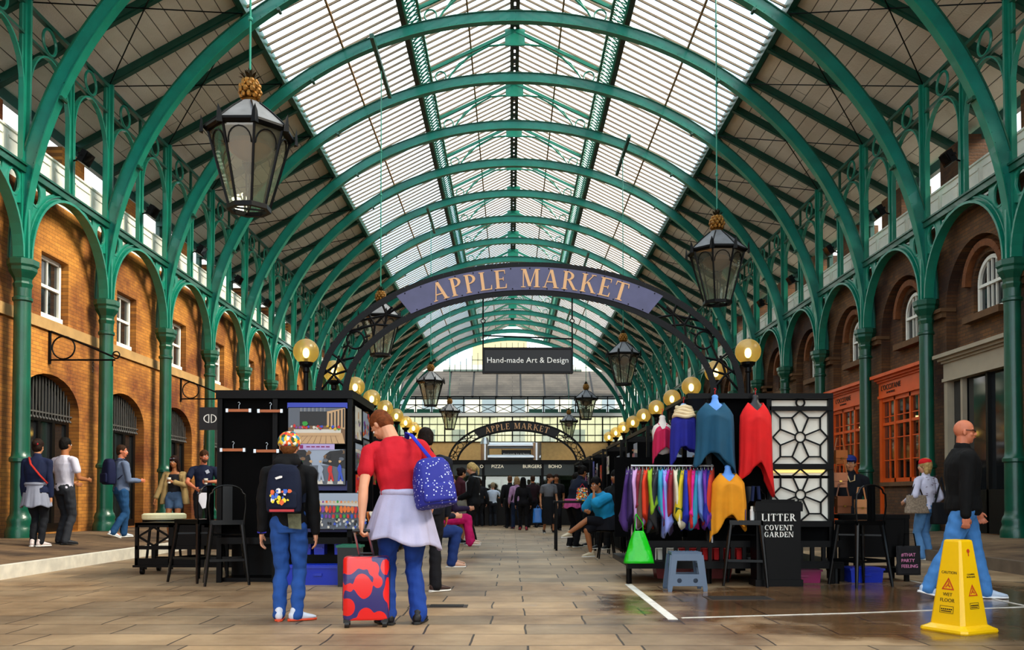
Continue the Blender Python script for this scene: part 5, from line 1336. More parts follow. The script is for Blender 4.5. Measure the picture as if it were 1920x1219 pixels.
for i, (px, py, w, d, lb) in enumerate(((838, 1137, .20, .22, 'dark iron drain grating right of the red suitcase'), (1385, 1122, .34, .3, 'dark iron cover in the wet slabs before the clothes stall'))):
    g_ = ground(px, py); r = empty('drain_cover', g_, 0, lb, 'drain')
    b = MB(); b.bb(-w, w, -d / 2, d / 2, -.01, .004); b.build('frame', mat('rusty_iron', '#3a2c22', .6, var=.4), r)
    b = MB()
    for q in range(10): b.bb(-w + .04, w - .04, -d / 2 + .02 + q * (d - .04) / 10, -d / 2 + .02 + (q + .6) * (d - .04) / 10, .004, .010)
    b.build('grating', mat('dark_grate', '#1c1814', .6), r)
# ================================================================== PEOPLE
SKIN = {'fair': '#d99a78', 'light': '#c98a62', 'tan': '#a8683e', 'dark': '#5e3a26', 'ruddy': '#d07a58'}
def skinm(k): return mat('skin_' + k, SKIN[k], .5, var=.12, vs=8, spec=.4)
def clothm(c, name='cloth'): return mat(name + '_' + c, c, .85, var=.16, vs=6, bump=.12, bs=90, spec=.25)
def V(*a): return Vector(a)
def cap(b, p0, r0, p1, r1, n=12):
    p0 = Vector(p0); p1 = Vector(p1); b.tube([p0, p1], r0, n, rs=[r0, r1]); b.ball(p0, r0, n, 8); b.ball(p1, r1, n, 8)
def loft(b, rings, n=24, e=2.3):
    """rings: (centre, x axis, y axis, rx, ry)"""
    vs = []; fs = []
    for c, ax, ay, rx, ry in rings:
        for i in range(n):
            t = 2 * PI * i / n; cs, sn = math.cos(t), math.sin(t); r = (abs(cs) ** e + abs(sn) ** e) ** (-1 / e)
            vs.append(Vector(c) + ax * cs * r * rx + ay * sn * r * ry)
    m = len(rings)
    for j in range(m - 1):
        for i in range(n): fs.append((j * n + i, j * n + (i + 1) % n, (j + 1) * n + (i + 1) % n, (j + 1) * n + i))
    fs += [tuple(range(n))[::-1], tuple(range((m - 1) * n, m * n))]
    b.add(vs, fs)
def voxel(b, name, m, parent, size, smooth=4, fold=0.0, fs=7.0, seed=0, stretch=.5):
    o = b.build(name, m, None); o.name = name + '_raw'
    mo = o.modifiers.new('r', 'REMESH'); mo.mode = 'VOXEL'; mo.voxel_size = size; mo.use_smooth_shade = True
    if smooth: sm = o.modifiers.new('s', 'SMOOTH'); sm.factor = .5; sm.iterations = smooth
    dg = bpy.context.evaluated_depsgraph_get(); dg.update()
    me = bpy.data.meshes.new_from_object(o.evaluated_get(dg)); bpy.data.objects.remove(o)
    if fold:
        n = len(me.vertices); co = np.empty(n * 3); me.vertices.foreach_get('co', co); no = np.empty(n * 3); me.vertices.foreach_get('normal', no)
        co = co.reshape(-1, 3); no = no.reshape(-1, 3)
        d = np.array([noise.noise((v[0] * fs + seed, v[1] * fs, v[2] * fs * stretch + (v[0] + v[1]) * 3)) + .5 * noise.noise((v[0] * fs * 2.3, v[1] * fs * 2.3 + seed, v[2] * fs * 1.7)) for v in co.tolist()])
        co += no * ((d + .3) * fold)[:, None]; me.vertices.foreach_set('co', co.reshape(-1)); me.update()
    me.name = name; me.materials.clear(); me.materials.append(m)
    me.polygons.foreach_set('use_smooth', [True] * len(me.polygons))
    o = bpy.data.objects.new(name, me); COL.objects.link(o)
    if parent: link_child(o, parent)
    return o
def ik(a, t, l1, l2, pole):
    a = Vector(a); t = Vector(t); d = t - a; L = min(d.length, (l1 + l2) * .999); d.normalize(); t = a + d * L
    x = (l1 * l1 - l2 * l2 + L * L) / (2 * L); h = math.sqrt(max(0, l1 * l1 - x * x))
    p = Vector(pole); p = (p - d * p.dot(d)); p.normalize() if p.length > 1e-5 else None
    return a + d * x + p * h, t

def person(label, loc, rz, H=1.75, g=1.0, skin='fair', vox=.010, hair=('short', '#3a2414'), top=None, bottom=None, shoes='#15151a',
           lean=(0, 0), head=(0, 0, 0), hands=None, feet=None, poles=None, knees=None, seat=None, curl=(.35, .35), extra=None, sole=None, female=False, group=None, foldk=1.0, hz=None, glasses=False):
    """head = (turn, nod, tilt) in radians; hands / feet are local targets for the left and right side (x right, y forward)"""
    k = H / 1.75; r = empty('person', loc, rz, label, 'person', group)
    P = V(0, 0, .525 * H if seat is None else seat)
    lx, ly = lean; C = P + V(lx * .55, ly * .55, .205 * H); N = P + V(lx, ly, .318 * H)
    if lx or ly:
        N.z = P.z + math.sqrt(max(.05, (.318 * H) ** 2 - lx * lx - ly * ly)); C.z = P.z + .64 * (N.z - P.z)
    up = (N - P).normalized(); X = V(1, 0, 0); X = (X - up * X.dot(up)).normalized(); Yv = up.cross(X).normalized()
    sw = (.185 if female else .205) * k * (.9 + .1 * g); hwid = .09 * k
    S_ = {-1: N - X * sw - up * .088 * k, 1: N + X * sw - up * .088 * k}
    covered = bottom and bottom[0] in ('jeans', 'slim', 'wide', 'tr')
    hands = hands or (None, None); feet = feet or (None, None); poles = poles or (V(-.3, -1, .0), V(.3, -1, .0)); knees = knees or (V(0, 1, 0), V(0, 1, 0))
    T = {}
    for i, s in enumerate((-1, 1)):
        ht = hands[i] if hands[i] is not None else S_[s] + V(s * .07, .05, -.53 * k)
        E, Wr = ik(S_[s], ht, .30 * k, .26 * k, poles[i])
        ft = feet[i] if feet[i] is not None else V(s * .10 * k, 0, 0)
        ft = Vector(ft); A = V(ft[0], ft[1], ft[2] + .085 * k); HP = P + V(s * hwid, 0, -.02)
        Kn, A = ik(HP, A, .435 * k, .41 * k, knees[i]); T[s] = (E, Wr, HP, Kn, A)
    # head frame
    yaw, nod, tilt = head
    R = (Matrix.Rotation(-yaw, 3, 'Z') @ Matrix.Rotation(-nod, 3, 'X') @ Matrix.Rotation(tilt, 3, 'Y'))
    hb = N + up * .034 * k; HC = hb + R @ V(0, .022 * k, .135 * k) if hz is None else hb + V(*hz)
    hs = k ** .5 * 1.03
    h = lambda x, y, z: HC + R @ V(x * hs, y * hs, z * hs)
    sk = skinm(skin)
    # ---- body
    b = MB(); G = lambda v: v * k * g
    def torso(b, add, z0=-.09, z1=.999, gg=1.0):
        prof = [(-.09, .13, .10), (-.03, .165, .115), (.03, .162, .112), (.10, .140, .10), (.18, .142, .102), (.30, .162, .115), (.42, .170, .113), (.475, .158, .098), (.52, .118, .082), (.55, .078, .070), (.568, .062, .062)]
        if female: prof = [(-.09, .135, .10), (-.03, .172, .12), (.03, .165, .115), (.10, .130, .095), (.18, .125, .09), (.30, .145, .12), (.42, .153, .103), (.475, .140, .088), (.52, .105, .075), (.55, .070, .062), (.568, .055, .055)]
        out = []
        tot = (N - P).length / k
        for z, rx, ry in prof:
            if z < z0 or z > z1: continue
            u = z / .565
            c = P.lerp(C, u / .64) if u < .64 else C.lerp(N, (u - .64) / .36)
            if u < 0: c = P + V(0, 0, z * k)
            out.append((c, X, Yv, rx * k * g + add, ry * k * g + add))
        loft(b, out)
    torso(b, -.012)
    cap(b, N - up * .05, (.056 if female else .066) * k, h(0, -.02, -.06), (.048 if female else .058) * k)
    # skull, jaw, face
    b.ball(h(0, -.012, .03), 1, 18, 12, R, (.074 * hs, .092 * hs, .092 * hs)); b.ball(h(0, .022, -.035), 1, 16, 12, R, (.056 * hs, .062 * hs, .078 * hs))
    b.ball(h(0, .05, -.085), .024 * hs, 10, 8); cap(b, h(0, .083, .012), .008, h(0, .098, -.022), .012 * hs, 8)
    b.ball(h(-.013, .093, -.026), .009, 8, 6); b.ball(h(.013, .093, -.026), .009, 8, 6); b.ball(h(0, .078, -.052), 1, 10, 8, R, (.024, .014, .010))
    for s in (-1, 1): b.ball(h(s * .076, -.008, -.008), 1, 10, 8, R @ Matrix.Rotation(s * .3, 3, 'Z'), (.009, .020, .032)); b.ball(h(s * .03, .066, .028), 1, 8, 6, R, (.024, .012, .010)); b.ball(h(s * .04, .055, -.025), 1, 8, 6, R, (.022, .02, .02))
    for i, s in enumerate((-1, 1)):
        E, Wr, HP, Kn, A = T[s]; q = .9 if female else 1.0
        cap(b, S_[s], .050 * k * q, S_[s].lerp(E, .5), .046 * k * q); cap(b, S_[s].lerp(E, .5), .046 * k * q, E, .037 * k * q)
        cap(b, E, .038 * k * q, E.lerp(Wr, .35), .040 * k * q); cap(b, E.lerp(Wr, .35), .040 * k * q, Wr, .025 * k * q)
        # hand
        d = (Wr - E).normalized(); side = (X * s).copy(); side = (side - d * side.dot(d)); side = side.normalized() if side.length > .1 else Yv.copy()
        fw = d.cross(side).normalized() * (1 if s > 0 else -1)          # towards the thumb when the arm hangs
        if fw.y < 0: fw = -fw
        inn = -side; hk = k; c = curl[i]
        p = Wr + d * .02; pc = Wr + d * .055 * hk
        M = Matrix((fw, inn, d)).transposed()
        b.ball(pc, 1, 12, 8, M, (.040 * hk, .016 * hk, .052 * hk)); cap(b, Wr, .024 * hk, pc, .022 * hk, 10)
        for f in range(4):
            off = (1.5 - f) * .0205 * hk; L = (.072, .080, .075, .058)[f] * hk
            a0 = pc + d * .040 * hk + fw * off; ca = c * 1.2
            d1 = (d * math.cos(ca * .7) + inn * math.sin(ca * .7) + fw * off * 1.5).normalized(); d2 = (d * math.cos(ca * 1.7) + inn * math.sin(ca * 1.7)).normalized(); d3 = (d * math.cos(ca * 2.5) + inn * math.sin(ca * 2.5)).normalized()
            a1 = a0 + d1 * L * .45; a2 = a1 + d2 * L * .32; a3 = a2 + d3 * L * .23; rr = .0088 * hk
            cap(b, a0, rr * 1.08, a1, rr, 8); cap(b, a1, rr, a2, rr * .95, 8); cap(b, a2, rr * .95, a3, rr * .85, 8)
        t0 = Wr + d * .03 * hk + fw * .022 * hk; t1 = t0 + (d * .7 + fw * .6 + inn * .35).normalized() * .036 * hk; t2 = t1 + (d * .9 + fw * .15 + inn * (.3 + c * .4)).normalized() * .030 * hk
        cap(b, t0, .013 * hk, t1, .011 * hk, 8); cap(b, t1, .011 * hk, t2, .009 * hk, 8)
        # legs
        lf = .74 if covered else 1
        cap(b, HP, .088 * G(lf), HP.lerp(Kn, .5), .072 * G(lf)); cap(b, HP.lerp(Kn, .5), .072 * G(lf), Kn, .052 * k * lf)
        cap(b, Kn, .050 * k * lf, Kn.lerp(A, .35) + V(0, -.012, 0), .054 * k * lf); cap(b, Kn.lerp(A, .35) + V(0, -.012, 0), .054 * k * lf, A, .034 * k)
        fdir = V(0, 1, 0)
        cap(b, A + V(0, -.02, -.045) * k, .03 * k, A + V(0, .12, -.06) * k, .022 * k)
    voxel(b, 'body', sk, r, vox, 3 if vox < .007 else 4)
    # ---- face details
    for s in (-1, 1):
        if glasses: break
        b = MB(); b.ball(h(s * .030, .072, .008), .0115 * hs, 12, 8); e = b.build('eye', mat('eye_white', '#e8e0d8', .3), r, smooth=2)
        b = MB(); b.ball(h(s * .030, .0795, .008), .0055 * hs, 8, 6); b.build('iris', mat('eye_dark', '#1a120c', .2), e, smooth=2)
        b = MB(); b.tube([h(s * .014, .085, .030), h(s * .032, .083, .036), h(s * .050, .071, .030)], .0035, 6); b.build('eyebrow', mat('brow_' + hair[1], hair[1], .8), r)
    b = MB(); b.tube([h(-.023, .084, -.054), h(-.008, .092, -.050), h(.008, .092, -.050), h(.023, .084, -.054)], .0052 * hs, 6); b.build('lips', mat('lips', '#9a4438', .5), r, smooth=2)
    if glasses:
        b = MB()
        for s in (-1, 1):
            b.ball(h(s * .032, .088, .012), 1, 12, 8, R, (.028, .008, .019)); b.tube([h(s * .058, .078, .014), h(s * .078, .0, .018)], .004, 6)
        b.tube([h(-.01, .096, .016), h(.01, .096, .016)], .003, 5); b.build('sunglasses', mat('black_lens', '#060608', .12), r, smooth=2)
    # ---- hair
    hk_, hc = hair; hm = mat('hair_' + hc, hc, .7, var=.45, vs=30, bump=.4, bs=70, spec=.12)
    b = MB()
    if hk_ != 'bald':
        t = {'short': .008, 'crop': .004, 'long': .014, 'bun': .010, 'bob': .016, 'pony': .010}[hk_]
        b.ball(h(0, -.020, .044), 1, 20, 14, R, ((.075 + t) * hs, (.090 + t) * hs, (.086 + t) * hs)); b.ball(h(0, -.045, .0), 1, 16, 12, R, ((.068 + t) * hs, (.062 + t) * hs, (.078 + t) * hs))
        if hk_ == 'long':
            for s in (-1, 0, 1): cap(b, h(s * .05, -.06, .0), .045, h(s * .06, -.085 + .02 * abs(s), -.20), .035); cap(b, h(s * .06, -.085 + .02 * abs(s), -.2), .035, h(s * .07, -.09 + .05 * abs(s), -.30), .02)
            for s in (-1, 1): cap(b, h(s * .074, -.01, .03), .022, h(s * .088, .0, -.16), .022)
        if hk_ == 'bob':
            for s in (-1, 0, 1): cap(b, h(s * .055, -.05, .02), .045, h(s * .06, -.05, -.10), .038)
        if hk_ == 'bun': b.ball(h(0, -.12, .05), .045 * hs, 12, 8)
        if hk_ == 'pony': cap(b, h(0, -.11, .04), .03, h(0, -.15, -.04), .026); cap(b, h(0, -.15, -.04), .026, h(0, -.12, -.16), .014)
        voxel(b, 'hair', hm, r, max(vox, .007), 3, fold=.005, fs=30)
    # ---- trousers, skirt, shorts
    if bottom:
        kind, col = bottom[:2]; bm_ = clothm(col, 'denim' if kind in ('jeans', 'shorts') else 'cloth'); b = MB(); ex = {'jeans': .012, 'slim': .006, 'wide': .022, 'shorts': .014}.get(kind, .012)
        if kind == 'skirt':
            hem = bottom[2] if len(bottom) > 2 else .1
            zt = P.z + .10 * H; n = 40; rows = 14; vs = []; fs = []
            for j in range(rows + 1):
                u = j / rows; z = zt + (hem * H - zt) * u; rx = (.15 + .06 * min(1, u * 3) + .08 * u) * k; ry = (.12 + .04 * min(1, u * 3) + .08 * u) * k
                for i in range(n): a = 2 * PI * i / n; f = 1 + .07 * u * math.sin(a * 8 + 1); vs.append(V(P.x + math.cos(a) * rx * f, P.y + math.sin(a) * ry * f, z))
            for j in range(rows):
                for i in range(n): fs.append((j * n + i, j * n + (i + 1) % n, (j + 1) * n + (i + 1) % n, (j + 1) * n + i))
            b.add(vs, fs); o = b.build('skirt', bm_, r, smooth=2)
        else:
            torso(b, ex * .6, -.1, .11)
            for s in (-1, 1):
                E, Wr, HP, Kn, A = T[s]
                if kind == 'shorts':
                    mid = HP.lerp(Kn, .42); cap(b, HP, .092 * k * g + ex, mid, .082 * k * g + ex)
                else:
                    cap(b, HP, .09 * k * g + ex * .7, HP.lerp(Kn, .5), .074 * k * g + ex); cap(b, HP.lerp(Kn, .5), .074 * k * g + ex, Kn, .054 * k + ex)
                    cap(b, Kn, .053 * k + ex, Kn.lerp(A, .4) + V(0, -.01, 0), .054 * k + ex); cap(b, Kn.lerp(A, .4) + V(0, -.01, 0), .054 * k + ex, A + V(0, -.005, -.02), (.042 if kind == 'slim' else .05) * k + ex * 1.2)
            voxel(b, {'shorts': 'shorts'}.get(kind, 'trousers'), bm_, r, max(vox, .008), 3, fold=.010 * foldk, fs=9, seed=H * 10, stretch=1.6)
    # ---- top
    if top:
        kind, col = top[:2]; ex = {'tee': .006, 'long': .010, 'coat': .020, 'tank': .002, 'shawl': .02}[kind]; tm = clothm(col); b = MB()
        torso(b, ex, -.05 if kind != 'coat' else -.1, .57 if kind != 'tank' else .48)
        if kind != 'tank':
            for s in (-1, 1):
                E, Wr, HP, Kn, A = T[s]
                a = S_[s]; cap(b, a - X * s * .07 + up * .018, .054 * k + ex, a, .050 * k + ex)
                if kind == 'tee': cap(b, a, .052 * k + ex, a.lerp(E, .55), .052 * k + ex * 1.6)
                elif kind == 'shawl':
                    cap(b, a, .07 * k + ex, a.lerp(E, .8), .08 * k + ex)
                else: cap(b, a, .052 * k + ex, E, .044 * k + ex); cap(b, E, .044 * k + ex, E.lerp(Wr, .5), .042 * k + ex); cap(b, E.lerp(Wr, .5), .042 * k + ex, E.lerp(Wr, .96), .030 * k + ex)
            if kind in ('coat', 'long'): cap(b, N - up * .03, .066 * k, N + up * .012, .058 * k + ex)
        if kind == 'shawl': torso(b, .05, -.02, .50)
        voxel(b, {'tee': 'shirt', 'long': 'jumper', 'coat': 'jacket', 'tank': 'vest_top', 'shawl': 'shawl'}[kind], tm, r, max(vox, .008), 3, fold=.010 * foldk, fs=8, seed=H * 7 + 3)
    # ---- shoes
    if shoes:
        for i, s in enumerate((-1, 1)):
            A = T[s][4]; Kn = T[s][3]; fp = Vector(feet[i]) if feet[i] is not None else None
            ang = feet[i][3] if feet[i] is not None and len(feet[i]) > 3 else (-s * .15); pit = feet[i][4] if feet[i] is not None and len(feet[i]) > 4 else 0
            M = Matrix.Rotation(ang, 3, 'Z') @ Matrix.Rotation(pit, 3, 'X'); base = A + V(0, 0, -.085 * k)
            g_ = lambda x, y, z: A + M @ V(x * k, y * k, (z - .085) * k)
            b = MB(); ax, ay, az = M @ V(1, 0, 0), M @ V(0, 0, 1), None
            loft(b, [(g_(0, y, z), M @ V(1, 0, 0), M @ V(0, 0, 1), rx * k, rz_ * k) for y, z, rx, rz_ in ((-.075, .05, .012, .02), (-.06, .05, .034, .036), (-.02, .055, .038, .048), (.04, .05, .040, .042), (.10, .04, .046, .028), (.15, .034, .044, .02), (.185, .03, .025, .012))], 14, 2.2)
            cap(b, g_(0, -.025, .06), .040 * k, g_(0, -.02, .095), .042 * k, 10)
            sh = voxel(b, 'shoe', mat('shoe_' + shoes, shoes, .5, spec=.4), r, max(vox * .8, .006), 2)
            b = MB(); loft(b, [(g_(0, y, .012), M @ V(1, 0, 0), M @ V(0, 0, 1), rx * k, .012 * k) for y, rx in ((-.085, .01), (-.07, .036), (0, .042), (.08, .048), (.15, .046), (.19, .02))], 12, 3)
            b.build('sole', mat('sole_' + (sole or '#e8e6e0'), sole or '#e8e6e0', .6), sh)
    info = dict(P=P, C=C, N=N, X=X, Y=Yv, up=up, S=S_, T=T, h=h, HC=HC, R=R, k=k, root=r, torso=torso, vox=vox)
    return r, info

def tied_jacket(info, col, z0=.10, hem=-.20, flare=.10, name='tied_jumper', skew=0.0, vz=.012):
    """jumper knotted round the waist: flared cloth hanging behind, band, knot in front"""
    P, X, Yv, k, r = info['P'], info['X'], info['Y'], info['k'], info['root']; n = 44; rows = 16; vs = []; fs = []
    a0, a1 = PI * .93, PI * 2.07
    for j in range(rows + 1):
        u = j / rows
        for i in range(n + 1):
            a = a0 + (a1 - a0) * i / n; f = 1 + .06 * u * math.sin(a * 9) + .03 * math.sin(a * 23) * u
            rx = (.160 + flare * u ** .8) * k * f; ry = (.135 + flare * .9 * u) * k * f
            z = z0 * k + (hem - z0) * k * u * (1 + skew * math.cos(a)) + .02 * math.sin(a * 5) * u
            vs.append(P + V(math.cos(a) * rx, math.sin(a) * ry, z))
    w = n + 1
    for j in range(rows):
        for i in range(n): fs.append((j * w + i, j * w + i + 1, (j + 1) * w + i + 1, (j + 1) * w + i))
    b = MB(); b.add(vs, fs); o = b.build(name, clothm(col), r, smooth=2)
    so = o.modifiers.new('t', 'SOLIDIFY'); so.thickness = .012; so.offset = 0
    b = MB(); b.tube([P + V(math.cos(a) * .166 * k, math.sin(a) * .140 * k, z0 * k - .015) for a in np.linspace(0, 2 * PI, 25)[:-1]], .028, 8, closed=True)
    for s in (-1, 1): cap(b, P + V(s * .03, .15, z0 * k), .03, P + V(s * .07, .17, z0 * k - .25), .024)
    voxel(b, 'knotted_sleeves', clothm(col), r, vz, 3, fold=.006)
def backpack(info, name, label, col, strap_col, w=.30, h=.42, d=.15, drop=.04, off=0, dot=None, m=None, straps=True):
    """rests on the back of the wearer; a thing of its own"""
    r = info['root']; k = info['k']; C = info['C'] - info['up'] * drop; up = info['up']; X = info['X']; Yv = info['Y']
    bp = empty(name, r.location, r.rotation_euler.z, label, 'backpack')
    ctr = C - Yv * (.115 * k + d / 2 + .02) + X * off
    M = Matrix((X, Yv, up)).transposed(); b = MB()
    loft(b, [(ctr + up * (z * h), X, Yv, w / 2 * rx, d / 2 * ry) for z, rx, ry in ((-.5, .80, .75), (-.47, .95, 1.0), (-.2, 1.0, 1.08), (.1, .97, 1.0), (.35, .85, .85), (.47, .65, .6), (.5, .4, .35))], 28, 3.2)
    mm = m or clothm(col, 'bag'); voxel(b, 'bag_body', mm, bp, max(info['vox'], .008), 3, fold=.006)
    b = MB(); loft(b, [(ctr - Yv * (d / 2 + .0) + up * (z * h), X, Yv, w / 2 * rx, .03 * ry) for z, rx, ry in ((-.44, .7, .6), (-.40, .82, 1), (-.12, .82, 1), (-.06, .7, .6))], 24, 3.5)
    voxel(b, 'front_pocket', mm, bp, max(info['vox'], .008), 2)
    if straps:
        for s in (-1, 1):
            a = info['N'] + X * s * .10 * k; b = MB()
            pts = [ctr + up * h * .42 + X * s * .07 + Yv * d * .3, a - Yv * .07 + up * .012, a + up * .03 * k, a + Yv * .075 - up * .03, a + Yv * .12 * k - up * .16 + X * s * .03, ctr - up * h * .3 + X * s * (w / 2) + Yv * (d / 2)]
            b.tube(pts, .022, 8, flat=.4); b.build('shoulder_strap', clothm(strap_col), bp, smooth=2)
    return bp, ctr
def lw(root, v):  # local to world
    return Matrix.Translation(root.location) @ Matrix.Rotation(root.rotation_euler.z, 4, 'Z') @ Vector(v)
def gp(px, Y, z=0): p = at(px, 1000, Y); return V(p.x, Y, z)

# ---- boy in the patterned cap
LBL = 'boy in a black hoodie and jeans seen from behind, wearing a backwards patterned cap'
BX = gp(541, 7.5)
r, I = person(LBL, BX, .05, 1.58, .92, 'fair', .0058, ('crop', '#7a4a26'), ('long', '#0a0a0c'), ('slim', '#2a55a0'), '#d8dde8', head=(0, .05, 0), feet=(V(-.075, 0, 0), (.075, -.02, 0, -1.1)),
              hands=(V(-.235, .03, .70), V(.225, .03, .70)), sole='#e8502a', foldk=1.7)
h = I['h']; R = I['R']
b = MB(); b.ball(h(0, -.012, .045), 1, 24, 14, R, (.094, .112, .088)); b.ball(h(0, -.02, .02), 1, 24, 14, R, (.095, .108, .05)); 
cm = bpy.data.materials.new('patterned_cap'); cm.use_nodes = True; N_ = cm.node_tree.nodes; L_ = cm.node_tree.links
vt = N_.new('ShaderNodeTexVoronoi'); vt.inputs['Scale'].default_value = 38; tcn = N_.new('ShaderNodeTexCoord'); rp = N_.new('ShaderNodeValToRGB'); rp.color_ramp.interpolation = 'CONSTANT'
sx_ = N_.new('ShaderNodeSeparateColor'); L_.new(tcn.outputs['Object'], vt.inputs['Vector']); L_.new(vt.outputs['Color'], sx_.inputs[0]); L_.new(sx_.outputs[0], rp.inputs[0])
els = rp.color_ramp.elements
for p_, c_ in ((0, '#e86a20'), (.2, '#e8c830'), (.4, '#f0e8d8'), (.55, '#c8202a'), (.7, '#3088a8'), (.85, '#2a4a30')):
    e_ = els[0] if p_ == 0 else els.new(p_); e_.position = p_; e_.color = srgb(c_)
L_.new(rp.outputs[0], N_['Principled BSDF'].inputs['Base Color']); N_['Principled BSDF'].inputs['Roughness'].default_value = .8
voxel(b, 'cap', cm, I['root'], .007, 2)
b = MB(); b.tube([h(.05 * math.cos(a), -.098 - .01 * math.sin(a), .0 + .045 * math.sin(a)) for a in np.linspace(0, PI, 9)], .006, 6); b.build('cap_strap', mat('cap_strap', '#3a2c20', .7), r)
b = MB(); rng = [(N := I['N'])]
cap(b, I['N'] + V(-.07, -.09, .01), .045, I['N'] + V(.07, -.09, .01), .045); cap(b, I['N'] + V(-.06, -.07, .05), .035, I['N'] + V(.06, -.07, .05), .035); b.ball(I['N'] + V(0, -.10, -.02), .06, 12, 8)
voxel(b, 'hood', clothm('#0a0a0c'), r, .009, 3, fold=.008)
b = MB(); b.tube([I['T'][-1][1] + V(.03 * math.cos(a), .03 * math.sin(a), .0) for a in np.linspace(0, 2 * PI, 15)[:-1]], .010, 6, closed=True); b.build('wristband', mat('blue_band', '#2c30c0', .4), r)
b = MB(); b.plate([(.03, -.02), (.135, -.03), (.13, .10), (.02, .10)], [], .012, lambda u, v, w: I['P'] + V(u, -.135 - w, v - .02)); b.build('camouflage_patch', mat('camo_patch', '#6a6c50', .8, var=.5, vs=20), r)
bp, c = backpack(I, 'backpack', 'navy child backpack with bright coloured printed figures on the back of the boy', '#10182e', '#0c1428', .285, .40, .12, .03)
PRI = [mat('bag_print_%d' % i, c_, .5) for i, c_ in enumerate(('#f0d820', '#e06020', '#3060c8', '#e8e4e0', '#b02028'))]
b = MB(); rg = random.Random(2)
for i in range(26):
    b.mi = rg.choice([0, 0, 1, 2, 3, 1]); x, z, s_ = rg.uniform(-.085, .09), rg.uniform(-.14, -.02), rg.uniform(.008, .02)
    y = c.y - .112 - .0005 * i - .0 ; b.add([V(c.x + x + s_ * math.cos(a) * rg.uniform(.7, 1.3), y, c.z + z + s_ * math.sin(a) * rg.uniform(.7, 1.5)) for a in np.linspace(0, 6.28, 9)[:-1]], [tuple(range(8))])
b.mi = 3; b.add([V(c.x + x, c.y - .085, c.z + z) for x, z in ((-.06, .085), (-.02, .10), (.0, .10), (.0, .085), (-.05, .07))], [(0, 1, 2, 3, 4)])
b.mi = 4; b.box((c.x, c.y - .095, c.z - .185), (.20, .012, .02)); b.build('printed_figures', PRI, bp)

# ---- man in the red shirt with suitcase
RM = gp(757, 7.3)
r, I = person('tall ginger man in a red T-shirt, head bowed, pale jumper tied round his waist', RM, .35, 1.84, 1.10, 'fair', .0062, ('crop', '#7a4020'), ('tee', '#c01828'), ('jeans', '#1c3f90'), '#101014',
              lean=(-.07, .10), head=(-.6, .85, 0), hands=(V(-.36, -.06, .86), V(.30, .22, .98)), poles=(V(-.6, -.8, 0), V(.8, -.8, 0)), feet=((-.13, .02, 0, .25), (.12, -.02, 0, -.5)), curl=(.95, .6), sole='#101010', foldk=1.6)
tied_jacket(I, '#b9b6d4', .13, -.28, .13, skew=.12)
redI = I
bp, c = backpack(I, 'shoulder_backpack', 'royal blue backpack with white dots hanging from the right shoulder of the red-shirted man', '#1a2bb0', '#2a3ac0', .33, .40, .24, .24, off=.20, straps=False,
                 m=None)
dm = bpy.data.materials.new('dotted_blue'); dm.use_nodes = True; N_ = dm.node_tree.nodes; L_ = dm.node_tree.links; vt = N_.new('ShaderNodeTexVoronoi'); vt.inputs['Scale'].default_value = 38; tcn = N_.new('ShaderNodeTexCoord')
cp = N_.new('ShaderNodeValToRGB'); cp.color_ramp.interpolation = 'CONSTANT'; cp.color_ramp.elements[0].color = srgb('#c8d0f0'); cp.color_ramp.elements[1].position = .22; cp.color_ramp.elements[1].color = srgb('#101a86')
L_.new(tcn.outputs['Object'], vt.inputs['Vector']); L_.new(vt.outputs['Distance'], cp.inputs[0]); L_.new(cp.outputs[0], N_['Principled BSDF'].inputs['Base Color']); N_['Principled BSDF'].inputs['Roughness'].default_value = .7
for o in KIDS[bp.name]: o.data.materials.clear(); o.data.materials.append(dm)
b = MB(); a = I['N'] + I['X'] * .13
b.tube([c + I['up'] * .2 - I['Y'] * .02, a - I['Y'] * .10 + I['up'] * .0, a + I['up'] * .035, a + I['Y'] * .10 - I['up'] * .05, a + I['Y'] * .13 - I['up'] * .2 + I['X'] * .06], .024, 8, flat=.35); b.build('shoulder_strap', clothm('#2430b0'), bp, smooth=2)
# suitcase
hp = lw(r, I['T'][-1][1] + (I['T'][-1][1] - I['T'][-1][0]).normalized() * .085)
sc_ = empty('suitcase', (gp(690, 7.25).x, 7.18, 0), .12, 'red and blue patterned hard suitcase with raised handle', 'suitcase')
sm = bpy.data.materials.new('red_blue_shell'); sm.use_nodes = True; N_ = sm.node_tree.nodes; L_ = sm.node_tree.links; vt = N_.new('ShaderNodeTexVoronoi'); vt.inputs['Scale'].default_value = 8.5; vt.feature = 'SMOOTH_F1'; vt.inputs['Smoothness'].default_value = .3; tcn = N_.new('ShaderNodeTexCoord')
mpn = N_.new('ShaderNodeMapping'); mpn.inputs['Scale'].default_value = (1, 1, .75); mpn.inputs['Rotation'].default_value = (0, .6, 0); L_.new(tcn.outputs['Object'], mpn.inputs[0]); L_.new(mpn.outputs[0], vt.inputs['Vector'])
cp = N_.new('ShaderNodeValToRGB'); cp.color_ramp.interpolation = 'CONSTANT'; cp.color_ramp.elements[0].color = srgb('#e01416'); cp.color_ramp.elements[1].position = .60; cp.color_ramp.elements[1].color = srgb('#2a2468')
L_.new(vt.outputs['Distance'], cp.inputs[0]); L_.new(cp.outputs[0], N_['Principled BSDF'].inputs['Base Color']); N_['Principled BSDF'].inputs['Roughness'].default_value = .3; N_['Principled BSDF'].inputs['Coat Weight'].default_value = .4
b = MB(); loft(b, [(V(0, 0, z), V(1, 0, 0), V(0, 1, 0), .185 * s_, .115 * s_) for z, s_ in ((.06, .9), (.065, .96), (.08, .995), (.30, 1.0), (.54, .995), (.56, .96), (.567, .88))], 48, 7); b.build('shell', sm, sc_, smooth=True)
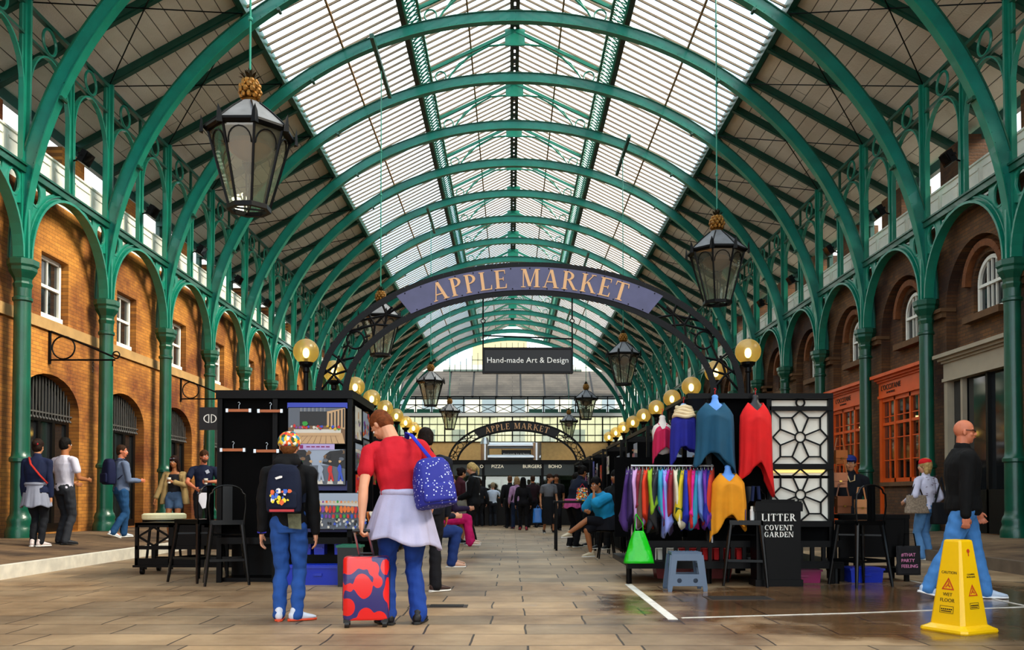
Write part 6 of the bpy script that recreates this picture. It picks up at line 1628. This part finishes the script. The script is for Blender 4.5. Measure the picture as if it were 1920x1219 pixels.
b = MB(); b.tube([(0 + .187 * math.copysign(min(1, abs(1.25 * math.cos(a))), math.cos(a)), 0, .313 + .255 * math.copysign(min(1, abs(1.2 * math.sin(a))), math.sin(a))) for a in np.linspace(0, 2 * PI, 41)[:-1]], .006, 6, closed=True)
b.v = [(x, y - .0, z) for x, y, z in b.v]; b.build('zip_band', mat('zip_dark', '#18162a', .5), sc_)
for sx in (-1, 1):
    for sy in (-1, 1):
        b = MB(); b.cyl((sx * .15 - .018, sy * .08, .03), (sx * .15 + .018, sy * .08, .03), .03, n=14); b.box((sx * .15, sy * .08, .055), (.055, .05, .03)); b.build('wheel', mat('black_rubber', '#0c0c0e', .5), sc_)
hl = Matrix.Rotation(-.12, 3, 'Z') @ (hp - sc_.location)
for s in (-1, 1):
    b = MB(); b.cyl((s * .055, .08, .56), (s * .055 + hl.x, hl.y, hl.z - .01), .010, n=8); b.build('handle_pole', STEEL, sc_)
b = MB(); b.tube([(hl.x - .07, hl.y, hl.z), (hl.x + .07, hl.y, hl.z)], .014, 10); b.build('grip', mat('black_rubber', '#0c0c0e', .5), sc_)
b = MB(); b.tube([(-.06, 0, .565), (-.05, 0, .59), (.05, 0, .59), (.06, 0, .565)], .009, 8); b.build('carry_handle', MATS['black_rubber'], sc_)
SUIT = (hp, sc_)

# ---- left-hand walkway group
def zf(x):
    return .175 + .125 * min(1, max(0, (abs(x) - 6.69) / 1.81))
def gz(px, Y): p = gp(px, Y); p.z = zf(p.x); return p
# woman in navy with grey jumper round the waist
r, I = person('woman in a navy top, grey jumper round her waist, seen from behind at far left', gz(68, 14.2), .05, 1.71, 1.18, 'light', .011, ('bun', '#2a1a14'), ('long', '#141d3c'), ('slim', '#14161c'), '#d8c8c4', female=True,
              hands=(V(-.24, .06, .74), V(.22, .02, .74)), feet=((-.05, 0, 0, .1), (.08, -.02, 0, -.5)), head=(0, .1, 0))
tied_jacket(I, '#8f93a4', .13, -.26, .07, name='tied_jumper')
b = MB(); b.tube([I['N'] + V(-.10, -.05, .0), I['C'] + V(-.02, -.17, .08), I['C'] + V(.12, -.16, -.10), I['P'] + V(.20, -.07, .12)], .018, 6, flat=.4); sb = b.build('bag_strap', clothm('#b02820'), I['root'], smooth=2)
b = MB(); b.ball(I['HC'] + V(.03, -.11, .05), .022, 10, 6); b.build('hair_bobble', clothm('#c02030'), I['root'])
# man in white T-shirt
r, I = person('man in a white T-shirt and charcoal jeans seen from behind on the left walkway', gz(120, 14.95), -.35, 1.79, 1.0, 'tan', .011, ('short', '#14100e'), ('tee', '#d6d2e2'), ('jeans', '#2c2e34'), '#15151a',
              hands=(V(-.12, .28, 1.05), V(.20, .30, 1.10)), feet=((-.12, .02, 0, .1), (.10, -.06, 0, -.7)), sole='#141414')
# man with navy backpack walking right
r, I = person('balding man in a grey-blue jumper with navy backpack and white trainers, walking right', gz(226, 17.3), -.75, 1.80, 1.05, 'ruddy', .011, ('crop', '#3a2416'), ('long', '#6a7894'), ('jeans', '#24507e'), '#e0e6ea',
              hands=(V(-.14, .30, 1.12), V(.16, .30, 1.12)), feet=((-.10, .10, 0, 0), (.08, -.18, .04, 0, -.35)), head=(.7, 0, 0), knees=(V(0, 1, 0), V(0, 1, 0)))
backpack(I, 'backpack', 'plain navy backpack worn by the balding man in the grey-blue jumper', '#12183a', '#12183a', .34, .50, .20, .02)
# woman with coffee
def cup(loc, label):
    c = empty('coffee_cup', loc, 0, label, 'cup', 'takeaway coffee cups')
    b = MB(); b.lathe([(.028, 0), (.038, .10)], n=16); b.build('cup_body', mat('white_cup', '#f0ebe2', .6), c); b = MB(); b.lathe([(.040, .10), (.040, .108), (.034, .115)], n=16); b.build('lid', mat('cup_lid', '#e8e2d8', .4), c)
    b = MB(); b.lathe([(.0325, .03), (.0365, .075)], n=16, cap=False); b.build('sleeve', mat('cup_sleeve', '#8a5a34', .8), c); return c
def palm(I, s, f=.075): T = I['T'][s]; return T[1] + (T[1] - T[0]).normalized() * f
r, I = person('woman in denim shorts, dark vest and khaki cardigan holding a coffee cup', gz(327, 17.7), PI + .05, 1.66, 1.0, 'tan', .010, ('long', '#2a140c'), ('tank', '#1c1c22'), ('shorts', '#4a6486'), '#d8d0c8', female=True,
              hands=(V(-.06, .28, 1.16), V(.34, .12, .82)), poles=(V(-.8, -.2, -.6), V(.5, -1, 0)), head=(.15, .05, .05), curl=(.9, .6))
cup(lw(r, palm(I, -1) + V(.0, .03, -.05)), 'white takeaway coffee cup held by the woman in denim shorts')
b = MB(); S2, T2 = I['S'], I['T']
for s in (-1, 1):
    E, Wr = T2[s][0], T2[s][1]; cap(b, S2[s] - I['X'] * s * .03, .062, S2[s], .062); cap(b, S2[s], .062, E, .052); cap(b, E, .052, E.lerp(Wr, .85), .045)
    loft(b, [(I['P'] + V(s * (.13 + .02 * q), -.02 - .0 * q, .50 - .12 * q - .05), V(1, 0, 0), V(0, 1, 0), .055, .12) for q in range(6)], 16)
loft(b, [(I['P'] + V(0, -.09 - .01 * q, .48 - .12 * q - .03), V(1, 0, 0), V(0, 1, 0), .15, .05) for q in range(6)], 16)
voxel(b, 'cardigan', clothm('#a58a5a'), r, .011, 3, fold=.012)
b = MB(); h = I['h']
for s in (-1, 1): b.ball(h(s * .032, .082, .075), 1, 10, 6, I['R'], (.026, .012, .016))
b.tube([h(-.07, .04, .075), h(0, .094, .078), h(.07, .04, .075)], .004, 5); b.build('sunglasses_on_head', mat('pale_lens', '#5a5a66', .2), r)
# man with beard and cup
r, I = person('bearded man in a navy polo shirt holding a coffee cup and a paper', gz(381, 17.8), PI + .35, 1.80, 1.05, 'ruddy', .010, ('short', '#4a2c18'), ('tee', '#101a34'), ('jeans', '#15161c'), '#15151a',
              hands=(V(-.10, .30, 1.18), V(.16, .32, 1.05)), poles=(V(-.9, -.3, -.3), V(.9, -.3, -.3)), head=(-.3, .15, 0), curl=(.9, .6))
h = I['h']; b = MB(); b.ball(h(0, .03, -.06), 1, 16, 10, I['R'], (.058, .062, .052)); b.ball(h(0, .06, -.085), .03, 10, 8)
voxel(b, 'beard', mat('beard_brown', '#5a3420', .8, var=.4, vs=30), r, .009, 2, fold=.006, fs=30)
b = MB(); b.box(I['C'] + V(-.07, .135, .07), (.07, .01, .07), Matrix.Rotation(.5, 3, 'Y')); b.build('shirt_emblem', mat('pale_emblem', '#b8c0d0', .6), r)
cup(lw(r, palm(I, -1) + V(0, .03, -.05)), 'white takeaway coffee cup held by the bearded man in navy')
pp = empty('paper_sheet', lw(r, V(.02, .33, .80)), PI + .3, 'folded white paper hanging in front of the bearded man', 'paper')
b = MB(); b.add([V(-.09, 0, .16), V(.09, 0, .16), V(.09, 0, .02), V(0, .02, -.16), V(-.06, .02, -.14)], [(0, 1, 2, 3, 4)]); o = b.build('sheet', mat('paper_white', '#eceaf4', .7), pp); so = o.modifiers.new('t', 'SOLIDIFY'); so.thickness = .003

# ---- right-hand people
r, I = person('bald man in sunglasses, black jumper and jeans striding to the right', gp(1806, 9.1), -1.80, 1.83, 1.22, 'ruddy', .0062, ('bald', '#6a5040'), ('coat', '#060607'), ('jeans', '#4a86c8'), '#b8c8dc',
              hands=(V(-.26, .22, .86), V(.26, -.04, .80)), feet=((-.08, .24, 0, 0), (.08, -.36, .03, 0, -.25)), head=(.15, .02, 0), knees=(V(0, 1, 0), V(0, 1, 0)), glasses=True, curl=(.6, .7), poles=(V(-.2, -1, 0), V(.4, -1, 0)), sole='#f0f0f0', foldk=.9)
r, I = person('woman in a red knitted hat and white patterned top, walking away on the right', gp(1737, 14.7), .35, 1.66, 1.05, 'fair', .010, ('bob', '#c8a468'), ('long', '#d0cce0'), ('jeans', '#5c8cc0'), '#e8e4e4', female=True,
              hands=(V(-.28, .16, .98), V(.22, .12, .9)), head=(-.5, 0, 0), feet=((-.09, 0, 0, .2), (.09, .03, 0, -.3)))
h = I['h']; b = MB(); b.ball(h(0, -.015, .065), 1, 20, 12, I['R'], (.093, .108, .078)); voxel(b, 'knitted_hat', clothm('#d81820'), r, .009, 2, fold=.004, fs=30)
b = MB(); rg = random.Random(4)
for q in range(16):
    z = rg.uniform(-.15, .26); x = rg.uniform(-.14, .14); p = I['C'] + V(x, -.142 + abs(x) * .25, z - .05); b.tube([p, p + V(.02, -.002, rg.uniform(-.02, .02)), p + V(.04, .004, 0)], .004, 4)
b.build('printed_marks', mat('dark_marks', '#5a2a40', .7), r)
tb2 = empty('tote_bag', lw(r, V(-.26, -.06, .78)), .3, 'beige patterned shoulder bag carried by the woman in the red hat', 'bag')
b = bag_mesh(.44, .16, .30, .85); b.build('bag_body', mat('beige_weave', '#a8927c', .8, var=.5, vs=40), tb2, smooth=2)
b = MB(); b.tube([V(-.14, 0, .29), V(.05, .05, .55), lw(r, I['S'][-1] + V(0, 0, .06)) - tb2.location - V(0, 0, 0), V(.12, 0, .29)], .012, 6); b.build('strap', clothm('#2a1c18'), tb2)
bb_ = empty('shoulder_bag', lw(r, V(.10, -.20, .60)), .2, 'black shoulder bag hanging behind the woman in the red hat', 'bag')
bag_mesh(.34, .16, .36, .8).build('bag_body', clothm('#0c0c10'), bb_, smooth=2)
b = MB(); b.tube([V(-.1, 0, .34), V(.02, .06, .6), V(.1, .1, .78), V(.12, 0, .34)], .018, 6, flat=.4); b.build('strap', clothm('#0c0c10'), bb_)
# seller
r, I = person('stall seller in a blue cap and black jacket behind the satchels', gp(1595, 12.5), PI - .2, 1.62, 1.0, 'light', .010, ('short', '#2a1c14'), ('coat', '#0b0c14'), ('jeans', '#101014'), '#101014', hands=(V(-.2, .2, .95), V(.2, .2, .95)), head=(.1, 0, 0))
h = I['h']; b = MB(); b.ball(h(0, -.008, .058), 1, 20, 12, I['R'], (.090, .106, .070)); loft(b, [(h(0, y, .045), I['R'] @ V(1, 0, 0), I['R'] @ V(0, 0, 1), w, .008) for y, w in ((.06, .07), (.11, .066), (.15, .045))], 14); voxel(b, 'peaked_cap', clothm('#16246a'), r, .008, 2)
b = MB(); b.tube([I['N'] + V(-.05, .06, .0), I['C'] + V(-.03, .16, .1), I['C'] + V(.03, .16, .08), I['N'] + V(.05, .06, .0)], .008, 6); b.build('lanyard', mat('lanyard', '#c8a878', .7), r)

# ---- people along the aisle
r, I = person('dark-haired person in a navy jacket behind the red-shirted man', gp(800, 9.75), .1, 1.80, 1.05, 'tan', .010, ('short', '#1c120e'), ('coat', '#0e121e'), ('jeans', '#0e0e14'), '#3a2420', hands=(V(-.18, .25, 1.0), V(.22, .1, .85)), feet=((-.12, .1, 0, 0), (.10, 0, 0, -1.0)), head=(-.3, .25, 0))
r, I = person('seated person in bright pink trousers at the left edge of the aisle', gp(832, 15.4), -1.3, 1.68, 1.0, 'fair', .011, ('bob', '#5a3a24'), ('long', '#2a1c3c'), ('wide', '#d01868'), '#d8b8a0', female=True, seat=.66,
              hands=(V(-.15, .4, .85), V(.15, .4, .85)), feet=(V(-.10, .52, .22), V(.12, .45, .20)), lean=(0, .08))
r, I = person('seated person in blue jeans and dark jacket just behind the dotted backpack', gp(797, 11.6), -1.25, 1.70, 1.0, 'fair', .011, ('short', '#2a1a10'), ('long', '#16162a'), ('jeans', '#1c3470'), '#c89a80', seat=.62, hands=(V(-.15, .35, .8), V(.15, .35, .8)), feet=(V(-.1, .40, .13), V(.1, .34, .12)))
def seat_stool(pos, z, label):
    s = empty('low_stool', pos, 0, label, 'stool', 'low dark stools'); b = MB(); b.lathe([(.17, z - .05), (.18, z - .03), (.17, z)], n=18); b.build('seat', DARKWOOD, s)
    for q in range(4): a = PI / 4 + q * PI / 2; b = MB(); b.cyl((.12 * math.cos(a), .12 * math.sin(a), z - .05), (.2 * math.cos(a), .2 * math.sin(a), 0), .014, n=6); b.build('leg', IRON, s)
seat_stool(gp(832, 15.4), .55, 'dark stool under the person in pink trousers'); seat_stool(gp(797, 11.6), .51, 'dark stool under the seated person in blue jeans')
# steward in black with reflective bands
r, I = person('blonde steward in black uniform with silver reflective bands, facing left', gp(888, 19.2), 1.45, 1.78, 1.08, 'fair', .012, ('pony', '#d8b878'), ('coat', '#0a0c10'), ('jeans', '#08080a'), '#0a0a0a', hands=(V(-.12, .30, 1.02), V(.12, .30, 1.02)), head=(0, .25, 0), feet=((-.11, 0, 0, .1), (.11, 0, 0, -.1)))
b = MB(); loft(b, [(I['P'] + V(0, 0, .16), V(1, 0, 0), V(0, 1, 0), .172, .135), (I['P'] + V(0, 0, .20), V(1, 0, 0), V(0, 1, 0), .174, .137)], 24)
b.tube([I['C'] + V(-.12, -.14, .18), I['C'] + V(-.13, .0, .20), I['C'] + V(-.12, .15, .06), I['C'] + V(-.1, .14, -.18)], .02, 6, flat=.5); b.tube([I['C'] + V(.12, -.14, .18), I['C'] + V(.13, .0, .20), I['C'] + V(.12, .15, .06), I['C'] + V(.1, .14, -.18)], .02, 6, flat=.5)
b.build('reflective_bands', mat('silver_band', '#c8ccd0', .4), r)
b = MB(); b.box(I['S'][1] + V(.075, 0, -.10), (.02, .09, .09)); b.build('shoulder_badge', mat('cyan_badge', '#70d0e0', .4), r)
r, I = person('person in a maroon top with tied dark hair, standing left of the steward', gp(862, 19.9), -1.0, 1.70, 1.0, 'light', .013, ('bun', '#1c120e'), ('long', '#4a1c28'), ('skirt', '#8a8478', .30), '#14141a', female=True, hands=(V(-.1, .25, 1.0), V(.1, .25, 1.0)), head=(0, .3, 0))
far = [('bald man in a black suit walking away down the aisle', 956, 29.6, 0, 1.74, ('crop', '#6a4a34'), ('coat', '#0a0b10'), ('jeans', '#0e1018'), '#101014', 'ruddy', False),
       ('woman in a lilac top beside the bald man in the black suit', 969, 28.9, .2, 1.68, ('bob', '#b09068'), ('long', '#b088b0'), ('jeans', '#1c2c4a'), '#a02838', 'fair', True),
       ('woman with long black hair and black clothes walking away', 981, 27.8, 0, 1.64, ('long', '#0c0808'), ('long', '#0c0a10'), ('slim', '#0a0a0e'), '#a02838', 'light', True),
       ('man in dark maroon standing right of the long-haired woman', 999, 30.2, .3, 1.76, ('crop', '#3a2418'), ('long', '#241018'), ('jeans', '#101018'), '#101010', 'tan', False),
       ('person in black raising a hand to the head behind the grey T-shirt', 1043, 27.6, PI, 1.74, ('short', '#2a1a14'), ('tee', '#101016'), ('jeans', '#101016'), '#101010', 'tan', False),
       ('customer in a white shirt leaning on the food kiosk counter', 924, 31.9, 0, 1.55, ('short', '#a89878'), ('tee', '#d0dcf0'), ('jeans', '#20242c'), '#101010', 'fair', False),
       ('customer in a dark coat at the left end of the food kiosk', 899, 31.6, .2, 1.68, ('short', '#2c1c14'), ('coat', '#14161c'), ('jeans', '#14161c'), '#101010', 'fair', False)]
for i, (lb_, px, Y, rz, H, hr, tp, bt, sh, skn, fem) in enumerate(far):
    hd = None
    if i == 4: hd = (V(-.22, .05, .85), V(.16, .16, 1.62))
    if i == 5: hd = (V(-.25, .3, 1.02), V(.25, .3, 1.02))
    person(lb_, gp(px, Y), rz, H, 1.0, skn, .016, hr, tp, bt, sh, female=fem, hands=hd, feet=((-.1, .12, 0), (.1, -.10, 0)) if i < 4 else None, sole='#303030', group='people far down the aisle')
r, I = person('woman in a grey T-shirt and long black skirt walking towards the viewer', gp(1029, 25.6), PI + .2, 1.70, 1.0, 'light', .013, ('short', '#3a2418'), ('tee', '#6a6c72'), ('skirt', '#0b0b10', .16), '#1c1c20', female=True, feet=((-.12, .10, 0), (.12, -.1, 0)), head=(-.6, .2, 0))
cb2 = empty('carrier_bag', lw(r, V(.33, .02, .30)), 0, 'blue plastic carrier bag held by the woman in the grey T-shirt', 'bag')
bag_mesh(.30, .12, .42, .8).build('bag_body', mat('blue_carrier', '#2a7ad0', .35, var=.2), cb2, smooth=2)
b = MB(); b.tube([V(-.06, 0, .4), V(0, 0, .52), V(.06, 0, .4)], .012, 6); b.build('handle', MATS['blue_carrier'], cb2)
r, I = person('person in a navy sweater with a pink jumper round the waist, bending to the right', gp(1074, 18.4), -.9, 1.72, 1.05, 'tan', .012, ('bun', '#14100e'), ('long', '#0c1428'), ('jeans', '#0c0c12'), '#101010', female=True, lean=(.05, .16), hands=(V(-.1, .45, 1.0), V(.15, .45, 1.0)), head=(0, .4, 0))
tied_jacket(I, '#c0508a', .10, -.08, .05)
r = empty('high_table', gp(1078, 17.5), 0, 'black high table beside the person in the navy sweater', 'table')
b = MB(); b.bb(-.42, .42, -.3, .3, .93, .97); b.build('top', BLACK, r)
for sx in (-1, 1):
    for sy in (-1, 1): b = MB(); b.bar((sx * .38, sy * .26, 0), (sx * .38, sy * .26, .94), .04); b.build('leg', BLACK, r)
r = empty('patterned_bag', gp(1107, 17.3) + V(0, 0, .97), 0, 'colourful patterned bag by the black high table', 'bag')
r.location = gp(1092, 17.4) + V(0, 0, .97); bag_mesh(.26, .16, .26, .7).build('bag_body', cm, r, smooth=2); b = MB(); b.tube([V(-.06, 0, .24), V(0, 0, .34), V(.06, 0, .24)], .01, 6); b.build('handle', clothm('#c02030'), r)
# seated woman in the turquoise shawl
sw_ = gp(1137, 15.1)
r, I = person('seated woman in a turquoise shawl, legs crossed, chin resting on her hand', sw_, 2.2, 1.64, 1.1, 'tan', .010, ('short', '#0e0a0a'), ('shawl', '#1c94c8'), ('skirt', '#101018', .30), '#c8b89a', female=True, seat=.62, lean=(0, .16),
              hands=(V(-.02, .30, 1.13), V(.14, .32, .80)), poles=(V(-.6, .2, -1), V(.8, -.2, -.4)), feet=(V(.26, .62, .36), V(.06, .30, .03)), knees=(V(.2, 1, .8), V(0, 1, .5)), head=(-.1, .3, .1), curl=(.9, .5))
seat_stool(sw_, .50, 'dark stool under the seated woman in the turquoise shawl')
# thighs of the seated skirt
b = MB()
for s in (-1, 1): T = I['T'][s]; cap(b, T[2], .105, T[2].lerp(T[3], .9), .075)
voxel(b, 'skirt_lap', clothm('#101018'), r, .011, 3, fold=.006)
r, I = person('black-haired person in black seated behind the woman in the turquoise shawl', gp(1155, 16.4), 2.4, 1.68, 1.0, 'tan', .012, ('bob', '#0c0808'), ('coat', '#08080c'), ('jeans', '#08080c'), '#101010', seat=.72, hands=(V(-.15, .35, .85), V(.15, .35, .85)), feet=(V(-.1, .42, .1), V(.1, .40, .1)))
seat_stool(gp(1155, 16.4), .60, 'dark stool under the person in black behind the turquoise shawl')
r, I = person('person in dark clothes bending over the colourful bag behind the high table', gp(1106, 19.0), 1.4, 1.60, 1.0, 'tan', .014, ('bob', '#14100c'), ('long', '#20202a'), ('jeans', '#14141c'), '#101010', lean=(0, .2), hands=(V(-.1, .4, .9), V(.1, .4, .9)), head=(0, .4, 0))

# ================================================================== WET FLOOR CONE
YEL = mat('yellow_plastic', '#f4c208', .3, spec=.5, coat=.2)
cp_ = ground(1798, 1183); cone = empty('wet_floor_cone', (cp_.x, cp_.y, 0), math.radians(-64), 'tall yellow wet floor cone standing on the slabs at lower right', 'cone')
b = MB(); vs = []; fs = []
prof = [(.205, 0), (.21, .012), (.205, .03), (.175, .045), (.160, .055), (.152, .06), (.076, .70), (.072, .712), (.060, .716)]
def sq(r, z, c=.18):
    o = []
    for sx, sy in ((1, 1), (-1, 1), (-1, -1), (1, -1)):
        a, q = r, r * (1 - c); pts = [(sx * a, sy * q), (sx * (q + a) / 2 * 1.03, sy * (q + a) / 2 * 1.03), (sx * q, sy * a)]
        if sx * sy < 0: pts = pts[::-1]
        o += pts
    return [Vector((x, y, z)) for x, y in o]
for r_, z in prof: vs += sq(r_, z)
m = 12
for j in range(len(prof) - 1):
    for i in range(m): fs.append((j * m + i, j * m + (i + 1) % m, (j + 1) * m + (i + 1) % m, (j + 1) * m + i))
fs += [tuple(range(m))[::-1], tuple(range((len(prof) - 1) * m, len(prof) * m))]
b.add(vs, fs); b.build('cone_body', YEL, cone)
INKC = mat('cone_ink', '#1a0f06', .6); REDI = mat('cone_red_ink', '#c03a10', .6)
sl = math.atan((.152 - .076) / .64)
def face(side):
    """side 0: face towards -y ; side 1: face towards +x"""
    Rz = Matrix.Rotation(0 if side == 0 else PI / 2, 4, 'Z')
    def M(z, dx=0): rr = .152 - (z - .06) * (.076 / .64); return Rz @ Matrix.Translation((dx, -rr - .0015, z)) @ Matrix.Rotation(-sl, 4, 'X') @ Matrix.Rotation(PI / 2, 4, 'X')
    def tx(s, size, z, m=INKC, sp=1.0): text(s, size, (0, 0, 0), m, cone, 'lettering', mw=M(z), ext=.0008, spacing=sp)
    def tri(z, h, m_):
        b = MB(); Mx = M(z)
        mp_ = lambda u, v, w: Mx @ Vector((u, v, w + .0005)); o = [(-.58 * h, -.5 * h), (.58 * h, -.5 * h), (0, .5 * h)]; i_ = [(-.42 * h, -.41 * h), (.42 * h, -.41 * h), (0, .30 * h)]
        b.plate(o, [i_], .001, mp_)
        b.plate([(-.06 * h, -.05 * h), (.02 * h, .1 * h), (.08 * h, .04 * h), (.04 * h, -.1 * h), (.2 * h, -.2 * h), (.22 * h, -.32 * h), (.1 * h, -.28 * h), (-.02 * h, -.16 * h), (-.2 * h, -.34 * h), (-.26 * h, -.28 * h)], [], .001, mp_)
        b.plate([(.0 + .05 * h * math.cos(a), .14 * h + .05 * h * math.sin(a)) for a in np.linspace(0, 6.28, 11)[:-1]], [], .001, mp_)
        b.build('slip_symbol', m_, cone)
    def boxm(z, w, h):
        b = MB(); Mx = M(z); mp_ = lambda u, v, q: Mx @ Vector((u, v, q + .0005))
        b.plate([(-w, -h), (w, -h), (w, h), (-w, h)], [[(-w + .003, -h + .003), (w - .003, -h + .003), (w - .003, h - .003), (-w + .003, h - .003)]], .001, mp_)
        for q in range(6): b.plate([(-w + .012 + q * w * .28, -.002), (-w + .012 + q * w * .28 + w * .2, -.002), (-w + .012 + q * w * .28 + w * .2, .008), (-w + .012 + q * w * .28, .008)], [], .001, mp_)
        b.plate([(-w * .8, -h * .6), (w * .7, -h * .6), (w * .7, -h * .35), (-w * .8, -h * .35)], [], .001, mp_)
        b.build('notice_box', INKC, cone)
    if side == 0:
        tx('CAUTION', .030, .46); tri(.375, .095, REDI); tx('WET', .038, .29); tx('FLOOR', .040, .245); boxm(.175, .06, .028)
    else:
        tx('CLEANING', .018, .45); tx('IN PROGRESS', .016, .43); tri(.33, .09, REDI); boxm(.21, .05, .024)
        b = MB(); Mx = M(.62); mp_ = lambda u, v, q: Mx @ Vector((u, v, q + .0005)); b.plate([(.016 * math.cos(a), .01 + .016 * math.sin(a)) for a in np.linspace(0, 6.28, 15)[:-1]], [], .001, mp_); b.plate([(-.004, -.03), (.004, -.03), (.004, 0), (-.004, 0)], [], .001, mp_); b.build('small_mark', REDI, cone)
face(0); face(1)
